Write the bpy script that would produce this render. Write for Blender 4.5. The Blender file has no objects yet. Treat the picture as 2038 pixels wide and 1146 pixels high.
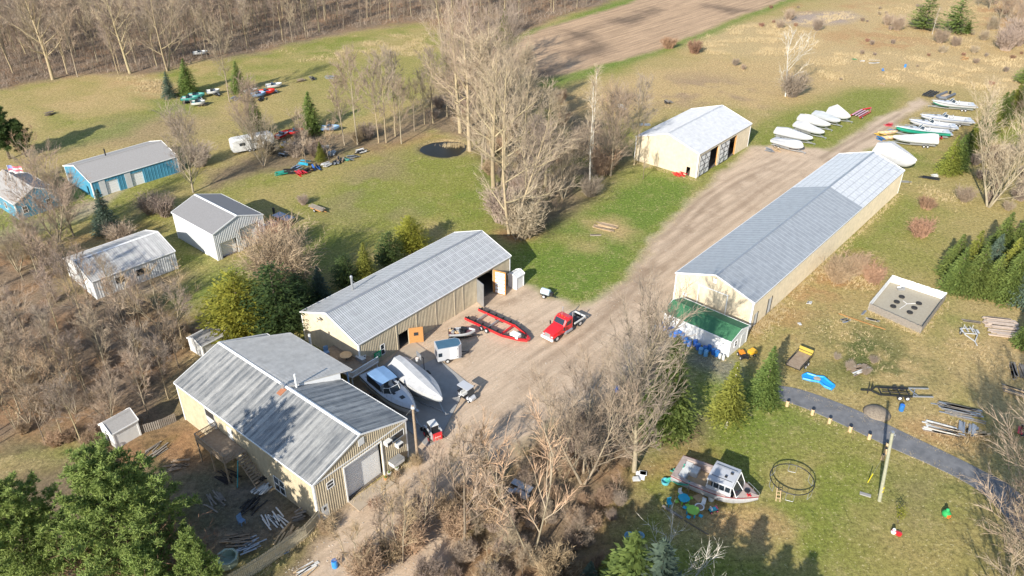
import bpy, math, random
import numpy as np
from mathutils import Vector, Matrix
PI=math.pi; R=math.radians
scene=bpy.context.scene
col=scene.collection
# ---------------- camera ----------------
PITCH=31.5356; ROLL=0.1992; FPX=1572.38; S=61.5; CX,CY=1019.0,573.0
cd=bpy.data.cameras.new('camera'); cam=bpy.data.objects.new('camera',cd); col.objects.link(cam)
cam.location=(0,0,S)
cam.rotation_euler=(Matrix.Rotation(R(90-PITCH),3,'X')@Matrix.Rotation(R(ROLL),3,'Z')).to_euler()
cd.sensor_width=36; cd.lens=FPX/2038*36; cd.clip_start=0.5; cd.clip_end=4000
scene.camera=cam
# ---------------- light ----------------
SUN_EL=27.3; SUN_AZ=27.5      # shadows run towards +Y, 27.5 degrees towards +X
wd=bpy.data.worlds.new("World"); scene.world=wd; wd.use_nodes=True
nt=wd.node_tree; nt.nodes.clear()
sky=nt.nodes.new('ShaderNodeTexSky'); sky.sky_type='NISHITA'; sky.sun_disc=False
sky.sun_elevation=R(SUN_EL); sky.sun_rotation=R(180+SUN_AZ); sky.altitude=200; sky.air_density=1.0; sky.dust_density=0.6
bg=nt.nodes.new('ShaderNodeBackground'); bg.inputs[1].default_value=0.135
wo=nt.nodes.new('ShaderNodeOutputWorld'); nt.links.new(sky.outputs[0],bg.inputs[0]); nt.links.new(bg.outputs[0],wo.inputs[0])
sl=bpy.data.lights.new('sun','SUN'); sl.energy=5.0; sl.angle=R(0.5); sl.color=(1,0.94,0.84)
so=bpy.data.objects.new('sun',sl); col.objects.link(so)
SD=Vector((math.sin(R(SUN_AZ))*math.cos(R(SUN_EL)),math.cos(R(SUN_AZ))*math.cos(R(SUN_EL)),-math.sin(R(SUN_EL))))
so.rotation_euler=SD.to_track_quat('-Z','Y').to_euler()
so.location=(-60,-60,80)
vs=scene.view_settings; scene.display_settings.display_device='sRGB'
vs.view_transform='Standard'; vs.look='None'; vs.gamma=1; vs.exposure=0.68
# ---------------- photo <-> world ----------------
FW=np.array([0,math.cos(R(PITCH)),-math.sin(R(PITCH))]); UP=np.array([0,math.sin(R(PITCH)),math.cos(R(PITCH))])
CR,SR=math.cos(R(ROLL)),math.sin(R(ROLL))
def G(px,py,z=0.0):
    x=px-CX;y=py-CY; x,y=x*CR+y*SR,-x*SR+y*CR
    d=np.array([x/FPX,0,0])+FW-UP*(y/FPX); t=(z-S)/d[2]
    return Vector((d[0]*t,d[1]*t,z))
def PR(p):
    d=np.array([p[0],p[1],p[2]-S]); Z=d@FW; x=FPX*d[0]/Z; y=-FPX*(d@UP)/Z
    return CX+x*CR-y*SR, CY+x*SR+y*CR
def HT(g,ty):
    a,b=0.1,40
    for _ in range(30):
        m=(a+b)/2
        if PR((g[0],g[1],m))[1]>ty: a=m
        else: b=m
    return a
# ---------------- mesh helpers ----------------
SPLIT={k:k for k in ('post','bracket','rake_trim','gutter','crossbeam','post_trim','hinge','bed_rail','jamb','leg','side_door','side_window','cabin_window','door_frame')}; SPLIT.update(posts='post',roof_posts='roof_post',side_doors='side_door',wheels='wheel',bunks='bunk')
class MB:
    def __init__(s): s.v=[];s.f=[];s.m=[]
    def add(s,vs,fs,mi=0):
        o=len(s.v); s.v+=[tuple(p) for p in vs]
        for f in fs: s.f.append(tuple(o+i for i in f)); s.m.append(mi)
        return s
    def box(s,c,d,rz=0,mi=0,M=None):
        x,y,z=d[0]/2,d[1]/2,d[2]/2
        P=[Vector((a*x,b*y,e*z)) for e in(-1,1) for b in(-1,1) for a in(-1,1)]
        if M is not None: P=[M@p for p in P]
        if rz:
            ca,sa=math.cos(rz),math.sin(rz); P=[Vector((p.x*ca-p.y*sa,p.x*sa+p.y*ca,p.z)) for p in P]
        P=[p+Vector(c) for p in P]
        return s.add(P,[(0,2,3,1),(4,5,7,6),(0,1,5,4),(2,6,7,3),(0,4,6,2),(1,3,7,5)],mi)
    def bar(s,p0,p1,w,h,mi=0):
        p0=Vector(p0);p1=Vector(p1);d=(p1-p0)
        if d.length<1e-6: return s
        dn=d.normalized(); up=Vector((0,0,1)) if abs(dn.z)<.95 else Vector((1,0,0))
        a=dn.cross(up).normalized()*w/2; b=a.cross(dn).normalized()*h/2
        P=[p0-a-b,p0+a-b,p0+a+b,p0-a+b,p1-a-b,p1+a-b,p1+a+b,p1-a+b]
        return s.add(P,[(3,2,1,0),(4,5,6,7),(0,1,5,4),(1,2,6,5),(2,3,7,6),(3,0,4,7)],mi)
    def tube(s,pts,rad,n=8,cap=True,mi=0,closed=False):
        pts=[Vector(p) for p in pts]; k=len(pts)
        if not hasattr(rad,'__len__'): rad=[rad]*k
        vs=[]; 
        for i,p in enumerate(pts):
            d=(pts[(i+1)%k]-pts[i-1]) if closed else (pts[min(i+1,k-1)]-pts[max(i-1,0)])
            d=d.normalized() if d.length>1e-9 else Vector((0,0,1))
            up=Vector((0,0,1)) if abs(d.z)<.9 else Vector((1,0,0))
            a=d.cross(up).normalized(); b=a.cross(d)
            for j in range(n):
                t=2*PI*j/n; vs.append(p+(a*math.cos(t)+b*math.sin(t))*rad[i])
        fs=[(i*n+j,i*n+(j+1)%n,(i+1)*n+(j+1)%n,(i+1)*n+j) for i in range(k-1) for j in range(n)]
        if closed: fs+=[((k-1)*n+j,(k-1)*n+(j+1)%n,(j+1)%n,j) for j in range(n)]
        elif cap: fs+=[tuple(range(n))[::-1],tuple((k-1)*n+j for j in range(n))]
        return s.add(vs,fs,mi)
    def lathe(s,prof,c=(0,0,0),n=16,mi=0):
        vs=[(c[0]+r*math.cos(2*PI*j/n),c[1]+r*math.sin(2*PI*j/n),c[2]+z) for r,z in prof for j in range(n)]
        k=len(prof); fs=[(i*n+j,i*n+(j+1)%n,(i+1)*n+(j+1)%n,(i+1)*n+j) for i in range(k-1) for j in range(n)]
        fs+=[tuple(range(n))[::-1],tuple((k-1)*n+j for j in range(n))]
        return s.add(vs,fs,mi)
    def prism(s,poly,z0,z1,mi=0):
        n=len(poly); vs=[(x,y,z0) for x,y in poly]+[(x,y,z1) for x,y in poly]
        a=sum(poly[i][0]*poly[(i+1)%n][1]-poly[(i+1)%n][0]*poly[i][1] for i in range(n))
        fs=[tuple(range(n))[::-1],tuple(range(n,2*n))]+[(i,(i+1)%n,n+(i+1)%n,n+i) for i in range(n)]
        if a<0: fs=[f[::-1] for f in fs]
        return s.add(vs,fs,mi)
    def loft(s,secs,closed=False,cap=False,mi=0):
        n=len(secs[0]);k=len(secs); vs=[p for q in secs for p in q]
        m=n if closed else n-1
        fs=[(i*n+j,i*n+(j+1)%n,(i+1)*n+(j+1)%n,(i+1)*n+j) for i in range(k-1) for j in range(m)]
        if cap: fs+=[tuple(range(n))[::-1],tuple((k-1)*n+j for j in range(n))]
        return s.add(vs,fs,mi)
    def wheel(s,c,r,w,ax='y',n=16,mi=0):
        c=Vector(c); d={'y':Vector((0,w/2,0)),'x':Vector((w/2,0,0))}[ax]
        return s.tube([c-d,c-d*.85,c+d*.85,c+d],[r*.86,r,r,r*.86],n,True,mi)
    def build(s,name,mats,parent=None,loc=None,smooth=False):
        if name in SPLIT and parent is not None:
            par=list(range(len(s.v)))
            def fd(i):
                while par[i]!=i: par[i]=par[par[i]]; i=par[i]
                return i
            for f in s.f:
                for q in f[1:]: par[fd(q)]=fd(f[0])
            gr={}
            for f,mi in zip(s.f,s.m): gr.setdefault(fd(f[0]),[]).append((f,mi))
            if len(gr)>1:
                out=None
                for fs in gr.values():
                    b=MB(); mp={}
                    for f,mi in fs:
                        for i in f:
                            if i not in mp: mp[i]=len(b.v); b.v.append(s.v[i])
                        b.f.append(tuple(mp[i] for i in f)); b.m.append(mi)
                    out=b._build(SPLIT[name],mats,parent,loc,smooth)
                return out
            name=SPLIT[name]
        return s._build(name,mats,parent,loc,smooth)
    def _build(s,name,mats,parent=None,loc=None,smooth=False):
        me=bpy.data.meshes.new(name); me.from_pydata(s.v,[],s.f)
        if not isinstance(mats,(list,tuple)): mats=[mats]
        for m in mats: me.materials.append(m)
        if len(mats)>1: me.polygons.foreach_set('material_index',s.m)
        if smooth: me.polygons.foreach_set('use_smooth',[True]*len(me.polygons))
        me.update(); o=bpy.data.objects.new(name,me); col.objects.link(o)
        if parent: o.parent=parent
        if loc is not None: o.location=loc
        return o
def tag(o,label,cat,group=None):
    o['label']=label;o['category']=cat
    if group:o['group']=group
    return o
def thing(name,label,cat,loc=(0,0,0),rz=0,group=None):
    o=bpy.data.objects.new(name,None); o.empty_display_size=.3; col.objects.link(o)
    o.location=loc;o.rotation_euler=(0,0,rz); return tag(o,label,cat,group)
KIDS={}
def kids(o):
    return [c for c in o.children]
def dup(o,loc,rz,label=None,group=None,sc=None,cat=None,parent=None):
    r=o.copy(); col.objects.link(r)
    if parent is None:
        r.location=loc; r.rotation_euler=(0,0,rz)
        if sc is not None: r.scale=sc if hasattr(sc,'__len__') else (sc,sc,sc)
        if label:r['label']=label
        if cat:r['category']=cat
        if group:r['group']=group
        elif 'group' in r and group is not None: del r['group']
    else: r.parent=parent
    key=o.name
    if key not in KIDS: KIDS[key]=kids(o)
    for c in KIDS[key]: dup(c,None,0,parent=r)
    return r
# ---------------- materials ----------------
def _nt(name):
    m=bpy.data.materials.new(name); m.use_nodes=True; t=m.node_tree
    b=t.nodes['Principled BSDF']; return m,t,b
def N(t,ty,**k):
    n=t.nodes.new(ty)
    for a,v in k.items():
        if a.startswith('i_'):
            key=a[2:]; key=int(key) if key.isdigit() else key
            n.inputs[key].default_value=v
        else: setattr(n,a,v)
    return n
def mat(name,c,rough=.6,metal=0,var=.12,scale=1.2,bump=0,bscale=8,c2=None,rand=0,em=0,alpha=1,coat=0,trans=0):
    m,t,b=_nt(name); L=t.links.new
    tc=N(t,'ShaderNodeTexCoord'); no=N(t,'ShaderNodeTexNoise',i_Scale=scale,i_Detail=6,i_Roughness=.65)
    L(tc.outputs['Object'],no.inputs['Vector'])
    mr=N(t,'ShaderNodeMapRange'); mr.inputs['From Min'].default_value=.3; mr.inputs['From Max'].default_value=.7
    L(no.outputs['Fac'],mr.inputs['Value'])
    mx=N(t,'ShaderNodeMix',data_type='RGBA')
    c=tuple(c)+(1,) if len(c)==3 else c
    if c2 is None: ca=tuple(v*(1-var) for v in c[:3])+(1,); cb=tuple(min(1,v*(1+var)) for v in c[:3])+(1,)
    else: ca=c; cb=tuple(c2)+(1,)
    mx.inputs[6].default_value=ca; mx.inputs[7].default_value=cb
    L(mr.outputs[0],mx.inputs[0]); out=mx.outputs[2]
    if rand:
        oi=N(t,'ShaderNodeObjectInfo'); hs=N(t,'ShaderNodeHueSaturation')
        r1=N(t,'ShaderNodeMapRange'); r1.inputs['To Min'].default_value=1-rand; r1.inputs['To Max'].default_value=1+rand
        L(oi.outputs['Random'],r1.inputs['Value']); L(r1.outputs[0],hs.inputs['Value']); L(out,hs.inputs['Color'])
        r2=N(t,'ShaderNodeMapRange'); r2.inputs['To Min'].default_value=.5-rand*.05; r2.inputs['To Max'].default_value=.5+rand*.06
        ml=N(t,'ShaderNodeMath',operation='MULTIPLY',i_1=7.3); fr=N(t,'ShaderNodeMath',operation='FRACT')
        L(oi.outputs['Random'],ml.inputs[0]);L(ml.outputs[0],fr.inputs[0]);L(fr.outputs[0],r2.inputs['Value']); L(r2.outputs[0],hs.inputs['Hue'])
        out=hs.outputs['Color']
    L(out,b.inputs['Base Color'])
    b.inputs['Roughness'].default_value=rough; b.inputs['Metallic'].default_value=metal
    if coat: b.inputs['Coat Weight'].default_value=coat
    if trans: b.inputs['Transmission Weight'].default_value=trans
    if em: b.inputs['Emission Color'].default_value=c; b.inputs['Emission Strength'].default_value=em
    if bump:
        n2=N(t,'ShaderNodeTexNoise',i_Scale=bscale,i_Detail=5); L(tc.outputs['Object'],n2.inputs['Vector'])
        bp=N(t,'ShaderNodeBump',i_Strength=bump,i_Distance=.05); L(n2.outputs['Fac'],bp.inputs['Height']); L(bp.outputs[0],b.inputs['Normal'])
    return m
def metalroof(name,base,dark,streak=.6,grid=(0,0),gridc=None,rough=.55,sx=1.6,sy=.12,metal=.0,band=None):
    """painted or galvanised sheet: stains run down the slope (local y); seams every grid[0] along x, screw rows every grid[1] down y"""
    m,t,b=_nt(name); L=t.links.new
    tc=N(t,'ShaderNodeTexCoord'); mp=N(t,'ShaderNodeMapping'); mp.inputs['Scale'].default_value=(sx,sy,sy)
    L(tc.outputs['Object'],mp.inputs[0]); n1=N(t,'ShaderNodeTexNoise',i_Scale=1,i_Detail=7,i_Roughness=.7); L(mp.outputs[0],n1.inputs['Vector'])
    r1=N(t,'ShaderNodeMapRange'); r1.inputs['From Min'].default_value=.38; r1.inputs['From Max'].default_value=.66; L(n1.outputs['Fac'],r1.inputs['Value'])
    m0=N(t,'ShaderNodeMath',operation='MULTIPLY',i_1=streak); L(r1.outputs[0],m0.inputs[0])
    mx=N(t,'ShaderNodeMix',data_type='RGBA'); mx.inputs[6].default_value=(*base,1); mx.inputs[7].default_value=(*dark,1); L(m0.outputs[0],mx.inputs[0])
    n2=N(t,'ShaderNodeTexNoise',i_Scale=1.3,i_Detail=8,i_Roughness=.75); L(tc.outputs['Object'],n2.inputs['Vector'])
    r2=N(t,'ShaderNodeMapRange'); r2.inputs['From Min'].default_value=.3; r2.inputs['From Max'].default_value=.7; r2.inputs['To Min'].default_value=.8; r2.inputs['To Max'].default_value=1.15; L(n2.outputs['Fac'],r2.inputs['Value'])
    mu=N(t,'ShaderNodeMix',data_type='RGBA',blend_type='MULTIPLY'); mu.inputs[0].default_value=1; L(mx.outputs[2],mu.inputs[6])
    cb=N(t,'ShaderNodeCombineColor'); [L(r2.outputs[0],cb.inputs[i]) for i in range(3)]; L(cb.outputs[0],mu.inputs[7]); out=mu.outputs[2]
    sp=N(t,'ShaderNodeSeparateXYZ'); L(tc.outputs['Object'],sp.inputs[0])
    for ax,g in ((0,grid[0]),(1,grid[1])):
        if not g: continue
        d=N(t,'ShaderNodeMath',operation='DIVIDE',i_1=g); L(sp.outputs[ax],d.inputs[0])
        f=N(t,'ShaderNodeMath',operation='FRACT'); L(d.outputs[0],f.inputs[0])
        c=N(t,'ShaderNodeMath',operation='LESS_THAN',i_1=.09/g if ax==0 else .14/g); L(f.outputs[0],c.inputs[0])
        k=N(t,'ShaderNodeMath',operation='MULTIPLY'); L(c.outputs[0],k.inputs[0]); L(r2.outputs[0],k.inputs[1])
        k2=N(t,'ShaderNodeMath',operation='MULTIPLY',i_1=.6); L(k.outputs[0],k2.inputs[0])
        mm=N(t,'ShaderNodeMix',data_type='RGBA'); mm.inputs[7].default_value=(*(gridc or dark),1); L(k2.outputs[0],mm.inputs[0]); L(out,mm.inputs[6]); out=mm.outputs[2]
    if band:
        s1=N(t,'ShaderNodeMath',operation='MULTIPLY',i_1=2*PI/band[0]); L(sp.outputs[0],s1.inputs[0]); s2=N(t,'ShaderNodeMath',operation='SINE'); L(s1.outputs[0],s2.inputs[0])
        n3=N(t,'ShaderNodeTexNoise',i_Scale=.45,i_Detail=6,i_Roughness=.7); L(tc.outputs['Object'],n3.inputs['Vector'])
        s3=N(t,'ShaderNodeMapRange'); s3.inputs['From Min'].default_value=-.1; s3.inputs['From Max'].default_value=.9; L(s2.outputs[0],s3.inputs['Value'])
        s4=N(t,'ShaderNodeMapRange'); s4.inputs['From Min'].default_value=.35; s4.inputs['From Max'].default_value=.6; s4.inputs['To Max'].default_value=band[1]; L(n3.outputs['Fac'],s4.inputs['Value'])
        s5=N(t,'ShaderNodeMath',operation='MULTIPLY'); L(s3.outputs[0],s5.inputs[0]); L(s4.outputs[0],s5.inputs[1])
        m5=N(t,'ShaderNodeMix',data_type='RGBA'); m5.inputs[7].default_value=(*dark,1); L(s5.outputs[0],m5.inputs[0]); L(out,m5.inputs[6]); out=m5.outputs[2]
    L(out,b.inputs['Base Color']); b.inputs['Roughness'].default_value=rough; b.inputs['Metallic'].default_value=metal
    return m
def glass(name,c=(.02,.03,.04)):
    m,t,b=_nt(name); b.inputs['Base Color'].default_value=(*c,1); b.inputs['Roughness'].default_value=.08; b.inputs['Specular IOR Level'].default_value=.8
    return m
M={}
M['tan']=metalroof('tan_siding',(.50,.425,.30),(.36,.30,.205),.5,sx=1.6,sy=.35,rough=.6)
M['tan2']=metalroof('cream_siding',(.60,.515,.375),(.50,.42,.29),.3,sx=.4,sy=.4,rough=.6)
M['white']=mat('white_paint',(.72,.72,.70),.5,var=.06)
M['trim']=mat('white_trim',(.78,.78,.77),.5,var=.04)
M['offwhite']=mat('weathered_white',(.6,.6,.58),.6,var=.15,scale=2)
M['grey_wall']=mat('light_grey_siding',(.55,.56,.56),.55,var=.06)
M['dark']=mat('dark_interior',(.03,.028,.026),.9)
M['floor']=mat('dirt_floor',(.12,.10,.08),.95)
M['black']=mat('black_paint',(.02,.02,.022),.5)
M['rubber']=mat('rubber',(.022,.022,.023),.85)
M['rim']=mat('wheel_rim',(.6,.6,.6),.35,.3)
M['steel']=mat('galvanised_steel',(.42,.43,.44),.4,.6,bump=.1)
M['red']=mat('red_paint',(.62,.02,.025),.3,coat=.4,var=.08)
M['glass']=glass('window_glass')
M['blue_barrel']=mat('blue_plastic',(.03,.18,.52),.4,var=.2,scale=3,rand=.25)
M['wood']=mat('weathered_wood',(.24,.17,.11),.85,c2=(.36,.28,.2),scale=3,bump=.3)
M['greywood']=mat('grey_wood',(.19,.165,.14),.85,c2=(.29,.255,.215),scale=4,bump=.3)
M['newwood']=mat('tan_lumber',(.5,.34,.18),.8,c2=(.6,.45,.28),scale=3)
M['osb']=mat('strand_board',(.55,.27,.09),.8,c2=(.42,.19,.06),scale=9)
M['cover']=mat('shrink_wrap',(.44,.44,.44),.5,var=.14,scale=1.5,bump=.5,bscale=2)
M['coverg']=mat('grey_boat_cover',(.38,.40,.41),.6,var=.08,bump=.35,bscale=2)
M['gel']=mat('white_gelcoat',(.47,.48,.50),.3,var=.06,coat=.3)
M['navy']=mat('navy_fabric',(.03,.08,.2),.8)
M['bluefab']=mat('blue_canvas',(.16,.28,.46),.8)
M['green_hull']=mat('green_hull_paint',(.02,.30,.2),.35,coat=.3)
M['bark']=mat('pale_bark',(.34,.28,.19),.9,c2=(.20,.165,.115),scale=2.5,bump=.4,rand=.2)
M['bark2']=mat('yellow_grey_bark',(.40,.32,.19),.9,c2=(.26,.21,.13),scale=2,bump=.4,rand=.15)
M['barkw']=mat('white_bark',(.56,.53,.46),.85,c2=(.40,.36,.3),scale=2.5,rand=.1)
M['barkd']=mat('dark_bark',(.12,.09,.065),.9,c2=(.19,.15,.11),scale=2.5,rand=.2)
M['twig']=mat('brown_twigs',(.40,.315,.225),.9,c2=(.27,.20,.145),scale=.5,rand=.25)
M['twigp']=mat('purple_twigs',(.35,.275,.21),.9,c2=(.21,.165,.135),scale=.5,rand=.2)
M['twigr']=mat('red_twigs',(.33,.19,.12),.9,c2=(.22,.125,.085),scale=.5,rand=.2)
M['twigo']=mat('orange_twigs',(.43,.31,.19),.9,c2=(.30,.205,.13),scale=.5,rand=.2)
def leafmat(name,c,c2,rand=.18):
    m=mat(name,c,.7,c2=c2,scale=1.1,rand=rand); b=m.node_tree.nodes['Principled BSDF']
    b.inputs['Specular IOR Level'].default_value=.25; t=m.node_tree
    tl=t.nodes.new('ShaderNodeBsdfTranslucent'); mx=t.nodes.new('ShaderNodeMixShader'); mx.inputs[0].default_value=.3
    src=b.inputs['Base Color'].links[0].from_socket; t.links.new(src,tl.inputs[0]); o=t.nodes['Material Output']
    t.links.new(b.outputs[0],mx.inputs[1]); t.links.new(tl.outputs[0],mx.inputs[2]); t.links.new(mx.outputs[0],o.inputs[0])
    return m
M['spruce']=leafmat('spruce_needles',(.10,.15,.04),(.21,.26,.065))
M['bluespruce']=leafmat('blue_spruce_needles',(.075,.11,.08),(.15,.20,.14))
M['pine']=leafmat('pine_needles',(.15,.215,.06),(.30,.365,.10),.1)
M['dpine']=leafmat('dark_pine_needles',(.045,.075,.025),(.10,.14,.04))
M['arbor']=leafmat('arborvitae_foliage',(.19,.20,.03),(.36,.34,.05),.1)
M['ygreen']=leafmat('yellow_green_needles',(.19,.21,.04),(.32,.32,.065))
M['rust']=leafmat('rust_leaves',(.20,.05,.02),(.32,.11,.045))
M['straw']=mat('dry_grass_straw',(.40,.30,.16),.9,c2=(.56,.45,.27),scale=.6)
# ---------------- ground ----------------
rng=np.random.default_rng(7)
def vn(x,y,s,seed):
    r=np.random.default_rng(seed); T=r.random((256,256)); u=x/s+500; v=y/s+500
    i=np.floor(u).astype(int);j=np.floor(v).astype(int);fu=u-i;fv=v-j; fu=fu*fu*(3-2*fu);fv=fv*fv*(3-2*fv)
    a=T[i%256,j%256];b=T[(i+1)%256,j%256];c=T[i%256,(j+1)%256];d=T[(i+1)%256,(j+1)%256]
    return (a*(1-fu)+b*fu)*(1-fv)+(c*(1-fu)+d*fu)*fv
def fbm(x,y,s,seed): return (vn(x,y,s,seed)*.5+vn(x,y,s/2.1,seed+1)*.28+vn(x,y,s/4.3,seed+2)*.22)
def sdist(X,Y,poly):
    n=len(poly); d2=np.full(X.shape,1e12); ins=np.zeros(X.shape,bool)
    for i in range(n):
        x0,y0=poly[i];x1,y1=poly[(i+1)%n];ex,ey=x1-x0,y1-y0
        t=np.clip(((X-x0)*ex+(Y-y0)*ey)/(ex*ex+ey*ey+1e-9),0,1)
        d2=np.minimum(d2,(X-x0-t*ex)**2+(Y-y0-t*ey)**2)
        c=((y0>Y)!=(y1>Y))&(X<(x1-x0)*(Y-y0)/((y1-y0) if y1!=y0 else 1e-9)+x0); ins^=c
    d=np.sqrt(d2); return np.where(ins,d,-d)
def wp(pts): return [tuple(G(x,y)[:2]) for x,y in pts]
xs=np.concatenate([np.linspace(-900,-265,24)[:-1],np.arange(-265,265,.62),np.linspace(265,900,24)])
ys=np.concatenate([np.linspace(-150,34,14)[:-1],np.arange(34,130,.45),np.arange(130,330,.8),np.arange(330,420,2),np.linspace(420,1500,24)])
X,Y=np.meshgrid(xs,ys)
w1=(fbm(X,Y,7,1)-.5); w2=(fbm(X,Y,1.6,5)-.5)
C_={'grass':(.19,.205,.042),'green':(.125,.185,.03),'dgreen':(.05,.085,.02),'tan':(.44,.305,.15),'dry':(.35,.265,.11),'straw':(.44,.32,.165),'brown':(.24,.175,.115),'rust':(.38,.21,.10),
 'litter':(.26,.185,.13),'gravel':(.53,.405,.29),'gravd':(.27,.19,.125),'field':(.43,.295,.185),'fieldd':(.14,.10,.07),'sand':(.38,.31,.22),'pinkd':(.27,.185,.125),'grey':(.20,.18,.15),'reed':(.33,.26,.22)}
ZK=[]
COL=np.zeros(X.shape+(3,))
g=fbm(X,Y,22,11)[...,None]; g2=fbm(X,Y,6,15)[...,None]
k=np.clip((g*.6+g2*.4-.5)*3.6+.5,0,1)
COL[:]=np.array(C_['grass'])*(1-k)+np.array(C_['dry'])*k
WT=np.zeros(X.shape)
def zone(pts,c,soft=1.5,amt=1,warp=1.5,world=False,patch=0,seed=0):
    poly=pts if world else wp(pts)
    px=[p[0] for p in poly];py=[p[1] for p in poly]; m=soft+warp*2+2
    i0,i1=np.searchsorted(xs,[min(px)-m,max(px)+m]); j0,j1=np.searchsorted(ys,[min(py)-m,max(py)+m])
    sl=np.s_[j0:j1,i0:i1]; x=X[sl];y=Y[sl]
    if x.size==0: return sl,x
    d=sdist(x,y,poly)+w1[sl]*warp*3+w2[sl]*warp*1.2
    w=np.clip(d/soft*.5+.5,0,1)*amt
    if patch:
        p=fbm(x,y,patch,100+seed); w=w*np.clip((p-.5)*7+.5,0,1)
    COL[sl]=COL[sl]*(1-w[...,None])+np.array(C_[c])*w[...,None]
    return sl,d
# woods floor, top left and top centre
forest=[(-500,-120),(-500,215),(-40,185),(20,178),(60,163),(110,158),(160,151),(240,148),(330,143),(360,128),(420,118),(510,108),(560,90),(620,80),(700,62),(790,50),(860,42),(880,70),(940,85),(1015,78),(1060,55),(1110,35),(1150,22),(1210,6),(1300,-30),(1500,-120)]
# large tones
zone([(-300,178),(100,165),(210,170),(330,190),(450,200),(560,150),(700,100),(860,50),(870,150),(850,230),(700,290),(520,330),(420,370),(200,360),(-300,420)],'dry',8,.7,3)
zone([(20,185),(230,160),(280,215),(120,240),(0,265),(-60,240)],'tan',6,.55,3,patch=9,seed=1)
zone([(60,215),(160,240),(350,205),(400,190),(300,170),(430,230),(260,240),(120,250)],'grass',3,.8,2)
zone([(230,240),(420,225),(440,260),(300,285),(100,300)],'pinkd',5,.5,3)
zone([(70,285),(180,255),(290,235),(240,270),(120,300)],'green',3,.6,2)
zone([(280,195),(340,190),(370,215),(320,225)],'green',3,.7,1.5)
zone([(200,150),(330,150),(370,195),(300,195),(255,180),(215,165)],'straw',2,.6,1.5)
zone([(200,150),(330,150),(370,195),(300,195),(255,180)],'rust',2,.4,1.5,patch=4,seed=3)
zone([(640,90),(860,62),(870,90),(840,112),(680,125),(590,110)],'straw',4,.45,2,patch=6,seed=4)
zone([(560,130),(850,110),(860,180),(770,200),(600,190)],'grass',6,.5,3)
zone([(640,200),(800,170),(860,200),(700,260),(640,255)],'green',6,.35,3,patch=10,seed=5)
# belt of trees floor
ZK.append(zone([(600,260),(700,265),(800,240),(860,190),(900,100),(960,95),(1040,80),(1080,150),(1150,200),(1240,280),(1270,330),(1200,370),(1080,470),(1000,475),(985,400),(955,330),(945,290),(860,262),(800,290),(730,300),(650,330),(520,345),(420,370),(440,330),(520,300)],'litter',3,.75,2.5))
zone([(860,262),(945,290),(950,310),(840,290),(700,315),(730,295)],'rust',2,.4,1.5)
zone([(1080,200),(1250,330),(1190,360),(1080,400),(1030,330)],'grass',3,.7,3,patch=5,seed=8)
# middle lawn
zone([(590,370),(800,300),(850,285),(950,310),(980,380),(1000,440),(960,450),(850,440),(760,480),(640,540),(560,510),(620,440),(520,400)],'grass',5,.85,3)
zone([(640,380),(760,300),(830,330),(760,390),(800,430),(700,440),(640,425)],'pinkd',5,.55,3,patch=8,seed=12)
zone([(800,350),(980,340),(985,440),(860,430)],'green',6,.5,3,patch=8,seed=13)
zone([(480,400),(640,330),(700,330),(660,380),(540,420)],'dry',4,.7,2)
zone([(700,370),(780,380),(770,410),(700,415)],'green',5,.45,2)
# lawn between belt and road
zone([(1270,335),(1400,360),(1330,440),(1270,500),(1240,560),(1190,605),(1110,600),(1040,545),(1020,500),(1080,480),(1180,420)],'green',3,.95,1.5)
zone([(1080,500),(1160,440),(1330,420),(1220,540)],'grass',5,.5,3,patch=5,seed=17)
zone([(1170,440),(1225,436),(1265,462),(1240,480),(1190,462)],'tan',2,.8,1.2)
zone([(1120,478),(1180,480),(1190,500),(1130,500)],'tan',2,.5,1.5)
zone([(985,462),(1070,455),(1060,475),(1020,478)],'rust',1.5,.8,1)
# garages left
zone([(230,545),(350,540),(400,545),(330,590),(240,600)],'pinkd',2,.8,1.2)
zone([(330,480),(440,520),(530,480),(640,470),(600,560),(420,650),(330,600),(400,540)],'green',3,.75,2)
zone([(120,400),(360,300),(380,360),(250,420),(200,440)],'grass',3,.7,2)
zone([(270,360),(360,345),(370,318),(300,340),(210,410),(160,440),(-40,500),(-40,470),(110,425),(200,395)],'sand',.8,.9,.5)
zone([(-60,420),(120,420),(200,440),(120,470),(-60,470)],'grass',3,.6,2)
zone([(150,470),(290,440),(310,455),(180,490),(130,520)],'rust',2,.5,1.5)
# brush, left
ZK.append(zone([(-300,490),(100,500),(160,580),(330,590),(430,650),(350,760),(360,850),(250,900),(180,900),(60,900),(-300,950)],'litter',4,.9,2))
zone([(-300,490),(100,500),(160,580),(330,590),(430,650),(350,760),(360,850),(250,900),(-300,950)],'rust',4,.5,2,patch=4,seed=20)
zone([(330,600),(470,560),(470,650),(400,670)],'grass',3,.5,2)
zone([(0,640),(120,600),(330,560),(330,575),(120,625),(20,665)],'grey',1.5,.5,1)
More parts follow.
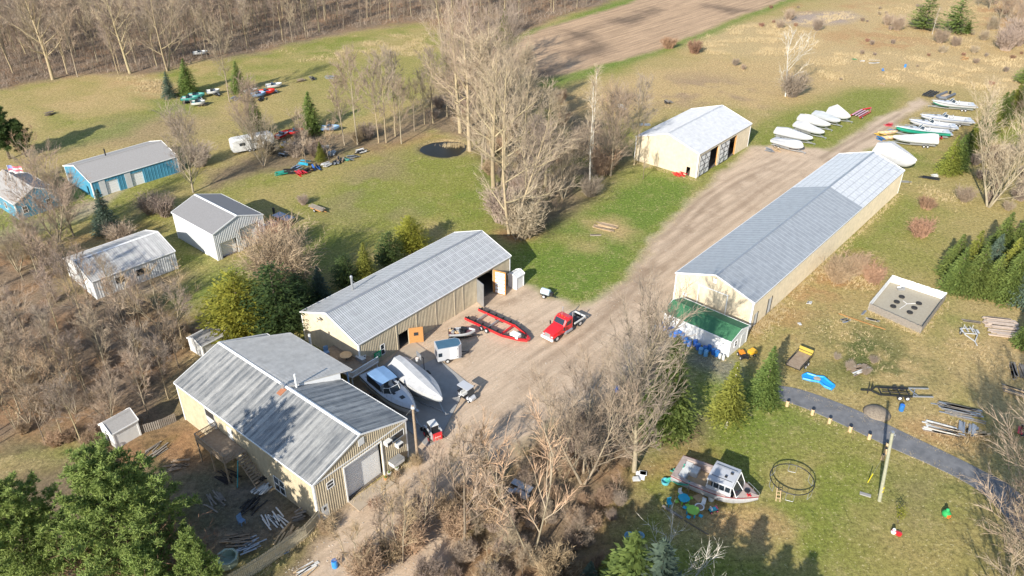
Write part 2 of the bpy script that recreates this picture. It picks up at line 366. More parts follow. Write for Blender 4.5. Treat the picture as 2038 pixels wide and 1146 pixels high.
# far right meadow
zone([(1020,165),(1200,150),(1420,60),(1560,10),(1700,-20),(2300,-60),(2300,300),(2038,200),(1900,240),(1740,235),(1640,200),(1500,230),(1430,200),(1270,260),(1180,230),(1080,190)],'dry',5,.75,3)
zone([(1100,190),(1200,160),(1400,110),(1620,120),(1700,170),(1600,200),(1500,245),(1430,200),(1330,215),(1250,240),(1150,230)],'tan',6,.8,3)
zone([(1200,180),(1400,150),(1560,180),(1480,240),(1420,205),(1250,210),(1180,210)],'pinkd',6,.7,3,patch=9,seed=22)
zone([(1360,80),(1460,50),(1560,40),(1640,80),(1620,110),(1500,115),(1400,110)],'straw',5,.85,2.5)
zone([(1540,40),(1700,0),(2100,-20),(2100,200),(1880,175),(1650,165),(1560,120)],'tan',8,.8,3); zone([(1540,40),(1700,10),(2100,0),(2100,200),(1880,165),(1650,150),(1560,120)],'straw',8,.55,3,patch=9,seed=90)
zone([(1650,60),(1830,50),(1850,100),(1780,110),(1660,90)],'rust',6,.6,3,patch=6,seed=24)
zone([(1560,10),(1760,5),(1700,20),(1600,30)],'rust',4,.6,3,patch=6,seed=25)
zone([(1920,0),(2100,0),(2100,70),(1960,50)],'rust',4,.7,3,patch=7,seed=26)
zone([(1550,40),(1600,25),(1690,22),(1712,32),(1680,45),(1600,52)],'reed',3,.9,1)
zone([(1600,100),(1700,90),(1800,110),(2050,130),(2038,180),(1800,150),(1640,130)],'straw',6,.5,3,patch=7,seed=27)
zone([(1680,180),(1790,178),(1800,200),(1790,230),(1720,240),(1690,215)],'grass',3,.8,1.5)
zone([(1520,240),(1700,175),(1790,178),(1780,215),(1700,270),(1640,300),(1540,290)],'grass',2.5,.8,1.5)
zone([(1790,200),(1900,230),(1960,240),(1900,300),(1800,300),(1800,250)],'dry',3,.7,2)
zone([(1940,240),(1995,230),(1900,330),(1860,320),(1910,285)],'rust',2,.6,1.5)
# right yard
zone([(1800,370),(1900,300),(2100,300),(2300,900),(1760,800),(1550,760),(1500,680),(1560,580)],'dry',5,.8,3)
zone([(1800,390),(1770,430),(1640,530),(1660,540),(1800,450),(1840,410)],'green',2,.7,1.2)
zone([(1800,400),(1880,430),(1880,560),(1780,540),(1680,520)],'grass',4,.6,3)
zone([(1500,660),(1560,590),(1640,540),(1700,560),(1600,640),(1560,700)],'rust',3,.6,2,patch=4,seed=30)
zone([(1640,525),(1690,505),(1760,525),(1740,575),(1660,580)],'rust',3,.55,2,patch=3,seed=34)
zone([(1880,560),(2038,570),(2038,620),(1900,600)],'straw',3,.6,2)
zone([(1860,600),(1900,590),(1900,640),(1850,690)],'green',2,.5,2)
zone([(1730,690),(1840,690),(1850,760),(1780,770)],'tan',3,.6,2)
zone([(1620,740),(1700,730),(1800,760),(1620,790)],'tan',3,.5,2,patch=4,seed=31)
zone([(1900,620),(2100,650),(2100,900),(1860,860),(1830,790),(1880,740)],'tan',4,.6,2.5,patch=5,seed=32)
zone([(1800,850),(1990,850),(1960,890),(1850,880)],'rust',2,.6,1.5)
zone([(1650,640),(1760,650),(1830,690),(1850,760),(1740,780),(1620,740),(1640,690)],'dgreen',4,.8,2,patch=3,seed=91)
# bottom right lawn
zone([(1395,735),(1470,740),(1540,800),(1800,900),(1950,960),(1960,1250),(1200,1250),(1250,1050),(1290,900),(1360,850)],'grass',3,.9,2)
zone([(1400,740),(1460,750),(1560,800),(1640,850),(1500,900),(1380,850)],'green',3,.6,2)
zone([(1560,880),(1740,900),(1720,1000),(1600,1010)],'dry',4,.4,3,patch=5,seed=36)
zone([(1560,1000),(1760,990),(1740,1146),(1560,1146)],'green',6,.35,3,patch=5,seed=37)
zone([(1760,930),(1870,950),(1890,1060),(1790,1070)],'pinkd',4,.5,2)
zone([(1740,1050),(1950,1040),(1980,1200),(1700,1200)],'dry',4,.8,2)
zone([(1250,920),(1370,890),(1410,910),(1340,960),(1250,960)],'rust',2.5,.7,1.5)
zone([(1330,980),(1520,1010),(1560,1050),(1540,1110),(1440,1080),(1330,1050)],'tan',2.5,.9,1.5)
zone([(1420,1020),(1540,1030),(1520,1070),(1440,1060)],'rust',2,.5,1.5)
zone([(1535,935),(1610,935),(1612,985),(1540,985)],'tan',1.2,.6,.8)
# floor of thicket, bottom centre
ZK.append(zone([(1010,880),(1100,820),(1210,740),(1300,700),(1390,740),(1370,850),(1290,920),(1240,1050),(1160,1250),(700,1250),(860,1100),(960,950)],'litter',3,.85,2.5))
zone([(1010,880),(1210,760),(1290,920),(1240,1050),(1160,1250),(700,1250),(860,1100)],'rust',3,.45,2,patch=4,seed=40)
# back yard of building, bottom left
ZK.append(zone([(200,880),(360,840),(470,880),(560,960),(640,1040),(560,1100),(440,1160),(100,1250),(-100,1000)],'brown',3,.9,2))
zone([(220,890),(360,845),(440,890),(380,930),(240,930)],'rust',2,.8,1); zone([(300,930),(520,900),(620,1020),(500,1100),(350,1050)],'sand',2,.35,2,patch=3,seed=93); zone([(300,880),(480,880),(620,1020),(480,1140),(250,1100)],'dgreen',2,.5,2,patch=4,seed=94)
zone([(380,950),(520,930),(600,1010),(560,1060),(440,1080)],'grey',3,.7,2)
ZK.append(zone([(560,1020),(640,1045),(540,1120),(440,1180),(640,1180),(700,1080),(720,1000)],'brown',1.5,.9,1))
forest_sl,_=zone(forest,'litter',3,.95,2)
zone(forest,'rust',3,.45,2,patch=6,seed=50)
zone(forest,'brown',3,.6,2,patch=5,seed=51)
# road, yard
yard=[(1830,195),(1730,245),(1650,300),(1560,288),(1500,290),(1440,338),(1400,378),(1335,440),(1298,478),(1262,535),(1215,582),(1185,600),(1140,606),(1105,592),(1070,578),(1040,568),(1018,562),(920,600),(714,745),(680,760),(690,800),(814,912),(770,950),(700,1000),(650,1060),(600,1110),(520,1180),(430,1280),(900,1280),(905,1100),(940,1010),(1000,930),(1100,850),(1195,790),(1260,725),(1320,690),(1335,650),(1336,590),(1640,350),(1745,290),(1800,232),(1850,205)]
FLD=[(1005,140),(1020,95),(1045,72),(1100,50),(1180,28),(1250,8),(1290,-10),(1660,-60),(1560,0),(1500,22),(1400,62),(1300,102),(1200,128),(1130,146),(1085,152),(1040,150)]
zone([(1010,95),(1060,60),(1300,-20),(1330,-10),(1080,70)],'green',2,.85,1)
zone([(1070,170),(1085,150),(1200,125),(1350,78),(1560,0),(1580,0),(1400,75),(1210,140),(1110,175)],'green',2,.8,1)
sl_f,d_f=zone(FLD,'field',1.2,1,.8)
for z in ([(1140,70),(1200,50),(1300,15),(1320,20),(1180,55),(1130,90)],[(1125,60),(1180,70),(1220,100),(1200,110),(1140,115),(1130,100),(1180,90),(1150,75)],[(1400,8),(1490,20),(1460,28),(1400,15)],[(1020,120),(1060,125),(1110,130),(1080,140),(1030,130)],[(1030,140),(1100,140),(1120,150),(1060,155)],[(1200,45),(1290,30),(1250,50)]): zone(z,'fieldd',3,.75,2)
sl_y,d_y=zone(yard,'gravel',1.0,1,.9)
for z in ([(1250,560),(1300,500),(1440,390),(1520,330),(1530,335),(1450,400),(1310,510),(1265,560)],[(1180,640),(1230,590),(1300,520),(1310,530),(1240,600),(1200,640)],[(1500,440),(1600,350),(1700,290),(1710,295),(1610,360),(1510,450)],[(960,570),(1040,580),(1060,600),(970,600)]): zone(z,'gravd',1.4,.55,1.2,patch=3,seed=60)
for z in ([(1060,760),(1240,700),(1200,780),(1090,840),(1000,900)],[(700,1000),(760,960),(800,950),(760,1010)],[(1240,590),(1290,560),(1310,650),(1240,700)]): zone(z,'gravd',3,.4,2,patch=4,seed=61)
def track(pts,w,c,amt,off=0):
    P=[Vector(G(*p)[:2]) for p in pts]; Lf=[];Rt=[]
    for i,p in enumerate(P):
        d=(P[min(i+1,len(P)-1)]-P[max(i-1,0)]).normalized(); n=Vector((-d.y,d.x)); Lf.append(tuple(p+n*(off+w/2)));Rt.append(tuple(p+n*(off-w/2)))
    zone(Lf+Rt[::-1],c,.5,amt,.18,world=True)
for o in (-.9,.9):
    track([(1640,318),(1690,288),(1740,262),(1800,228)],.55,'brown',.75,o)
    track([(1330,480),(1400,400),(1470,352),(1560,320)],.5,'gravd',.7,o)
    track([(1060,720),(1180,640),(1290,540),(1400,450),(1500,380),(1600,320)],.5,'gravd',.55,o)
    track([(1000,900),(1060,800),(1170,690),(1260,600),(1330,530)],.5,'gravd',.5,o+1)
    track([(1150,690),(1240,620),(1330,545),(1420,470),(1560,360)],.45,'gravd',.5,o+.5)
    track([(1260,560),(1310,490),(1390,410),(1430,380)],.6,'brown',.4,o)
    track([(760,1060),(860,960),(960,850),(1040,740),(1100,690)],.5,'gravd',.35,o)
zone([(1375,695),(1420,700),(1465,722),(1470,745),(1440,760),(1370,720)],'grey',1.5,.8,1)
# pond bank
PC=G(884,294); 
pond=[(831,296),(838,288),(858,281),(885,278),(915,279),(932,286),(930,297),(916,308),(890,313),(862,311),(840,304)]
def grow(p,k):
    cx=sum(a for a,b in p)/len(p);cy=sum(b for a,b in p)/len(p); return [(cx+(a-cx)*k,cy+(b-cy)*k) for a,b in p]
zone(grow(pond,1.1),'brown',1.2,.7,.3)
# heights: pond bowl, tiny unevenness
Z=(fbm(X,Y,9,70)-.5)*.10+(w2*.03)
lim=(np.abs(X)<264)&(Y>36)&(Y<330); Z*=lim
pd=sdist(X,Y,wp(pond)); Z=np.where(pd>0,-np.clip(pd*.9,0,1.3),Z); 
flat=sdist(X,Y,wp(yard)); Z=np.where(flat>0,Z*.35,Z)
# faces by kind
ny,nx=X.shape
kind=np.zeros(X.shape,int)
def setk(sl,d,v):
    kk=kind[sl]; kk[d>0]=v; kind[sl]=kk
for sl_,d_ in ZK: setk(sl_,d_,4)
setk(forest_sl,_,1); setk(sl_f,d_f,2); setk(sl_y,d_y,3)
idx=np.arange(nx*ny).reshape(ny,nx)
quads=np.stack([idx[:-1,:-1],idx[:-1,1:],idx[1:,1:],idx[1:,:-1]],-1).reshape(-1,4)
fk=kind[:-1,:-1].reshape(-1)
co=np.stack([X,Y,Z],-1).reshape(-1,3); cc=np.concatenate([COL.reshape(-1,3),np.ones((nx*ny,1))],1)
fa_=G(1540,5)-G(1085,150); FA=math.degrees(math.atan2(fa_.y,fa_.x)); RA_=46.5
def groundmat(name,mode):
    m,t,b=_nt(name); L=t.links.new
    at=N(t,'ShaderNodeAttribute',attribute_name='Col'); ge=N(t,'ShaderNodeNewGeometry')
    def noise(s,d=6,r=.7,mp=None):
        n=N(t,'ShaderNodeTexNoise',i_Scale=s,i_Detail=d,i_Roughness=r)
        if mp: 
            q=N(t,'ShaderNodeMapping'); q.inputs['Rotation'].default_value=(0,0,mp[0]); q.inputs['Scale'].default_value=(mp[1],mp[2],1)
            q.vector_type='POINT'; q.inputs['Rotation'].default_value=(0,0,0); q0=N(t,'ShaderNodeMapping'); q0.inputs['Rotation'].default_value=(0,0,mp[0]); L(ge.outputs['Position'],q0.inputs[0]); L(q0.outputs[0],q.inputs[0]); L(q.outputs[0],n.inputs['Vector'])
        else: L(ge.outputs['Position'],n.inputs['Vector'])
        return n.outputs['Fac']
    def rng_(o,a,b_,c,d):
        r=N(t,'ShaderNodeMapRange'); 
        for k,v in zip(('From Min','From Max','To Min','To Max'),(a,b_,c,d)): r.inputs[k].default_value=v
        L(o,r.inputs['Value']); return r.outputs[0]
    out=at.outputs['Color']
    def mulv(out,o):
        mu=N(t,'ShaderNodeVectorMath',operation='SCALE'); L(out,mu.inputs[0]); L(o,mu.inputs[3]); return mu.outputs[0]
    def mixc(out,f,c):
        mx=N(t,'ShaderNodeMix',data_type='RGBA'); L(f,mx.inputs[0]); L(out,mx.inputs[6]); mx.inputs[7].default_value=(*c,1); return mx.outputs[2]
    if mode=='grass':
        out=mixc(out,rng_(noise(.35,9,.85),.52,.66,0,.5),(.44,.34,.17))
        out=mixc(out,rng_(noise(.9,8,.85),.54,.66,0,.6),(.055,.08,.02))
        out=mulv(out,rng_(noise(2.0,8,.95),.38,.62,.38,1.7))
        out=mixc(out,rng_(noise(3.2,3,.6),.62,.68,0,.75),(.62,.54,.30))
        hb=(7,.10,.9)
    elif mode=='wood':
        out=mixc(out,rng_(noise(.6,8,.8),.5,.7,0,.7),(.06,.045,.035))
        out=mulv(out,rng_(noise(2,8,.85),.3,.7,.4,1.6))
        out=mixc(out,rng_(noise(3.3,3,.6),.62,.7,0,.6),(.45,.32,.2))
        hb=(5,.2,1)
    elif mode=='field':
        out=mulv(out,rng_(noise(1,7,.85,(R(-FA),.04,.9)),.4,.6,.68,1.25))
        out=mulv(out,rng_(noise(2.2,8,.85),.3,.7,.7,1.3)); hb=(5,.12,.8)
    else:
        out=mulv(out,rng_(noise(1,8,.85,(R(-RA_),.05,1.0)),.4,.6,.84,1.12))
        out=mixc(out,rng_(noise(.22,9,.85),.5,.66,0,.55),(.27,.19,.125)); out=mixc(out,rng_(noise(.35,9,.8,(R(20),1,1)),.56,.66,0,.5),(.50,.40,.29))
        out=mulv(out,rng_(noise(4,8,.9),.3,.7,.7,1.28))
        out=mixc(out,rng_(noise(9,2,.5),.67,.72,0,.6),(.12,.09,.06)); hb=(9,.06,.8)
    L(out,b.inputs['Base Color']); b.inputs['Roughness'].default_value=.95; b.inputs['Specular IOR Level'].default_value=.15
    bp=N(t,'ShaderNodeBump',i_Strength=hb[2],i_Distance=hb[1]); L(noise(hb[0],7,.85),bp.inputs['Height']); L(bp.outputs[0],b.inputs['Normal'])
    return m
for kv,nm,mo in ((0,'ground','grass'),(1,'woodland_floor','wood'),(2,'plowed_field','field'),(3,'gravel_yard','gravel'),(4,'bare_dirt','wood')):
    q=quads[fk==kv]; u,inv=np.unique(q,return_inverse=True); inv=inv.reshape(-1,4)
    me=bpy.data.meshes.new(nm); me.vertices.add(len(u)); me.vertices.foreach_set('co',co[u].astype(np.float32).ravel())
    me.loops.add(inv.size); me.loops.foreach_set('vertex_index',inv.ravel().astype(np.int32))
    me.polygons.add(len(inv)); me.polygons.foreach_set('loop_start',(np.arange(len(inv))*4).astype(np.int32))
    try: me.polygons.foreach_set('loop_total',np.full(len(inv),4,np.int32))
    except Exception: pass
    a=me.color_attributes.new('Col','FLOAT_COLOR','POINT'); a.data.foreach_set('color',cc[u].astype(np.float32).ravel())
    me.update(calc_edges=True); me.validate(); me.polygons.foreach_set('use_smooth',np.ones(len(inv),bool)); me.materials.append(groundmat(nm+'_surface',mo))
    o=bpy.data.objects.new(nm,me); col.objects.link(o); o['kind']='structure'
# pond water
mb=MB(); P=[G(*p) for p in grow(pond,1.0)]; mb.add([(p.x,p.y,-.28) for p in P],[tuple(range(len(P)))[::-1]])
m,t,b=_nt('pond_water_surface'); b.inputs['Base Color'].default_value=(.012,.013,.010,1); b.inputs['Roughness'].default_value=.3; b.inputs['Specular IOR Level'].default_value=.25
n_=N(t,'ShaderNodeTexNoise',i_Scale=1.5,i_Detail=4); bp=N(t,'ShaderNodeBump',i_Strength=.25,i_Distance=.05); t.links.new(n_.outputs['Fac'],bp.inputs['Height']); t.links.new(bp.outputs[0],b.inputs['Normal'])
o=mb.build('pond_water',m); o['kind']='structure'
if (lambda f:(f[0]))( [o.data.polygons[0].normal.z] )<0: o.data.flip_normals()
def sheet(name,pts,z,m,kind='structure',world=False):
    mb=MB(); P=pts if world else wp(pts); n=len(P)
    a=sum(P[i][0]*P[(i+1)%n][1]-P[(i+1)%n][0]*P[i][1] for i in range(n))
    if a<0:P=P[::-1]
    mb.prism(P,-.05,z); o=mb.build(name,m)
    if kind:o['kind']=kind
    return o
M['asphalt']=mat('asphalt',(.105,.108,.115),.85,c2=(.20,.20,.205),scale=.8,bump=.4,bscale=20)
M['concrete']=mat('concrete',(.34,.28,.21),.85,c2=(.44,.36,.27),scale=.7,bump=.2)
M['concreteg']=mat('grey_concrete',(.26,.25,.24),.85,c2=(.34,.33,.31),scale=.7,bump=.2)
def smoothpoly(pts,n=6):
    out=[]
    for i in range(len(pts)-1):
        p0=pts[max(i-1,0)];p1=pts[i];p2=pts[i+1];p3=pts[min(i+2,len(pts)-1)]
        for k in range(n):
            t_=k/n; out.append(tuple(.5*((2*p1[j])+(-p0[j]+p2[j])*t_+(2*p0[j]-5*p1[j]+4*p2[j]-p3[j])*t_*t_+(-p0[j]+3*p1[j]-3*p2[j]+p3[j])*t_**3) for j in range(2)))
    return out+[pts[-1]]
up_=smoothpoly([(1548,768),(1600,778),(1700,815),(1800,862),(1890,905),(1950,935),(2020,975),(2080,1040)]); lo_=smoothpoly([(1550,796),(1600,812),(1690,852),(1770,890),(1850,925),(1930,965),(1985,1010),(2030,1080)])
sheet('asphalt_driveway',up_+lo_[::-1],.09,M['asphalt'])
sheet('concrete_apron',[(728,762),(797,697),(826,681),(873,715),(932,763),(872,880),(850,890),(792,838)],.085,M['concreteg'])
sheet('concrete_slab',[(781,720),(797,697),(823,681),(871,712),(845,724),(800,741)],.10,M['concrete'])
sheet('shop_doorstep',[(694,1000),(764,949),(785,962),(715,1018)],.09,M['concrete'])
# ---------------- buildings ----------------
def wall_panel(parent,O,U,Nn,width,top,holes,m,rib=.3,ribd=.03,name='wall',ribw=.06):
    """O origin at wall foot, U along, Nn outward; top: function u->height; holes (u0,u1,z0,z1)"""
    O=Vector(O);U=Vector(U);Nn=Vector(Nn); Zv=Vector((0,0,1)); mb=MB(); th=.12
    us=sorted(set([0,width]+[h[0] for h in holes]+[h[1] for h in holes])); eave=min(top(0.001),top(width-.001))
    def cell(a,b,z0,z1):
        P=[O+U*u+Zv*z-Nn*k for k in(0,th) for u,z in((a,z0),(b,z0),(b,z1),(a,z1))]
        mb.add(P,[(0,1,2,3),(7,6,5,4),(0,4,5,1),(1,5,6,2),(2,6,7,3),(3,7,4,0)])
    for a,b in zip(us,us[1:]):
        z=0
        for h in sorted([h for h in holes if h[0]<=a+1e-6 and h[1]>=b-1e-6],key=lambda h:h[2]):
            if h[2]>z+.01: cell(a,b,z,h[2])
            z=h[3]
        if z<eave: cell(a,b,z,eave)
    mid=width/2
    if top(mid)>eave+.1:
        P=[O+U*u+Zv*z-Nn*k for k in(0,th) for u,z in((0,eave),(width,eave),(mid,top(mid)))]
        mb.add(P,[(0,1,2),(5,4,3),(0,3,4,1),(1,4,5,2),(2,5,3,0)])
    if rib:
        n=int(width/rib)
        for i in range(1,n):
            u=width*i/n; segs=[(0.02,top(u)-.02)]
            for h in holes:
                if h[0]-.03<u<h[1]+.03:
                    ns=[]
                    for s0,s1 in segs:
                        if h[2]>s0: ns.append((s0,min(s1,h[2])))
                        if h[3]<s1: ns.append((max(s0,h[3]),s1))
                    segs=ns
            for s0,s1 in segs:
                if s1-s0>.05:
                    P=[O+U*(u+du)+Zv*z+Nn*k for z in(s0,s1) for du,k in((-ribw,.001),(-ribw*.4,ribd),(ribw*.4,ribd),(ribw,.001))]
                    mb.add(P,[(0,1,5,4),(1,2,6,5),(2,3,7,6)])
    return mb.build(name,m,parent)
def window(parent,O,U,Nn,u0,u1,z0,z1,bars=1,fm=None,name='window',depth=.05):
    O=Vector(O);U=Vector(U);Nn=Vector(Nn);Z=Vector((0,0,1)); f=.07
    mb=MB(); A=lambda u,z,k=depth/2:O+U*u+Z*z+Nn*k
    for p,q,w in ((A(u0,z0),A(u1,z0),f),(A(u0,z1),A(u1,z1),f)): mb.bar(p,q,depth,w)
    for p,q in ((A(u0,z0),A(u0,z1)),(A(u1,z0),A(u1,z1))): mb.bar(p,q,depth if abs(U.x)>.5 else f,f if abs(U.x)>.5 else depth)
    if bars: mb.bar(A(u0,(z0+z1)/2),A(u1,(z0+z1)/2),depth,.05)
    w=mb.build(name,fm or M['trim'],parent)
    g=MB(); k=.012; g.add([A(u0,z0,k),A(u1,z0,k),A(u1,z1,k),A(u0,z1,k),A(u0,z0,-.03),A(u1,z0,-.03),A(u1,z1,-.03),A(u0,z1,-.03)],[(0,1,2,3),(7,6,5,4),(0,4,5,1),(1,5,6,2),(2,6,7,3),(3,7,4,0)])
    g.build('pane',M['glass'],w); return w
def rollup(parent,O,U,Nn,u0,u1,z1,m,recess=.45,slat=.28,name='overhead_door'):
    O=Vector(O);U=Vector(U);Nn=Vector(Nn);Z=Vector((0,0,1)); mb=MB(); n=max(3,int(z1/slat))
    for i in range(n):
        a=z1*i/n+.01;b=z1*(i+1)/n-.012
        P=[O+U*u+Z*z-Nn*(recess+k) for k in(0,.05) for u,z in((u0,a),(u1,a),(u1,b),(u0,b))]
        mb.add(P,[(0,1,2,3),(7,6,5,4),(0,4,5,1),(1,5,6,2),(2,6,7,3),(3,7,4,0)])
    P=[O+U*u+Z*z-Nn*(recess+.06) for u,z in((u0,0),(u1,0),(u1,z1),(u0,z1))]; mb.add(P,[(0,1,2,3)])
    d=mb.build(name,m,parent); return d
def roof_slope(mb,x0,x1,W,H,Rr,side,rib=.3,rh=.035,zoff=0):
    s=1 if side=='l' else -1
    n=max(2,int(round((x1-x0)/(rib or 1)))); w=(x1-x0)/n; prof=[]
    for i in range(n): prof+= [(x0+i*w,rh),(x0+i*w+.05,rh),(x0+i*w+.09,0),(x0+(i+1)*w-.04,0)]
    prof.append((x1,rh))
    if not rib or rh==0: prof=[(x0,0),(x1,0)]
    E_=[(x,s*W/2,H+h+zoff) for x,h in prof]; T=[(x,0.0,H+Rr+h+zoff) for x,h in prof]
    k=len(prof); fs=[(i,i+1,k+i+1,k+i) if s<0 else (i+1,i,k+i,k+i+1) for i in range(k-1)]
    mb.add(E_+T,fs)
    b=[(x0,s*W/2,H-.06+zoff),(x1,s*W/2,H-.06+zoff),(x1,0,H+Rr-.06+zoff),(x0,0,H+Rr-.06+zoff)]
    t=[(x0,s*W/2,H+zoff),(x1,s*W/2,H+zoff),(x1,0,H+Rr+zoff),(x0,0,H+Rr+zoff)]
    mb.add(b+t,[(3,2,1,0) if s<0 else (0,1,2,3),(0,1,5,4),(1,2,6,5),(3,0,4,7)])
def shed(name,label,cat,x,y,yaw,L,W,H,Rr,wm,rm,holes={},rib=.3,roofrib=.3,inset=.12,trim=True,fasc=None,wallm={},roofsplit=None,group=None,floor=True,cap=None,skip=()):
    t=thing(name,label,cat,(x,y,0),R(yaw),group); i=inset; hw=W/2-i; sl=Rr/(W/2); eh=H+sl*i-.07
    topf=lambda u:eh+sl*min(u,2*hw-u)
    flat=lambda u:eh
    F={'front':((i,hw,0),(0,-1,0),(-1,0,0),2*hw,topf),'back':((L-i,-hw,0),(0,1,0),(1,0,0),2*hw,topf),'right':((i,-hw,0),(1,0,0),(0,-1,0),L-2*i,flat),'left':((L-i,hw,0),(-1,0,0),(0,1,0),L-2*i,flat)}
    t_F={k:(Vector(v[0]),Vector(v[1]),Vector(v[2])) for k,v in F.items()}
    for k,(O,U,Nn,w,tp) in F.items():
        if k in skip: continue
        wd_=wall_panel(t,O,U,Nn,w,tp,holes.get(k,[]),wallm.get(k,wm),rib=rib)
    if roofsplit:
        for (a,b,mm,rr,rhh,lb) in roofsplit:
            mb=MB(); roof_slope(mb,a,b,W,H,Rr,'l',rr,rhh); roof_slope(mb,a,b,W,H,Rr,'r',rr,rhh); o=mb.build('roof',mm,t); o['label']=lb; rf=o
    else:
        mb=MB(); roof_slope(mb,0,L,W,H,Rr,'l',roofrib); roof_slope(mb,0,L,W,H,Rr,'r',roofrib); rf=mb.build('roof',rm,t)
    mb=MB(); mb.add([(0,-.22,H+Rr-.22*sl+.05),(L,-.22,H+Rr-.22*sl+.05),(0,0,H+Rr+.075),(L,0,H+Rr+.075),(0,.22,H+Rr-.22*sl+.05),(L,.22,H+Rr-.22*sl+.05)],[(0,1,3,2),(2,3,5,4)]); mb.build('ridge_cap',cap or M['trim'],rf)
    if trim:
        fm=fasc or M['trim']; mb=MB(); e=.02
        for xx in (-e,L+e):
            for s in (-1,1): mb.bar((xx,s*(W/2+.02),H-.02),(xx,0,H+Rr-.02),.05,.2)
        mb.build('rake_trim',fm,rf)
        mb=MB()
        for s in (-1,1): mb.box((L/2,s*(W/2+.03),H-.04),(L,.06,.16))
        mb.build('gutter',fm,rf)
        for a,b in ((i,hw),(i,-hw),(L-i,hw),(L-i,-hw)):
            sa=1 if a<L/2 else -1; sb=1 if b>0 else -1
            mb=MB(); mb.box((a+sa*.04-sa*.035,b+sb*.005-sb*.06,eh/2),(.06,.16,eh)); mb.box((a+sa*.08,b+sb*.03,eh/2),(.16,.05,eh)); mb.build('corner_trim',fm,t)
    if floor:
        mb=MB(); mb.box((L/2,0,.02),(L-2*i-.3,2*hw-.3,.16)); mb.build('floor',M['floor'],t)
    return t,F,rf
rA=metalroof('weathered_ribbed_roof',(.42,.41,.385),(.11,.12,.13),.85,(0,0),sx=1.3,sy=.10,rough=.5,metal=.15,band=(.92,.85))
rA2=metalroof('pale_ribbed_roof',(.60,.58,.54),(.42,.40,.36),.5,(0,0),sx=1.2,sy=.3)
rB=metalroof('galvanised_roof',(.40,.41,.42),(.25,.26,.27),.6,(.9,1.25),(.52,.53,.54),sx=2.2,sy=.2,rough=.45,metal=.25)
rC=metalroof('blue_grey_roof',(.32,.34,.36),(.24,.26,.28),.55,(1.0,0),(.5,.53,.56),sx=3,sy=.5,rough=.42,metal=.2)
rC2=metalroof('white_seamed_roof',(.58,.59,.60),(.48,.49,.50),.4,(1.0,1.1),(.27,.28,.30),sx=2,sy=.5,rough=.4,metal=.1)
rE=metalroof('white_roof',(.46,.47,.49),(.40,.41,.42),.4,sx=.6,sy=.5)
rG=metalroof('pale_streaked_roof',(.52,.51,.49),(.27,.265,.26),.6,sx=1.6,sy=.12,band=(.9,.6))
M['shingle']=mat('grey_shingles',(.28,.265,.25),.9,c2=(.36,.345,.33),scale=6,bump=.4,bscale=12)
M['dshingle']=mat('dark_grey_metal',(.20,.195,.195),.65,c2=(.25,.245,.245),scale=5)
M['gshingle']=mat('green_shingles',(.035,.14,.06),.85,c2=(.06,.19,.09),scale=5,bump=.3,bscale=14)
M['bluesiding']=metalroof('blue_siding',(.07,.27,.40),(.04,.19,.30),.4,sx=1,sy=1)
# A : two storey shop
LA,WA,HA,RA=24.78,12.59,5.4,2.19
hwA=WA/2-.12
A,FA,rfA=shed('shop_building','two storey tan metal shop with large white roll-up door, pale wing on its roof','building',-15.16,59.71,140.5,LA,WA,HA,RA,M['tan'],rA,
 holes={'front':[(hwA-2.4,hwA+2.5,0,4.75),(hwA-4.65,hwA-3.8,3.5,4.35),(hwA+3.95,hwA+5.75,3.55,4.45),(hwA-5.7,hwA-4.85,0,1.9)],
 'left':[(LA-.24-19+.1,LA-.24-17.05,3.75,4.85),(LA-.24-7.1,LA-.24-5.3,.15,2.2)]},rib=.27,roofrib=.3)
O,U,Nn=[Vector(v) for v in FA['front'][:3]]
rollup(A,O,U,Nn,hwA-2.4,hwA+2.5,4.75,M['trim'])
window(A,O,U,Nn,hwA-4.65,hwA-3.8,3.5,4.35)
w_=window(A,O,U,Nn,hwA+3.95,hwA+5.75,3.55,4.45,0)
mb=MB(); [mb.box(tuple(O+U*(hwA+u)+Nn*.05+Vector((0,0,z))),s) for u,z,s in ((-2.47,2.4,(.08,.14,4.9)),(2.57,2.4,(.08,.14,4.9)),(.05,4.82,(.08,5.1,.14)))]; mb.build('door_frame',M['trim'],A)
mb=MB(); mb.box(tuple(O+U*hwA+Nn*.02+Vector((0,0,5.2))),(.05,2*hwA-.2,.14)); mb.build('eave_trim',M['trim'],A)
mb=MB(); mb.box(tuple(O+U*(hwA-5.28)+Nn*-.02+Vector((0,0,.96))),(.06,.8,1.86)); dd=mb.build('entry_door',M['offwhite'],A)
mb=MB(); mb.box(tuple(O+U*(hwA-5.28)+Nn*.015+Vector((0,0,1.4))),(.02,.3,.4)); mb.build('door_window',M['glass'],dd)
mb=MB(); mb.box(tuple(O+U*(hwA+.06)+Nn*.06+Vector((0,0,6.55))),(.05,.75,.85)); mb.build('gable_vent',M['white'],A)
O2,U2,N2=[Vector(v) for v in FA['left'][:3]]
window(A,O2,U2,N2,LA-.24-18.9,LA-.24-17.05,3.75,4.85,0,M['offwhite'])
mb=MB(); mb.box(tuple(O2+U2*(LA-.24-17.9)+N2*.03+Vector((0,0,3.1))),(1.8,.05,1.05)); mb.build('wall_panel',M['offwhite'],A)
for q in (-7.1,-6.2): window(A,O2,U2,N2,LA-.24+q,LA-.24+q+.88,.2,2.15,1,M['trim'],'glazed_door')
mb=MB(); mb.box(tuple(O2+U2*(LA-14.5)+N2*.03+Vector((0,0,3.6))),(.9,.05,1.9)); mb.build('upper_door',M['offwhite'],A)
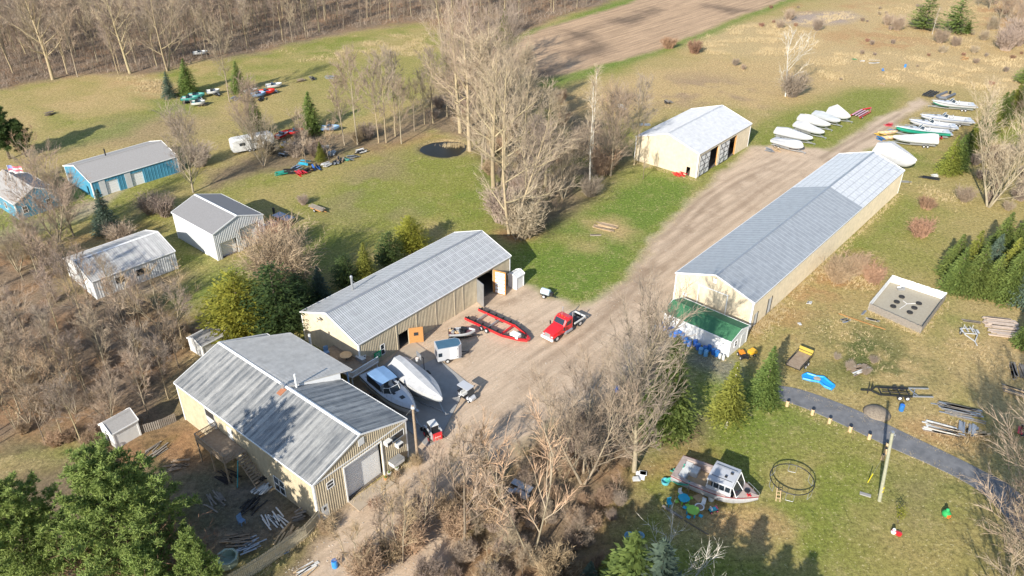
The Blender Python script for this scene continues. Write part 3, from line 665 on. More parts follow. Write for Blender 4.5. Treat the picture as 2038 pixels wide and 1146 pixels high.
# pale low slope wing reaching out from the ridge over the deck
sl=RA/(WA/2); mb=MB(); nn=44; zt=HA+RA+.06; E0=7.75; ze=6.12
xa=lambda f:(11.7-1.25*f)+((24.55-11.7)+(-3.2+1.25)*f)*0
xw=lambda u,f:(11.7-1.25*f)+u*((24.55-2.6*f)-(11.7-1.25*f))
for i in range(nn):
    a=i/nn; b=(i+1)/nn; m_=a+.2/nn
    for (u,v,h) in ((a,m_,.03),(m_,b,0)): mb.add([(xw(u,1),-E0,ze+h),(xw(v,1),-E0,ze+h),(xw(v,0),-.15,zt+h),(xw(u,0),-.15,zt+h)],[(0,1,2,3)])
q=[(xw(0,1),-E0),(xw(1,1),-E0),(xw(1,0),-.15),(xw(0,0),-.15)]; zz=[ze,ze,zt,zt]
mb.add([(x,y,z-.14) for (x,y),z in zip(q,zz)]+[(x,y,z-.005) for (x,y),z in zip(q,zz)],[(3,2,1,0),(0,1,5,4),(1,2,6,5),(3,0,4,7)])
wg=mb.build('wing_roof',rA2,A)
for u in (0,1):
    mb=MB(); P=[(xw(u,.02),-.3,zt-.16),(xw(u,.8),-WA/2+.1,HA+.04),(xw(u,.8),-WA/2+.1,ze+.15)]; mb.add(P+[(x+.04,y,z) for x,y,z in P],[(0,1,2),(5,4,3),(0,3,4,1),(1,4,5,2),(2,5,3,0)]); mb.build('wing_gable',M['trim'],A)
x0,x1=10.5,21.5
mb=MB(); mb.box(((x0+x1)/2+3.5,-WA/2-1.2,1.9),(5,2.2,3.8)); mb.build('wing_wall',M['tan'],A)
mb=MB(); [mb.box((x,-E0+.2,ze/2-.1),(.14,.14,ze-.2)) for x in (11.2,14.6,18.5)]; mb.build('post',M['bluefab'],A)
mb=MB(); mb.tube([(11.3,-.8,HA+RA-.3),(11.3,-.8,HA+RA+1.5)],.11,10); mb.build('vent_pipe',M['white'],rfA)
mb=MB(); mb.tube([(12.1,.35,HA+RA-.2),(12.1,.35,HA+RA+.55)],.16,10); mb.lathe([(.05,0),(.26,.02),(.05,.16)],(12.1,.35,HA+RA+.55),10); mb.build('flue',M['steel'],rfA)
mb=MB(); mb.box((11.9,.75,HA+RA-.22),(.7,.9,.06),M=Matrix.Rotation(-math.atan(sl),3,'X')); mb.build('rust_patch',mat('rusted_flashing',(.35,.14,.07),.8),rfA)
mb=MB(); mb.tube([(20.5,-9.4,3.3),(20.5,-9.4,5.6)],.16,10); mb.build('vent_pipe',M['offwhite'],A)
def attached(name,label,cat,parentxf,c,builder): pass
def world(t,p): 
    a=t.rotation_euler.z; return Vector((t.location.x+p[0]*math.cos(a)-p[1]*math.sin(a),t.location.y+p[0]*math.sin(a)+p[1]*math.cos(a),p[2]))
def ac_unit(label,p,rz):
    t=thing('air_conditioner',label,'air conditioner',p,rz,'air conditioners on the shop gable')
    MB().box((.3,0,0),(.6,.75,.5)).build('casing',M['offwhite'],t)
    mb=MB(); mb.box((.61,0,0),(.02,.6,.36)); mb.build('grille',M['black'],t); return t
ac_unit('boxy white air conditioner high beside the top corner of the roll-up door',world(A,(-.03,-3.15,4.5)),A.rotation_euler.z+PI)
ac_unit('small white air conditioner under the upper window of the shop gable',world(A,(-.03,-4.6,3.2)),A.rotation_euler.z+PI)
t=thing('propane_heater_unit','grey and white rooftop style unit on the gable low right of the roll-up door','heater',world(A,(-.03,-3.9,1.3)),A.rotation_euler.z+PI)
MB().box((.45,0,.1),(.9,1.5,.5)).build('casing',M['offwhite'],t); MB().box((.45,0,.37),(.96,1.56,.05)).build('lid',M['steel'],t)
mb=MB(); [mb.bar((.02,y,-.5),(.8,y,-.17),.06,.06) for y in(-.6,.6)]; mb.build('bracket',M['steel'],t)
# deck on its left side
t=thing('wooden_deck','raised weathered wooden deck with railings on the back yard side of the shop','deck',world(A,(11.6,6.25,0)),A.rotation_euler.z)
mb=MB(); [mb.box((.07+i*.145,1.3,2.93),(.13,2.6,.05)) for i in range(38)]; mb.build('deck_boards',M['wood'],t)
mb=MB(); [mb.box((x,y,1.45),(.14,.14,2.9)) for x in(.2,2.8,5.4) for y in(.3,2.5)]; mb.build('posts',M['wood'],t)
mb=MB()
for p,q in (((0,2.55),(5.5,2.55)),((5.5,2.55),(5.5,.1)),((0,2.55),(0,1.3))):
    for z in (3.3,3.9): mb.bar((*p,z),(*q,z),.08,.08)
    d=Vector(q)-Vector(p); n=max(1,int(d.length/.16))
    for i in range(n+1): c_=Vector(p)+d*i/n; mb.box((c_.x,c_.y,3.42),(.04,.04,.95))
mb.build('railing',M['wood'],t)
mb=MB(); [mb.box((-.2-i*.26,.7,2.75-i*.235),(.25,1.1,.05)) for i in range(12)]; mb.bar((0,1.25,2.85),(-3.2,1.25,.05),.06,.2);mb.bar((0,.15,2.85),(-3.2,.15,.05),.06,.2); mb.build('stairs',M['wood'],t)
# blue rail post
t=thing('blue_pole','long turquoise board leaning off the end of the wooden deck','board',world(A,(10.6,8.6,0)),0); MB().bar((0,0,.05),(.3,.9,3.0),.16,.06).build('plank',mat('turquoise_paint',(.05,.35,.4),.6),t)
# B : long shop
LB,WB,HB,RB=29.49,11.56,4.48,2.26
B_,FB,rfB=shed('long_shop_building','long tan metal shop with galvanised roof beside the dirt yard','building',-23.44,83.02,50.23,LB,WB,HB,RB,M['tan'],rB,
 holes={'right':[(3.45,4.1,.85,2.4),(.35,.95,.75,2.35),(6.6,8.35,.0,2.4),(21.95,25.4,0,4.0)]},rib=.27,fasc=None,cap=M['steel'],wallm={'front':M['tan2']})
O,U,Nn=[Vector(v) for v in FB['right'][:3]]
window(B_,O,U,Nn,3.45,4.1,.85,2.4); window(B_,O,U,Nn,.35,.95,.75,2.35)
mb=MB(); mb.bar(O+U*8.4+Vector((0,0,1.25)),O+U*9.9-Vector((0,1.15,0))+Vector((0,0,1.25)),.08,2.4); dd=mb.build('swing_door',M['osb'],B_)
d_=(Vector((1.5,-1.15,0))).normalized(); nn_=Vector((d_.y,-d_.x,0)); c=O+U*9.15+Vector((0,-.58,1.45)); mb=MB(); mb.bar(c-d_*.3+nn_*.05,c+d_*.3+nn_*.05,.03,.5); mb.build('door_window',M['glass'],dd)
mb=MB(); mb.bar(O+U*25.4+Vector((0,0,1.95)),O+U*25.9+Vector((0,-2.0,1.95)),.08,3.8); dd=mb.build('swing_door',M['osb'],B_)
mb=MB(); d_=Vector((.5,-2,0)).normalized(); n3=Vector((d_.y,-d_.x,0))
for i in range(6): c=O+U*25.4+d_*1.15+n3*.07+Vector((0,0,.4+i*.6)); mb.bar(c-d_*.75,c+d_*.75,.04,.46)
mb.build('door_panel',M['trim'],dd)
mb=MB(); mb.bar(O+U*21.9+Vector((0,0,1.95)),O+U*21.4+Vector((0,-1.7,1.95)),.08,3.8); dd=mb.build('swing_door',M['steel'],B_)
mb=MB(); mb.box(tuple(O+U*25+Nn*-1.5+Vector((0,0,3.5))),(.1,.1,.1)); 
for xx,z in ((1,6.3),):pass
mb=MB(); [mb.box(tuple(O+U*u+Nn*.045+Vector((0,0,2.2))),(.12,.05,4.3)) for u in (6.3,9.9,13.5,17.2,18.9)]; mb.build('post_trim',M['tan2'],B_)
# sign on B
t=thing('green_sign','small green sign board fixed low on the tan wall beside a window','sign',world(B_,(2.45,-WB/2+.02,0)),B_.rotation_euler.z)
MB().box((.45,-.04,1.35),(1.15,.05,1.0)).build('board',mat('green_sign_paint',(.02,.32,.13),.5),t); mb=MB(); [mb.box((.45,-.07,1.15+.22*i),(.8-.1*i,.01,.06)) for i in range(3)]; mb.build('lettering',M['offwhite'],t)
def dish(label,p,rz):
    t=thing('satellite_dish',label,'satellite dish',p,rz); mb=MB(); mb.lathe([(.05,0),(.25,.05),(.42,.16),(.40,.17),(.24,.08),(.03,.03)],(0,0,0),16)
    o=mb.build('reflector',M['steel'],t); o.rotation_euler=(R(50),0,0); MB().tube([(0,0,-.05),(0,.3,-.2)],.03,6).build('arm',M['black'],t)
    return t
dish('round grey satellite dish high on the end gable of the long tan shop',world(B_,(-.4,1.2,5.4)),B_.rotation_euler.z+PI/2)
mb=MB(); mb.tube([(7.2,3.5,5.2),(7.2,3.5,7.2)],.16,10); mb.lathe([(.18,0),(.2,.3),(.1,.45)],(7.2,3.5,7.2),10); ch=mb.build('chimney',M['steel'],rfB)
MB().tube([(7.2,3.5,6.9),(8.2,2.6,5.7)],.02,5).build('brace',M['steel'],ch)
# C : very long shed
LC,WC,HC,RC=59.86,12.21,4.53,2.02
hwC=WC/2-.12
C_shed,FC,rfC=shed('storage_barn','very long cream storage barn with grey front roof and white rear roof','building',27.88,93.13,49.09,LC,WC,HC,RC,M['tan2'],rC,
 holes={'right':[(1.0,1.95,0,2.15),(5.2,6.2,0,2.6)]},rib=.3,roofsplit=[(0,39.1,rC,.25,.02,'blue grey metal roof of the front two thirds'),(39.13,LC,rC2,.3,.015,'white seamed roof of the rear third')],cap=M['steel'])
O,U,Nn=[Vector(v) for v in FC['front'][:3]]
mb=MB(); mb.box(tuple(O+U*(hwC-.0)+Nn*.035+Vector((0,0,2.05))),(.07,4.4,4.0)); dd=mb.build('sliding_door',M['tan2'],C_shed)
mb=MB(); [mb.box(tuple(O+U*(hwC+u)+Nn*.08+Vector((0,0,z))),s) for u,z,s in ((-2.2,2.05,(.05,.14,4.1)),(2.2,2.05,(.05,.14,4.1)),(0,4.1,(.05,4.6,.14)))]; mb.build('door_frame',M['trim'],dd)
mb=MB(); mb.box(tuple(O+U*hwC+Nn*.05+Vector((0,0,5.55))),(.05,.55,.7)); mb.build('gable_vent',M['trim'],C_shed)
mb=MB(); mb.box(tuple(O+U*(hwC-4.2)+Nn*.05+Vector((0,0,1.7))),(.05,.6,.5)); mb.build('vent',M['offwhite'],C_shed)
O,U,Nn=[Vector(v) for v in FC['right'][:3]]
mb=MB(); mb.box(tuple(O+U*1.47+Nn*-.03+Vector((0,0,1.07))),(.93,.06,2.1)); mb.box(tuple(O+U*5.7+Nn*-.03+Vector((0,0,1.3))),(.95,.06,2.55)); mb.build('side_door',M['offwhite'],C_shed)
mb=MB(); [mb.box(tuple(O+U*u+Nn*.03+Vector((0,0,h/2))),(.08,.06,h)) for u,h in ((.95,2.2),(2.0,2.2),(5.1,2.7),(6.25,2.7))]; mb.build('door_frame',M['black'],C_shed)
mb=MB(); mb.tube([tuple(O+U*0.2+Nn*-.0+Vector((-.25,-.0,.1))),tuple(O+Vector((-.25,.0,3.9)))],.03,6)
# D : green roofed shed, fitted box, gable across
LD,WD,HD,RD=10.48,5.06,2.54,.73
def gambrel():
    t,F,rf=shed('garden_shed','white shed with dark green shingled roof in front of the long barn','shed',22.17,91.85,-42.18,LD,WD,HD,RD,M['white'],M['gshingle'],holes={'back':[(1.2,2.0,.9,1.8)]},rib=0,roofrib=0,inset=.15,trim=True,fasc=M['trim'],cap=M['gshingle'])
    O,U,Nn=[Vector(v) for v in F['back'][:3]]
    window(t,O,U,Nn,1.2,2.0,.9,1.8); mb=MB(); mb.box(tuple(O+U*3.4+Nn*.03+Vector((0,0,1.0))),(.05,.95,1.95)); mb.build('door',M['offwhite'],t)
    return t
D_=gambrel()
# E : far tan building
LE,WE,HE,RE=22.08,14.29,4.99,2.37
E_b,FE,rfE=shed('boat_barn','tan barn with plain white roof and two open bays, beside the far trees','building',29.94,145.37,49.67,LE,WE,HE,RE,M['tan2'],rE,
 holes={'right':[(.7,8.2,0,4.35),(8.6,15.9,0,4.3)],'front':[(WE/2-.12+4.75,WE/2-.12+5.6,0,1.8)]},rib=.35,roofrib=.3,cap=rE)
O,U,Nn=[Vector(v) for v in FE['right'][:3]]
for u in (.7,8.7):
    mb=MB(); mb.box(tuple(O+U*(u+1.9)+Nn*.06+Vector((0,0,2.15))),(3.9,.06,4.2)); dd=mb.build('bay_door',M['white'],E_b)
    mb=MB()
    for k in range(5): mb.box(tuple(O+U*(u+1.9)+Nn*.11+Vector((0,0,.12+k*1.02))),(3.9,.04,.09))
    for a in (0,1.9,3.8): mb.box(tuple(O+U*(u+.05+a)+Nn*.11+Vector((0,0,2.15))),(.09,.05,4.2))
    for a in (0,1.9):
        mb.bar(O+U*(u+.05+a)+Nn*.13+Vector((0,0,.1)),O+U*(u+1.95+a)+Nn*.13+Vector((0,0,2.1)),.05,.08); mb.bar(O+U*(u+.05+a)+Nn*.13+Vector((0,0,4.2)),O+U*(u+1.95+a)+Nn*.13+Vector((0,0,2.1)),.05,.08)
    mb.build('cross_frame',M['black'],dd)
mb=MB(); [mb.box(tuple(O+U*u+Nn*-.2+Vector((0,0,2.1))),(.35,.3,4.2)) for u in (8.4,16.0)]; mb.build('jamb',M['osb'],E_b)
O,U,Nn=[Vector(v) for v in FE['front'][:3]]
# F : grey double garage
LF,WF,HF,RF=12.06,9.25,4.68,1.58; hwF=WF/2-.12
F_b,FF,rfF=shed('grey_garage','tall light grey garage with dark roof and two white overhead doors','garage',-43.21,111.45,139.78,LF,WF,HF,RF,M['grey_wall'],M['dshingle'],
 holes={'front':[(hwF-3.65,hwF-.75,0,2.7),(hwF+.1,hwF+3.5,0,3.85)]},rib=.3,roofrib=0.3,cap=M['trim'])
O,U,Nn=[Vector(v) for v in FF['front'][:3]]
rollup(F_b,O,U,Nn,hwF-3.65,hwF-.75,2.7,M['trim'],.5,.3); rollup(F_b,O,U,Nn,hwF+.1,hwF+3.5,3.85,M['trim'],.5,.3)
O,U,Nn=[Vector(v) for v in FF['left'][:3]]
mb=MB(); mb.box(tuple(O+U*(LF-.24-3.2)+Nn*.04+Vector((0,0,1.05))),(.9,.06,2.1)); mb.build('side_door',M['trim'],F_b)
# G : low pale building
LG,WG,HG,RG=12.69,10.01,3.06,1.55
G_b,FG,rfG=shed('low_outbuilding','low white metal building with streaked pale roof and two small windows, left edge of lawn','building',-63.76,99.83,46.94,LG,WG,HG,RG,M['grey_wall'],rG,holes={'right':[(6.3,7.5,1.3,2.2),(3.2,4.4,1.3,2.2)]},rib=.35)
O,U,Nn=[Vector(v) for v in FG['right'][:3]]
for u in (6.3,3.2):
    window(G_b,O,U,Nn,u,u+.6,1.3,2.2,0,M['black']); window(G_b,O,U,Nn,u+.62,u+1.2,1.3,2.2,0,M['black'])
# H : blue building
LH,WH,HH,RH=16.86,11.54,3.25,1.66
H_b,FH,rfH=shed('blue_garage','long bright blue garage with grey shingle roof and two white doors','garage',-80.12,134.4,48.09,LH,WH,HH,RH,M['bluesiding'],M['shingle'],holes={'right':[(2.55,4.75,0,2.5),(7.3,9.5,0,2.5)],'front':[(WH/2-.12+3.2,WH/2-.12+4.0,0,1.9)]},rib=.6,roofrib=0,cap=M['shingle'])
O,U,Nn=[Vector(v) for v in FH['right'][:3]]
for u in (2.55,7.3):
    rollup(H_b,O,U,Nn,u,u+2.2,2.5,M['trim'],.12,.5); mb=MB(); mb.box(tuple(O+U*(u-.65)+Nn*.03+Vector((0,0,1.45))),(1.1,.05,2.9)); mb.build('grey_panel',M['grey_wall'],H_b)
mb=MB(); mb.tube([(6.5,1.5,HH+1),(6.5,1.5,HH+2.6)],.13,8); mb.build('chimney',M['black'],rfH)
# I : blue building at the left edge
t_,F_,_r=shed('blue_cottage','small blue building with pale grey roof at the left edge of the picture','building',-82.5,124.8,141,12,7.6,3.0,1.9,M['bluesiding'],M['shingle'],holes={'front':[(1,1.8,.9,2.1),(5,5.8,.9,2.1)],'left':[(1,2,.9,2.1),(4,5,.9,2.1),(7,8,.9,2.1)]},rib=0,roofrib=0,cap=M['shingle'])
for k,us in (('front',(1,5)),('left',(1,4,7))):
    O,U,Nn=[Vector(v) for v in F_[k][:3]]
    for u in us: window(t_,O,U,Nn,u,u+(.8 if k=='front' else 1),.9,2.1)
# small outhouse by B
g0=G(1031,572); t,_F,_r=shed('tool_shed','tiny white shed standing by the far corner of the long shop','shed',g0.x-.9,g0.y-.3,50,1.9,1.7,2.1,.45,M['white'],M['offwhite'],rib=0,roofrib=0,inset=.08,cap=M['offwhite'],floor=False)
# playhouse
g0=G(236,880); t,F_,_r=shed('playhouse','small weathered white playhouse with arched doorway by the picket fence','playhouse',g0.x-.8,g0.y-.4,52,3.2,2.7,2.2,1.0,M['white'],M['shingle'],holes={'front':[(.7,1.5,0,1.45)]},rib=0,roofrib=0,inset=.1,cap=M['shingle'],floor=False)
O,U,Nn=[Vector(v) for v in F_['front'][:3]]
window(t,O,U,Nn,.85,1.35,1.55,2.0,0)
# carport by B/A back
g0=G(392,706); t,_F,_r=shed('small_back_shed','low grey roofed shed half hidden by the big evergreen behind the shop','shed',g0.x,g0.y,52,4.2,3.2,2.0,.7,M['offwhite'],M['shingle'],rib=0,roofrib=0,inset=.1,cap=M['shingle'],floor=False)
# deck between A and B
p0=G(640,700); t=thing('side_deck','wooden deck with white railing squeezed between the two tan shops','deck',(-24.9,80.3,0),R(50.23-90))
mb=MB(); [mb.box((.07+i*.145,2.2,2.0),(.13,4.4,.05)) for i in range(50)]; mb.build('deck_boards',M['wood'],t)
mb=MB(); [mb.box((x,y,.98),(.14,.14,1.96)) for x in(.2,3.5,7.0) for y in(.2,4.2)]; mb.build('posts',M['offwhite'],t)
mb=MB()
for p,q in (((7.2,.1),(7.2,4.3)),((0,.1),(7.2,.1))):
    for z in (2.2,2.95): mb.bar((*p,z),(*q,z),.08,.08)
    d=Vector(q)-Vector(p); n=int(d.length/.18)
    for i in range(n+1): c=Vector(p)+d*i/max(n,1); mb.box((c.x,c.y,2.5),(.05,.05,.9))
mb.build('railing',M['trim'],t)
t2=thing('deck_chair','blue and pink cushioned chair at the far end of the side deck','chair',world(t,(.9,1.3,2.03)),.5)
MB().box((0,0,.35),(.6,.6,.12)).box((-.25,-.25,.15),(.06,.06,.3)).box((.25,.25,.15),(.06,.06,.3)).box((.25,-.25,.15),(.06,.06,.3)).box((-.25,.25,.15),(.06,.06,.3)).build('seat',M['bluefab'],t2); MB().box((0,.3,.75),(.6,.1,.75)).build('backrest',M['bluefab'],t2)
t2=thing('storage_bench','pale grey storage bench near the white railing of the side deck','bench',world(t,(5.2,3.2,2.03)),t.rotation_euler.z)
MB().box((0,0,.25),(1.3,.6,.5)).build('chest',M['steel'],t2); MB().box((0,0,.53),(1.36,.66,.05)).build('lid',M['offwhite'],t2)
t2=thing('round_table','round tan table on the side deck','table',world(t,(3.6,2.2,2.03)),0)
MB().lathe([(.75,.66),(.78,.7),(.75,.74)],n=20).build('table_top',M['newwood'],t2); MB().tube([(0,0,0),(0,0,.66)],.06,8).build('pedestal',M['black'],t2)
# ---------------- vegetation ----------------
def rot_about(v,ax,a): return Matrix.Rotation(a,3,ax)@v
def perp(d):
    a=Vector((random.uniform(-1,1),random.uniform(-1,1),random.uniform(-1,1))); return (a-d*a.dot(d)).normalized()
def limb(mb,p,d,L,r,seg,n,wob,lift,mi,tip=.25):
    pts=[p.copy()];rad=[r]
    for i in range(seg):
        d=(d+perp(d)*random.uniform(0,wob)+Vector((0,0,lift))).normalized(); p=p+d*(L/seg); pts.append(p.copy()); rad.append(r*(1-(1-tip)*(i+1)/seg))
    mb.tube(pts,rad,n,False,mi); return pts,rad,d
def bare(seed,h,r0,spread=.5,start=.3,nl=14,style='oval',twn=9,trunkfork=0,lean=.05,tw=.016,tlen=1.0,fine=4):
    """returns trunk MB and crown MB (slot0 bark, slot1 twigs)"""
    random.seed(seed); tr=MB(); cr=MB()
    stems=[(Vector((0,0,-.1)),Vector((random.uniform(-lean,lean),random.uniform(-lean,lean),1)).normalized(),h,r0)]
    if trunkfork:
        stems=[]
        for i in range(trunkfork):
            a=2*PI*i/trunkfork+random.uniform(-.4,.4); s=random.uniform(.12,.32)*(1+spread)
            stems.append((Vector((math.cos(a)*r0*.6,math.sin(a)*r0*.6,-.1)),Vector((math.cos(a)*s,math.sin(a)*s,1)).normalized(),h*random.uniform(.8,1),r0*random.uniform(.55,.8)))
    for (p,d,hh,rr) in stems:
        pts,rad,_=limb(tr,p,d,hh,rr,9,7,.07,.03,0,.12)
        def at(t):
            f=t*9;i=min(8,int(f));return pts[i].lerp(pts[i+1],f-i),rad[i]+(rad[i+1]-rad[i])*(f-i),(pts[i+1]-pts[i]).normalized()
        nn=max(4,int(nl/max(1,len(stems)**.7)))
        for k in range(nn):
            t=start+(1-start)*(k+random.random()*.6)/nn; t=min(t,.97)
            q,rq,dd=at(t); u=(t-start)/(1-start)
            prof={'oval':math.sin(PI*min(1,u*.75+.25))**.8,'vase':.75+.2*u,'cone':1-u*.75,'tall':.55+.35*math.sin(PI*u)}[style]
            L=hh*spread*prof*random.uniform(.7,1.15)*(1-.45*max(0,u-.6)/.4)
            ang={'oval':1.0-.45*u,'vase':.78-.42*u,'cone':1.25-.5*u,'tall':.7-.3*u}[style]
            bd=rot_about(dd,perp(dd),ang*random.uniform(.8,1.15))
            rl=max(.03,rq*random.uniform(.35,.6))
            lp,lr,ld=limb(cr,q,bd,L,rl,6,4,.10 if style=='vase' else .16,.07,0,.2)
            m2=max(3,int(L*1.6))
            for j in range(m2):
                tt=.2+.8*(j+random.random())/m2; f=min(5.99,tt*6);i=int(f); q2=lp[i].lerp(lp[i+1],f-i); d2=(lp[i+1]-lp[i]).normalized()
                L2=L*random.uniform(.22,.42)*(1.15-tt*.5); b2=rot_about(d2,perp(d2),random.uniform(.4,.85))
                p2,r2,_=limb(cr,q2,b2,L2,max(tw*1.2,lr[i]*.4),3,3,.2,.08,1,.3)
                for jj in range(twn):
                    f=random.uniform(.4,2.99);i=int(f); q3=p2[i].lerp(p2[i+1],f-i); d3=(p2[i+1]-p2[i]).normalized()
                    L3=random.uniform(.5,1.2)*tlen; b3=(rot_about(d3,perp(d3),random.uniform(.3,.8))+Vector((0,0,.12))).normalized()
                    e=q3+b3*L3; s=perp(b3)*tw; s2=b3.cross(s)
                    cr.add([q3+s,q3-s*.5+s2,q3-s*.5-s2,e],[(0,1,3),(1,2,3),(2,0,3)],1)
                    for _k in range(fine):
                        u_=random.uniform(.3,1); q4=q3.lerp(e,u_); b4=rot_about(b3,perp(b3),random.uniform(.3,.7)); e4=q4+b4*L3*random.uniform(.3,.55); s=perp(b4)*tw*.7
                        cr.add([q4+s,q4-s,e4],[(0,1,2)],1)
    return tr,cr
def mktree(name,cat,tr,cr,mb_,mt):
    t=thing(name,'bare tree',cat,(0,0,0)); tr.build('trunk',mb_,t,smooth=True); cr.build('crown',[mb_,mt],t,smooth=False); return t
PROTO={}
def reg(k,t,h): PROTO[k]=[t,h,0]
def plant(k,g,h=None,label=None,group=None,rz=None,sxy=1,cat=None):
    t,H0,used=PROTO[k]; s=(h/H0) if h else 1; rz=random.uniform(0,6.28) if rz is None else rz
    sc=(s*sxy,s*sxy,s)
    if not used:
        PROTO[k][2]=1; kids(t); t.location=g; t.rotation_euler.z=rz; t.scale=sc; t['label']=label or t['label']
        if cat:t['category']=cat
        if group:t['group']=group
        KIDS[t.name]=kids(t)
        return t
    return dup(t,g,rz,label,group,sc,cat)
for i in range(5):
    tr,cr=bare(100+i,15,.16,.42,.3,19,'tall',9,tw=.022,fine=2); reg('wood%d'%i,mktree('bare_tree','tree',tr,cr,M['bark'] if i%2 else M['bark2'],M['twig'] if i%2 else M['twigp']),15)
for i in range(3):
    tr,cr=bare(200+i,22,.42,.42,.2,20,'oval',6,trunkfork=0 if i else 2,tw=.022,tlen=1.3,fine=2); reg('cotton%d'%i,mktree('cottonwood_tree','tree',tr,cr,M['bark2'],M['twig']),22)
for i in range(3):
    tr,cr=bare(300+i,10,.17,.66,.12,40,'vase',7,trunkfork=0 if i!=1 else 3,tw=.015,tlen=1.0,fine=3); reg('vase%d'%i,mktree('bare_shade_tree','tree',tr,cr,M['bark'],M['twig'] if i else M['twigp']),10)
for i in range(3):
    tr,cr=bare(400+i,6,.07,.42,.25,12,'vase',8,trunkfork=(0,2,3)[i],tw=.015,tlen=.8,fine=3); reg('sap%d'%i,mktree('bare_sapling','tree',tr,cr,M['barkd'] if i==0 else M['bark'],M['twigo'] if i else M['twig']),6)
for i in range(2):
    tr,cr=bare(430+i,7,.10,.6,.18,12,'oval',4,trunkfork=2*i,tw=.015,tlen=.9,fine=1,lean=.2); reg('white%d'%i,mktree('pale_bare_tree','tree',tr,cr,M['barkw'],M['barkw']),7)
tr,cr=bare(450,12,.13,.14,.35,12,'tall',6,tw=.02); reg('birch',mktree('birch_tree','tree',tr,cr,M['barkw'],M['twig']),12)
def bush(seed,h,r,n,mt,tw=.014,fine=6,arch=.5):
    random.seed(seed); mb=MB()
    for i in range(n):
        a=random.uniform(0,6.28); q=math.sqrt(random.random())*r*.35; p=Vector((math.cos(a)*q,math.sin(a)*q,-.05)); t=random.uniform(.1,1)*arch
        d=Vector((math.cos(a)*t,math.sin(a)*t,1)).normalized(); L=h*random.uniform(.6,1.1)
        pts,rad,_=limb(mb,p,d,L,tw*1.8,4,3,.22,-.03*arch,0,.3)
        for j in range(fine*2):
            f=random.uniform(.8,3.99);k=int(f); q3=pts[k].lerp(pts[k+1],f-k); d3=(pts[k+1]-pts[k]).normalized(); b3=rot_about(d3,perp(d3),random.uniform(.3,1)); L3=h*random.uniform(.15,.4); e=q3+b3*L3; s=perp(b3)*tw; s2=b3.cross(s)
            mb.add([q3+s,q3-s*.5+s2,q3-s*.5-s2,e],[(0,1,3),(1,2,3),(2,0,3)],0)
            for _ in range(fine//2):
                q4=q3.lerp(e,random.uniform(.3,1)); b4=rot_about(b3,perp(b3),random.uniform(.3,.9)); e4=q4+b4*L3*.5; s=perp(b4)*tw*.8; mb.add([q4+s,q4-s,e4],[(0,1,2)],0)
    t=mb.build('bare_bush',mt); tag(t,'bare twiggy bush','bush'); return t
for i,(mt,h,r,n) in enumerate(((M['twig'],2.2,1.4,70),(M['twigp'],2.4,1.6,80),(M['twigo'],2.0,1.5,80),(M['twigr'],1.2,1.5,60))): reg('bush%d'%i,bush(500+i,h,r,n,mt,.018),h)
reg('fan',bush(520,4.2,1.2,110,mat('tan_stems',(.42,.32,.2),.9,c2=(.30,.22,.15)),.017,8,.75),4.2)
reg('redfan',bush(521,4,1.2,90,M['twigr'],.02,8,.8),4)
def conifer(seed,h,r,mt,layers=22,per=13,trunkz=.05,droop=.25,leaf=.28,dens=1.0,shape='cone',bark=None):
    random.seed(seed); t=thing('conifer','evergreen','evergreen tree'); tr=MB(); tr.tube([(0,0,-.1),(0,0,h*.5),(0,0,h*.97)],[h*.022+.03,h*.013+.02,.015],7); tr.build('trunk',bark or M['barkd'],t,smooth=True)
    mb=MB(); h0=h*trunkz
    for l in range(layers):
        u=(l+.5)/layers
        for k in range(max(4,int(per*(1-u*.6)))):
            z=h0+(h-h0)*(u+random.uniform(-.5,.5)/layers); uu=(z-h0)/(h-h0)
            if shape=='cone': rr=r*(1-uu)**.85+.06
            elif shape=='egg': rr=r*math.sin(PI*min(1,(1-uu)*.62+.02))**.7*(1 if uu<.6 else 1)
            rr*=random.uniform(.55,1.18); a=random.uniform(0,6.28); ca,sa=math.cos(a),math.sin(a)
            steps=max(2,int(rr/(leaf*.55)*dens))
            for s in range(steps):
                f=(s+random.random())/steps; 
                if f<.25 and random.random()<.5: continue
                rad=rr*f; zz=z+rad*(.25 if uu>.8 else -.0)-droop*rad*f+random.uniform(-.06,.06)
                wdt=.25*rr*(1-f)+.08; off=random.uniform(-wdt,wdt)
                c=Vector((ca*rad-sa*off,sa*rad+ca*off,zz))
                L=leaf*random.uniform(.7,1.3); w=L*random.uniform(.3,.5)
                d=Vector((ca,sa,random.uniform(-.35,.35))); d=rot_about(d,Vector((0,0,1)),random.uniform(-.8,.8)).normalized()
                s_=d.cross(Vector((random.uniform(-.5,.5),random.uniform(-.5,.5),1))).normalized()*w
                up=Vector((0,0,random.uniform(.02,.10)))
                mb.add([c-d*L*.4,c+s_*.6+up*.5,c+d*L*.7,c-s_*.6-up*.3],[(0,1,2,3)])
    for _ in range(14):
        c=Vector((0,0,h-.5*random.random()*h*.06)); a=random.uniform(0,6.28); mb.add([c-Vector((.05,0,.1)),c+Vector((.05,.03,-.1)),c+Vector((math.cos(a)*.12,math.sin(a)*.12,.22))],[(0,1,2)])
    mb.build('crown',mt,t); return t
reg('spruce0',conifer(1,7,2.6,M['spruce'],36,30,leaf=.32,dens=1.2),7); reg('spruce1',conifer(2,7,2.5,M['ygreen'],36,28,leaf=.3,dens=1.2),7)
reg('bspruce',conifer(3,7,2.5,M['bluespruce'],36,28,leaf=.32,dens=1.2),7)
reg('thin',conifer(4,7,2.3,M['ygreen'],34,30,trunkz=.18,leaf=.32,dens=1.1,bark=M['barkw']),7)
reg('big',conifer(5,10,3.8,M['spruce'],46,36,leaf=.38,dens=1.3),10)
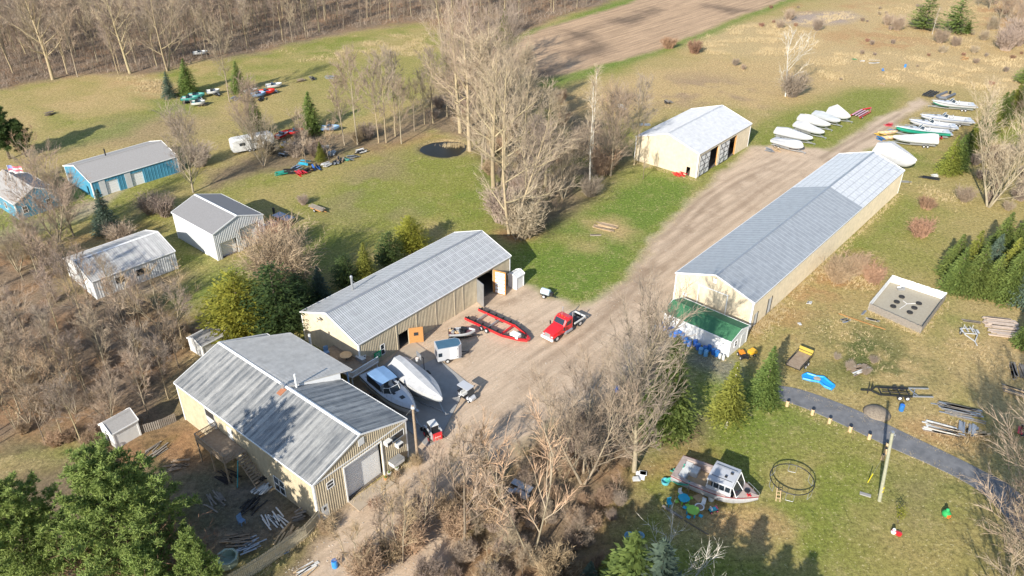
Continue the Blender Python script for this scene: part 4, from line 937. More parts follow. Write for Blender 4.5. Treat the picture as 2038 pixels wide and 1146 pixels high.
reg('arbor0',conifer(6,6,2.9,M['arbor'],34,30,leaf=.26,shape='egg',droop=-.25,dens=1.1),6)
reg('arbor1',conifer(8,6,2.5,M['dpine'],30,26,leaf=.28,shape='egg',droop=-.2,dens=1),6)
reg('farpine',conifer(9,9,3.4,M['pine'],26,18,leaf=.5,shape='egg',droop=-.15,dens=1.1),9)
def tuftpine(seed,h,r,mt,n=330,trunkz=.25,tuft=.55,shape='pine'):
    """white pine: limbs with separate needle tufts"""
    random.seed(seed); t=thing('white_pine','pine','pine tree'); tr=MB(); tr.tube([(0,0,-.1),(.1,0,h*.5),(0,.1,h*.95)],[h*.02+.06,h*.013+.03,.03],8)
    mb=MB(); nb=int(n**.5*3.4)
    for b in range(nb):
        u=(b+random.random())/nb; z=h*(trunkz+(1-trunkz)*u); rr=r*((1-u)**.6*.9+.12)*random.uniform(.65,1.1)*(min(1,.55+u*2)); a=b*2.4+random.uniform(-.4,.4)
        p=Vector((0,0,z)); d=Vector((math.cos(a),math.sin(a),random.uniform(.0,.35)+u*.5)).normalized(); pts,rad,_=limb(tr,p,d,rr,.05+.04*(1-u),5,4,.12,.06,0,.3)
        nt_=max(4,int(rr*10))
        for k in range(nt_):
            f=min(4.99,5*(.22+.78*(k+random.random())/nt_)); i=int(f); q=pts[i].lerp(pts[i+1],f-i); q=q+Vector((random.gauss(0,1),random.gauss(0,1),random.gauss(0,.5)))*(.10+.14*rr)*(1.1-f/6)
            up=(Vector((math.cos(a)*.5,math.sin(a)*.5,.9))+Vector((random.gauss(0,.35),random.gauss(0,.35),0))).normalized()
            for m_ in range(18):
                dv=(up*random.uniform(.0,1)+Vector((random.gauss(0,.7),random.gauss(0,.7),random.gauss(0,.45)))).normalized(); L=tuft*random.uniform(.5,1); s=perp(dv)*.04
                mb.add([q+s,q-s,q+dv*L-s*.4,q+dv*L+s*.4],[(0,1,2,3)])
    tr.build('trunk',M['barkd'],t,smooth=True); mb.build('crown',mt,t); return t
reg('wpine0',tuftpine(11,15,7.3,M['pine'],900,.12,.42),15); reg('wpine1',tuftpine(12,10,3.6,M['pine'],420,.15,.4),10)
reg('wpine2',tuftpine(13,11,4.2,M['dpine'],260,.2,.7),11)
def leafy(seed,h,r,mt):
    random.seed(seed); tr,cr=bare(seed,h,.1,.42,.2,14,'oval',3,fine=0); t=thing('oak_tree','tree','tree'); tr.build('trunk',M['barkd'],t); cr.build('limbs',[M['barkd'],M['twig']],t); mb=MB()
    for _ in range(90):
        u=random.random(); z=h*(.28+.7*u); rr=r*math.sin(PI*(.12+.8*u))**.6; a=random.uniform(0,6.28); q=rr*random.uniform(.3,1); c0=Vector((math.cos(a)*q,math.sin(a)*q,z))
        for _ in range(26):
            c=c0+Vector((random.gauss(0,.26),random.gauss(0,.26),random.gauss(0,.18))); d=perp(Vector((0,0,1))+perp(Vector((0,0,1)))*.6)*.13; s=d.cross(Vector((random.gauss(0,.5),random.gauss(0,.5),1))).normalized()*.09; mb.add([c-d,c+s,c+d,c-s],[(0,1,2,3)])
    mb.build('crown',mt,t); return t
reg('oak',leafy(60,5,2.0,M['rust']),5)
def at(px,py,ty): g=G(px,py); return g,HT(g,ty)
def put(k,px,py,ty,label,group=None,**kw):
    g,h=at(px,py,ty); return plant(k,g,h,label,group,**kw)
random.seed(5)
# --- woods along the top ---
def inpoly(x,y,P):
    c=False;n=len(P)
    for i in range(n):
        (x0,y0),(x1,y1)=P[i],P[(i+1)%n]
        if (y0>y)!=(y1>y) and x<(x1-x0)*(y-y0)/(y1-y0)+x0: c=not c
    return c
F2=[(-60,-60),(-60,182),(20,174),(60,160),(110,155),(160,148),(240,144),(330,139),(420,113),(510,103),(620,76),(700,58),(790,46),(855,38),(1000,50),(1050,55),(1110,33),(1150,20),(1210,4),(1260,-40)]
pts=[];tries=0
while len(pts)<285 and tries<40000:
    tries+=1; x=random.uniform(-60,1240);y=random.uniform(-45,182)
    if not inpoly(x,y,F2): continue
    g=G(x,y)
    if all((g.x-a.x)**2+(g.y-a.y)**2>4.2**2 for a in pts): pts.append(g)
print('wood trees',len(pts))
for i,g in enumerate(pts): plant('wood%d'%(i%5),g,random.uniform(11,18),'bare slender tree in the dense leafless wood along the top of the picture','trees of the dense wood',sxy=random.uniform(.8,1.3))
random.seed(91); mb=MB(); n=0
while n<520:
    x=random.uniform(-80,1250);y=random.uniform(-45,180)
    if not inpoly(x,y,F2): continue
    n+=1; g=G(x,y); h=random.uniform(7,15); tp=g+Vector((random.gauss(0,.7),random.gauss(0,.7),h)); mb.tube([g,g.lerp(tp,.5)+Vector((random.gauss(0,.15),0,0)),tp],[.11,.07,.02],4,False,0)
    for _ in range(11):
        u=random.uniform(.2,.95); q=g.lerp(tp,u); dd=Vector((random.gauss(0,.6),random.gauss(0,.6),1)).normalized(); L=h*random.uniform(.12,.28); e=q+dd*L; s=perp(dd)*.035; mb.add([q+s,q-s,e],[(0,1,2)],1)
        for _k in range(7):
            q2=q.lerp(e,random.uniform(.2,1)); d2=rot_about(dd,perp(dd),random.uniform(.3,.9)); e2=q2+d2*random.uniform(.7,1.8); s=perp(d2)*.022; mb.add([q2+s,q2-s,e2],[(0,1,2)],1)
o=mb.build('background_wood',[M['bark'],M['twig']]); tag(o,'the smaller leafless trees filling the wood along the top','woodland'); o['kind']='stuff'
# edge row bigger
for (x,y,ty,k,l) in ((334,141,-40,'cotton0','tall forked bare tree at the wood edge, right of the centre of the left wood'),(259,146,-20,'cotton1','thick bare tree at the wood edge above the straw coloured hollow'),(105,158,-30,'cotton2','tall bare tree at the wood edge on the far left'),(155,153,10,'wood1','thin leaning bare tree at the wood edge beside the two thick ones'),(236,148,40,'wood2','slender pale bare tree just left of the thick edge tree')): put(k,x,y,ty,l)
# brushy undergrowth of the wood as one mass
random.seed(8); mb=MB()
for _ in range(22000):
    x=random.uniform(-60,1250);y=random.uniform(-30,184)
    if not inpoly(x,y,F2): continue
    g=G(x,y); 
    for _k in range(3):
        d=Vector((random.gauss(0,.5),random.gauss(0,.5),1)).normalized(); L=random.uniform(.6,3.2)*random.random()**.5; s=perp(d)*.035; mb.add([g+s,g-s,g+d*L],[(0,1,2)]); q=g+d*L*.5; d2=rot_about(d,perp(d),.7)*L*.5; mb.add([q+s*.6,q-s*.6,q+d2],[(0,1,2)])
o=mb.build('forest_undergrowth',M['twigp']); tag(o,'low purple brown brush covering the floor of the wood along the top','undergrowth'); o['kind']='stuff'
# --- centre belt ---
L_=[('cotton0',1016,467,95,'huge pale forked cottonwood nearest the far end of the long tan shop'),('cotton1',1001,397,40,'tall cottonwood just behind the huge pale forked one'),('cotton2',982,374,30,'straight tall cottonwood with bare brown ring of soil at its foot'),
('wood1',968,335,110,'pale tree standing right of a pair below the pond, right side'),('wood3',959,337,90,'pale tree standing left of a pair below the pond'),('cotton2',935,300,20,'big pale cottonwood at the right rim of the pond'),('cotton1',916,264,10,'big cottonwood just above the right rim of the pond'),
('cotton0',905,215,-10,'tall cottonwood high in the belt above the pond'),('cotton2',950,235,60,'leaning cottonwood in the middle of the tree belt'),('cotton1',985,300,110,'cottonwood crowded in the belt right of the pond'),('cotton0',1045,330,130,'cottonwood in the tangled right side of the belt'),('cotton2',1085,370,180,'low spreading cottonwood near the lawn beside the road'),
('vase0',1060,430,290,'bushy bare tree right of the huge forked cottonwood'),('vase1',1120,395,270,'bushy bare tree above the green lawn beside the road'),('birch',1172,385,170,'slim white barked tree leaning over the lawn near the far barn'),('birch',1178,332,140,'thin straight white barked sapling in the belt below the field'),
('vase2',1215,350,215,'dense bare shrub tree left of the far barn'),('wood2',1262,328,170,'dark leaning tree touching the left corner of the far barn'),('sap0',1280,356,300,'short bare sapling against the lower wall of the far barn'),('wood0',940,170,-30,'bare tree at the top of the belt beside the left meadow'),('wood2',905,120,-60,'tall bare tree where the belt meets the wood'),('wood4',880,95,-70,'slender bare tree close to the upper meadow corner'),
('vase0',1000,200,60,'spreading bare tree left of the plowed field corner'),('vase2',1040,235,120,'rounded bare tree below the plowed field corner'),('cotton2',975,175,10,'tall bare tree left of the plowed field'),
('wood1',712,287,120,'thick trunked tree second from left of the row above the pond lawn'),('wood3',686,289,165,'slim tree at the left end of the row above the pond lawn'),('wood0',754,284,140,'slim dark tree third in the row above the pond lawn'),('wood2',769,284,120,'straight tree fourth in the row above the pond lawn'),('wood4',787,271,115,'dark straight tree set back in the row above the pond lawn'),('wood1',799,286,170,'white trunked forked tree at the right end of the row'),('wood3',825,261,170,'small tree left of the last pale tree before the pond'),('wood0',845,247,150,'pale tree with cut top before the pond'),('wood2',862,245,110,'slender tree nearest the upper edge of the pond'),('wood4',890,232,80,'slender tree above the middle of the pond'),
('sap1',1208,275,185,'thin pale sapling below the field, left one'),('sap2',1232,272,190,'thin pale sapling below the field, right one'),('sap0',610,330,230,'bare sapling among the junk at the lawn edge'),('sap1',655,318,250,'bare sapling behind the white junk pile')]
for k,x,y,ty,l in L_:
    g,h=at(x,y,ty); plant(k,g,min(h,24),l,'trees of the central belt')
random.seed(9); B1=[(600,262),(700,270),(800,245),(862,210),(900,110),(990,100),(1040,160),(1120,200),(1240,290),(1262,330),(1180,370),(1090,440),(1020,462),(990,395),(960,330),(940,275),(860,250),(800,272),(700,305),(560,330),(520,300)]
n=0
while n<95:
    x=random.uniform(520,1265);y=random.uniform(100,465)
    if inpoly(x,y,B1) and not inpoly(x,y,grow(pond,1.5)): n+=1; plant(random.choice(['bush0','bush1','bush1','bush2','sap1','vase2']) if n%9 else 'sap2',G(x,y),random.uniform(1.6,3.4),'tangled bare bush in the tree belt between the two lawns','bushes of the central belt')
# --- other bare trees ---
L2=[('vase0',1262,938,688,'large fan shaped bare tree in front of the dense spruce, above the gravel edge'),('vase1',1160,962,765,'forked pale bare tree left of the large fan shaped one'),('sap1',1057,1110,880,'tall thin bare tree in the thicket near the bottom'),
('vase1',117,482,338,'pale multi stemmed bare tree beside the left driveway'),('vase2',147,470,365,'second pale bare tree right beside the driveway one'),('vase0',385,383,250,'bare tree with orange brown crown between blue garage and grey garage'),('wood1',457,203,60,'reddish bare tree beside the green boats, far lawn'),('vase2',505,300,190,'wide bare tree in front of the white camper'),('vase1',525,330,240,'bare tree right of the white camper'),
('vase1',1967,412,225,'big pale bare tree against the brush on the right edge'),('white0',1563,192,72,'dead pale tree standing alone above the wrapped boats'),('birch',1855,68,15,'thin white trunk between the two big pines top right'),('vase2',2033,250,180,'bare bushy tree at the right edge above the pale one'),
('vase0',2075,1130,880,'large bare tree in the bottom right corner'),('vase1',2055,1180,925,'bare tree with fine pale twigs in the bottom right corner, upper one'),('vase2',2010,1290,1040,'bare tree at the bottom edge of the right corner'),
('white1',1338,1200,1068,'pale bare shrub tree at the bottom edge right of the evergreens'),('sap2',60,320,260,'small bare tree under the flag'),('vase1',75,360,305,'pinkish bare tree behind the flag pole')]
for k,x,y,ty,l in L2: put(k,x,y,ty,l)
put('fan',567,575,468,'wide fan of tan stems between the grey garage and the evergreens'); put('redfan',275,1180,1062,'red and tan stemmed bush in front of the big pines at the bottom edge'); put('redfan',552,500,448,'pinkish red twig bush against the corner of the grey garage')
# off-frame trees throwing shadows onto lower right
for i,(x,y,h,k) in enumerate(((33,28,12,'cotton1'),(38,26,11,'vase0'),(44,38,14,'cotton2'),(50,36,14,'cotton0'),(54,43,12,'vase1'),(61,48,12,'vase0'),(60,40,14,'cotton1'))): plant(k,Vector((x,y,0)),h,'bare tree standing beyond the lower right corner of the picture','trees beyond the lower right corner')
# bottom thicket
random.seed(12)
T1=[(1000,920),(1090,860),(1190,810),(1245,870),(1245,960),(1220,1050),(1180,1170),(800,1190),(850,1110),(930,1010)]
n=0
while n<27:
    x=random.uniform(740,1250);y=random.uniform(790,1190)
    if inpoly(x,y,T1): n+=1; plant(random.choice(['sap1','sap2','sap1','sap0','bush2','bush1','vase2','vase1']),G(x,y),random.uniform(2.0,3.6),'leafless sapling in the tangled thicket at the bottom centre','saplings of the bottom thicket')
n=0
while n<60:
    x=random.uniform(700,1250);y=random.uniform(790,1190)
    if inpoly(x,y,T1): n+=1; plant(random.choice(['bush0','bush1','bush2','bush2']),G(x,y),random.uniform(.9,1.7),'low orange brown twiggy bush in the thicket at the bottom centre','bushes of the bottom thicket')
for i,(x,y,ty,l) in enumerate(((868,1010,905,'dark thin sapling right of the roll-up door'),(800,1120,1000,'dark bare sapling on the gravel at the bottom'),(760,1100,1010,'dark bare sapling left one on the gravel at the bottom'),(840,1060,960,'dark sapling between door and thicket'),(925,1090,880,'tall thin sapling rising at the left side of the thicket'),(695,1130,1020,'pale crooked sapling by the blue barrel'),(960,960,880,'small sapling at the upper left tip of the thicket'),(905,960,870,'small dark sapling on the bare gravel'))): put('sap%d'%(i%2),x,y,ty,l)
n=0; T5=[(880,920),(1000,900),(960,1010),(880,1100),(780,1180),(700,1180),(770,1060)]
while n<17:
    x=random.uniform(700,1000);y=random.uniform(900,1180)
    if inpoly(x,y,T5): n+=1; plant(random.choice(['sap1','sap2','sap1','bush2','bush0']),G(x,y),random.uniform(1.6,3.2),'slight bare sapling scattered over the gravel below the shop','saplings scattered on the gravel')
# left brush
random.seed(14); T2=[(-60,500),(90,505),(150,585),(330,600),(400,670),(340,760),(345,840),(200,860),(190,900),(60,880),(-60,930)]
n=0
while n<58:
    x=random.uniform(-60,420);y=random.uniform(495,920)
    if inpoly(x,y,T2): n+=1; plant(random.choice(['sap0','sap2','wood1','wood3','wood0','vase1','wood2','wood4']),G(x,y),random.uniform(6,10.5),'bare tree in the tangled woods at the left edge','trees of the left thicket')
n=0
while n<62:
    x=random.uniform(-60,420);y=random.uniform(495,930)
    if inpoly(x,y,T2): n+=1; plant(random.choice(['bush0','bush2','bush2','bush1']),G(x,y),random.uniform(.9,1.8),'tangled bare bush in the woods at the left edge','bushes of the left thicket')
for x,y,ty,l in ((153,588,505,'dark bare tree in front of the low white building, left one'),(176,590,500,'dark bare tree in front of the low white building, right one'),(222,585,520,'small dark bare tree before the small windows')): put('sap0',x,y,ty,l)
# bushes and shrubs
for k,x,y,ty,l in (('bush3',1331,96,76,'dark brown shrub at the edge of the plowed field, left one'),('bush3',1382,105,82,'red brown shrub at the edge of the plowed field, right one'),('bush1',1463,130,118,'small dark shrub below the straw grass'),('bush0',1479,138,129,'smallest dark shrub below the straw grass'),('bush0',1785,60,35,'grey brown shrub left of the big pines'),('bush0',1765,50,30,'grey shrub beside the reed patch'),('bush0',1870,85,60,'grey shrub under the big pines'),('bush0',1900,92,74,'small grey shrub right under the big pines'),('bush0',1975,58,35,'brown shrub right of the big pines'),('bush0',1957,80,62,'round brown shrub in the straw grass, right'),('bush1',2000,100,60,'red brown shrub at the right edge of the meadow'),('bush0',1938,105,92,'low grey shrub in straw grass below the pines'),('bush0',1875,105,92,'low brown tuft in straw grass'),('bush1',2020,90,40,'big tangled brown shrub on the right edge'),('bush1',1625,60,38,'dark shrub at the lower left of the reed patch'),('bush0',1570,40,20,'grey shrub left of the reed patch'),('bush0',1552,56,42,'grey shrub farther left of the reed patch'),
('bush1',1575,192,150,'dark brush around the foot of the dead pale tree'),('bush3',1842,415,395,'low red brown bush on the lawn behind the barn, upper one'),('bush3',1832,470,440,'round red brown bush heaped on the lawn, lower one'),('bush2',1665,560,520,'orange brown weeds left of the fenced pen, near one'),('bush2',1700,545,510,'orange brown weeds left of the fenced pen, far one'),('bush3',1735,560,530,'orange weeds against the pen fence'),('bush1',1160,295,260,'brown bush beside the thin sapling'),('bush2',1200,345,300,'orange brown bush by the belt end'),('bush1',1175,390,355,'brown bush at foot of slim white tree'),('bush0',1040,470,400,'twiggy bush right of huge forked cottonwood foot'),('bush1',1000,440,380,'dark bush left of huge forked cottonwood foot'),('bush0',245,490,450,'bush by the blue spruce foot'),('bush1',330,430,395,'dark hedge bush left of the grey garage'),('bush1',400,330,290,'dark rounded bush behind the blue garage'),('bush1',300,425,390,'dark hedge bush below the rust leaved tree'),('bush2',650,1060,1042,'brown weeds by the fence end'),('bush3',745,1010,998,'brown weeds at the door corner'),('bush2',830,925,910,'brown weeds under the lower unit, right of the door'),('bush2',790,950,941,'brown weeds beside the roll-up door')): put(k,x,y,ty,l)
random.seed(15); T3=[(1885,345),(1905,330),(1960,290),(2050,250),(2100,300),(2100,420),(1990,420),(1900,400)]
n=0
while n<38:
    x=random.uniform(1880,2100);y=random.uniform(250,425)
    if inpoly(x,y,T3): n+=1; plant(random.choice(['bush0','bush1','bush1','bush2']),G(x,y),random.uniform(1.3,2.6),'bare purple brown bush in the brush on the right edge','bushes on the right edge')
n=0
T4=[(1900,-10),(2100,-20),(2120,60),(2060,80),(1990,40)]
while n<26:
    x=random.uniform(1900,2110);y=random.uniform(-25,80)
    if inpoly(x,y,T4): n+=1; plant(random.choice(['wood1','wood2','sap1','vase2']),G(x,y),random.uniform(5,10),'bare tree in the small wood at the top right corner','trees of the top right wood')
n=0
while n<40:
    x=random.uniform(1440,2040);y=random.uniform(5,175)
    if y<170 and (x>1640 or y<70): n+=1; plant(random.choice(['bush0','bush1','bush3']),G(x,y),random.uniform(.6,1.3),'small brown shrub dotted over the straw meadow','shrubs of the straw meadow')
# conifers
CN=[('spruce0',1519,800,690,'bright green conical spruce beside the small trailer'),('thin',1445,850,722,'thin yellow green spruce with bare pale stem on the lawn'),('big',1326,850,668,'dense broad spruce behind the large fan shaped bare tree'),
('spruce0',378,188,117,'tall dark spruce behind the green boats'),('bspruce',340,194,142,'smaller blue green spruce left of the tall dark one'),('spruce0',478,184,122,'dark spruce behind the reddish bare tree'),('spruce0',515,268,192,'dark spruce above the white camper'),('spruce0',622,262,183,'dark conical spruce above the heap of vehicles'),('spruce1',640,320,282,'small spruce among the junk at the lawn edge'),('bspruce',218,462,377,'blue spruce below the blue garage'),
('arbor0',487,672,545,'big rounded yellow green evergreen, left of the pair behind the shop'),('arbor1',560,668,530,'big dark rounded evergreen, right of the pair behind the shop'),('bspruce',640,600,530,'blue spruce behind the long shop'),('arbor1',600,625,545,'dark evergreen between the pair and the blue spruce'),('arbor1',692,572,508,'dark green evergreen at the low end of the row behind the long shop'),('spruce1',730,560,483,'pointed evergreen second in the row behind the long shop'),('arbor1',778,528,463,'rounded evergreen third in the row behind the long shop'),('arbor0',822,502,433,'yellow green evergreen at the top end of the row behind the long shop'),
('farpine',1838,58,-8,'big round green pine, left of the two top right'),('farpine',1900,66,-2,'big round green pine, right of the two top right'),('spruce0',1925,66,40,'small dark evergreen tucked under the right big pine'),('farpine',2035,165,128,'green pine at the right edge below the wood'),('spruce1',1005,76,18,'lone yellow green evergreen at the wood edge left of the plowed field'),
('wpine2',20,316,212,'dark pine with bare lower trunks at the left edge'),('wpine2',52,312,240,'second dark pine close to the left edge one'),
('spruce1',1210,1165,1100,'small yellow green spruce at the bottom edge'),('bspruce',1172,1175,1118,'small pale spruce lowest at the bottom edge'),('big',1238,1290,1062,'tall spruce top rising at the bottom edge, left one'),('bspruce',1290,1300,1080,'tall spruce top rising at the bottom edge, right one')]
for k,x,y,ty,l in CN: put(k,x,y,ty,l,sxy=.8 if y in (850,800) else (1.3 if k=='farpine' else 1))
random.seed(21)
for i,(x,y) in enumerate([(1893,548),(1925,552),(1898,578),(1935,582),(1965,556),(1968,588),(1998,566),(2003,596),(2032,566),(2038,604),(2010,528),(2036,505),(2055,545),(1982,520),(2060,470),(2045,585)]):
    g=G(x,y); plant(['spruce0','spruce1','spruce0','spruce0','bspruce'][i%5],g,random.uniform(6.8,8.6),'young spruce in the tight double row at the right edge','young spruces in the right hand rows')
for i,(x,y) in enumerate([(2030,208),(2015,222),(2000,235),(1985,249),(1970,263),(1957,276),(1944,290),(1931,304),(1918,318),(1902,340),(1886,345)]):
    g=G(x,y); plant(['spruce0','spruce1','spruce0'][i%3],g,random.uniform(6.2,7.8),'spruce in the hedge line running up the right edge','spruces of the right hand hedge line')
plant('spruce0',G(2045,690),6,'dark spruce cut by the right edge beside the lumber')
# big white pines bottom left
for k,x,y,h,l in (('wpine0',-33.6,47,16.3,'giant pale green white pine filling the bottom left corner'),('wpine0',-42,46,14,'tall white pine behind the giant one at the left edge'),('wpine1',-30.5,43.5,9.5,'white pine with upright tips right of the giant one'),('wpine1',-26.6,44.5,10.3,'white pine beside the yard at the bottom edge'),('wpine1',-36,55,6.5,'low dark pine inside the corner of the yard')): plant(k,Vector((x,y,0)),h,l,sxy=.75 if x==-26.6 else 1)
for i,(tx,ty,h) in enumerate(((1462,1029,11),(1523,1027,12),(1400,1060,12),(1350,1000,11),(1570,1085,12),(1620,1100,11),(1310,985,12),(1260,1000,12),(1385,985,10))):
    T=G(tx,ty); b=Vector((T.x,T.y,0))-Vector((SD.x,SD.y,0))*(h/-SD.z); 
    print('off',tx,ty,PR((b.x,b.y,h)))
    if PR((b.x,b.y,h))[1]>1120: plant('big',b,h,'spruce just below the bottom edge of the picture','spruces below the bottom edge',sxy=1.25)
# straw tufts as stuff
random.seed(30); mb=MB(); Z4=[([(1365,85),(1460,52),(1560,45),(1640,80),(1610,112),(1500,112),(1400,108)],900),([(700,72),(850,66),(865,90),(840,110),(700,118),(640,100)],500),([(560,100),(690,90),(700,120),(600,125)],150),([(1600,105),(2036,110),(2036,190),(1850,165),(1650,170)],1200),([(215,155),(320,150),(330,190),(260,185)],260),([(1700,0),(2036,0),(2030,100),(1900,100),(1760,40)],500),([(1555,40),(1600,27),(1690,24),(1710,32),(1680,44),(1600,50)],260)]
for P,n_ in Z4:
    k=0
    while k<n_:
        x=random.uniform(min(p[0] for p in P),max(p[0] for p in P));y=random.uniform(min(p[1] for p in P),max(p[1] for p in P))
        if not inpoly(x,y,P): continue
        k+=1; g=G(x,y)
        if vn(np.array([g.x]),np.array([g.y]),5,77)[0]<.5: continue
        for _ in range(14):
            q=g+Vector((random.gauss(0,.8),random.gauss(0,.5),0)); d=Vector((random.gauss(.2,.25),random.gauss(0,.25),1)).normalized()*random.uniform(.3,.8); s=perp(d.normalized())*.035; mb.add([q+s,q-s,q+d],[(0,1,2)])
o=mb.build('dry_grass',M['straw']); tag(o,'tall straw coloured dead grass in patches over the far meadows','dry grass'); o['kind']='stuff'

random.seed(44); mb=MB()
for _ in range(420):
    q=Vector(G(905,288))+Vector((random.gauss(0,1.1),random.gauss(0,.5),-.3)); d=Vector((random.gauss(0,.3),random.gauss(0,.3),1)).normalized()*random.uniform(.5,.9); s=perp(d.normalized())*.04; mb.add([q+s,q-s,q+d],[(0,1,2)])
o=mb.build('pond_reeds',M['straw']); tag(o,'clump of straw coloured reeds standing in the dark pond','reeds'); o['kind']='stuff'

# weeds along walls and fences, loose stones on the gravel
random.seed(61); mb=MB()
def weedline(a,b,n,w,h,z=False):
    A=G(*a);B=G(*b)
    for _ in range(n):
        q=A.lerp(B,random.random())+Vector((random.gauss(0,w),random.gauss(0,w),0)); 
        for _k in range(5):
            d=Vector((random.gauss(0,.4),random.gauss(0,.4),1)).normalized()*random.uniform(.3,1)*h; p=q+Vector((random.gauss(0,.12),random.gauss(0,.12),0)); s=perp(d.normalized())*.022; mb.add([p+s,p-s,p+d],[(0,1,2)])
for a,b,n,w,h in (((1496,664),(1790,388),420,.35,.5),((1503,668),(1560,610),260,.8,.6),((1300,655),(1450,722),120,.3,.35),((1727,620),(1831,668),120,.3,.5),((1831,668),(1884,602),80,.3,.4),((640,1045),(430,1195),300,.7,.5),((1262,322),(1388,360),120,.35,.45),((1566,806),(1960,968),160,.5,.3),((1548,764),(1900,905),160,.5,.3),((200,575),(360,538),100,.4,.4),((1390,370),(1240,560),160,.7,.25),((1240,560),(1120,612),80,.6,.25),((1660,640),(1740,720),200,2.2,.5),((1640,540),(1740,560),320,1.6,.8),((1870,840),(1960,880),200,1.6,.6),((1900,680),(2020,740),160,2,.6),((1330,1020),(1500,1060),140,1.2,.3),((820,915),(700,1005),160,.5,.4),((1845,380),(1900,400),160,1.6,.7),((1400,130),(1700,150),260,6,.5),((1100,190),(1500,220),300,7,.5),((1780,60),(2030,150),260,8,.6)): weedline(a,b,n,w,h)
o=mb.build('dry_weeds',M['straw']); tag(o,'thin dry weeds growing along walls, fences and path edges','weeds'); o['kind']='stuff'
mb=MB(); k=0
while k<1500:
    x=random.uniform(560,1700);y=random.uniform(290,1146)
    if not inpoly(x,y,yard): continue
    k+=1; g=G(x,y); r=random.uniform(.03,.11); mb.add([(g.x+r*random.uniform(.6,1),g.y,.01),(g.x,g.y+r,.01),(g.x-r,g.y,.01),(g.x,g.y-r*.8,.01),(g.x,g.y,.01+r*.8)],[(0,1,4),(1,2,4),(2,3,4),(3,0,4)])
o=mb.build('loose_stones',mat('stone',(.28,.24,.2),.9,c2=(.5,.45,.38),scale=2)); tag(o,'loose stones scattered over the gravel yard','stones'); o['kind']='stuff'
# ---------------- vehicles, boats, things ----------------
def yaw_of(a,b): return math.atan2(b.y-a.y,b.x-a.x)
def wheels(t,ps,r,w,rim=None,ax='y'):
    for p in ps:
        wh=MB().wheel(p,r,w,ax).build('wheel',M['rubber'],t); MB().wheel((p[0],p[1]+(.02 if p[1]>=0 else -.02),p[2]) if ax=='y' else p,r*.55,w*1.02,ax,12).build('rim',rim or M['rim'],wh)
# red semi tractor (front = +x)
f=G(1088,680);bk=G(1147,642); g=(f+bk)/2; rz=yaw_of(bk,f)
t=thing('semi_truck','bright red semi truck without a trailer parked on the gravel, facing the camera','truck',(g.x,g.y,0),rz); t.scale=(.92,.92,.92)
mb=MB()
def lf(mb,secs): # cross sections as (x, halfw, z0, z1, bevel)
    S_=[]
    for x,w,a,b,c in secs: S_.append([(x,-w,a),(x,-w,b-c),(x,-w+c,b),(x,w-c,b),(x,w,b-c),(x,w,a)])
    mb.loft(S_,closed=True,cap=True); return mb
lf(MB(),[(.8,1.02,.75,1.95,.2),(1.8,1.0,.7,1.85,.25),(2.9,.95,.7,1.68,.28),(3.25,.86,.75,1.5,.2)]).build('hood',M['red'],t,smooth=False)
lf(MB(),[(-1.05,1.1,.8,2.75,.15),(-.2,1.12,.8,2.9,.2),(.35,1.08,.8,2.75,.25),(.85,1.04,.8,1.95,.15)]).build('cab',M['red'],t)
MB().add([(.87,-.88,2.0),(.87,.88,2.0),(.42,.84,2.68),(.42,-.84,2.68)],[(0,1,2,3)]).build('windshield',M['glass'],t)
for s in (-1,1):
    o=MB(); o.add([(-.75,s*1.13,1.75),(.45,s*1.125,1.75),(.25,s*1.12,2.4),(-.75,s*1.13,2.45)],[(0,1,2,3) if s<0 else (3,2,1,0)]); o.build('side_window',M['glass'],t)
    MB().tube([(1.1,s*1.02,1.3),(1.1,s*1.28,1.35)],.03,5).box((1.1,s*1.35,1.7),(.1,.22,.55)).build('mirror',M['black'],t)
    lf(MB(),[(1.7,1.2,.55,1.1,.2),(2.3,1.22,.6,1.3,.25),(3.1,1.15,.55,1.05,.2)]) if False else None
    MB().box((3.2,s*.78,1.05),(.12,.3,.22)).build('headlight',M['glass'] if False else M['offwhite'],t)
    MB().tube([(-1.2,s*.95,.9),(-1.2,s*.95,3.2),(-1.25,s*.95,3.45)],.08,8).build('exhaust_stack',M['steel'],t)
    lf(MB(),[(1.7,.1,.95,1.2,.05),(2.2,.12,1.0,1.3,.05),(2.9,.1,.95,1.15,.05)]).build('fender',M['red'],t).location=(0,s*1.05,0)
    MB().tube([(-1.0,s*.95,.6),(.5,s*.95,.6)],.32,12).build('fuel_tank',M['steel'],t)
mb=MB().box((3.28,0,1.1),(.06,1.0,.72)); mb.build('grille',M['steel'],t)
MB().box((3.35,0,.62),(.25,2.2,.32)).build('bumper',M['trim'],t)
MB().box((-.9+.9,0,2.86),(.1,.1,.05)).box((.1,-.5,2.9),(.1,.12,.07)).box((.1,.5,2.9),(.1,.12,.07)).box((.1,0,2.95),(.1,.12,.07)).build('marker_lights',mat('amber_lens',(.6,.25,.03),.3),t)
MB().box((-2.5,-.4,.85),(3.6,.12,.25)).box((-2.5,.4,.85),(3.6,.12,.25)).box((-1.6,0,.95),(.8,1.5,.1)).box((-4.2,0,.85),(.12,1.9,.25)).build('chassis',M['black'],t)
MB().box((-3.0,1.0,1.15),(2.6,.12,.25)).box((-3.0,-1.0,1.15),(2.6,.12,.25)).box((-4.3,0,1.15),(.12,2.1,.25)).build('bed_rail',M['offwhite'],t)
MB().box((-1.7,0,1.35),(.12,1.9,1.0)).box((-2.6,0,1.05),(1.4,1.1,.08)).build('headache_rack',M['black'],t)
wheels(t,[(2.35,1.0,.5),(2.35,-1.0,.5),(-3.1,.9,.5),(-3.1,-.9,.5),(-3.1,.6,.5),(-3.1,-.6,.5)],.5,.28)
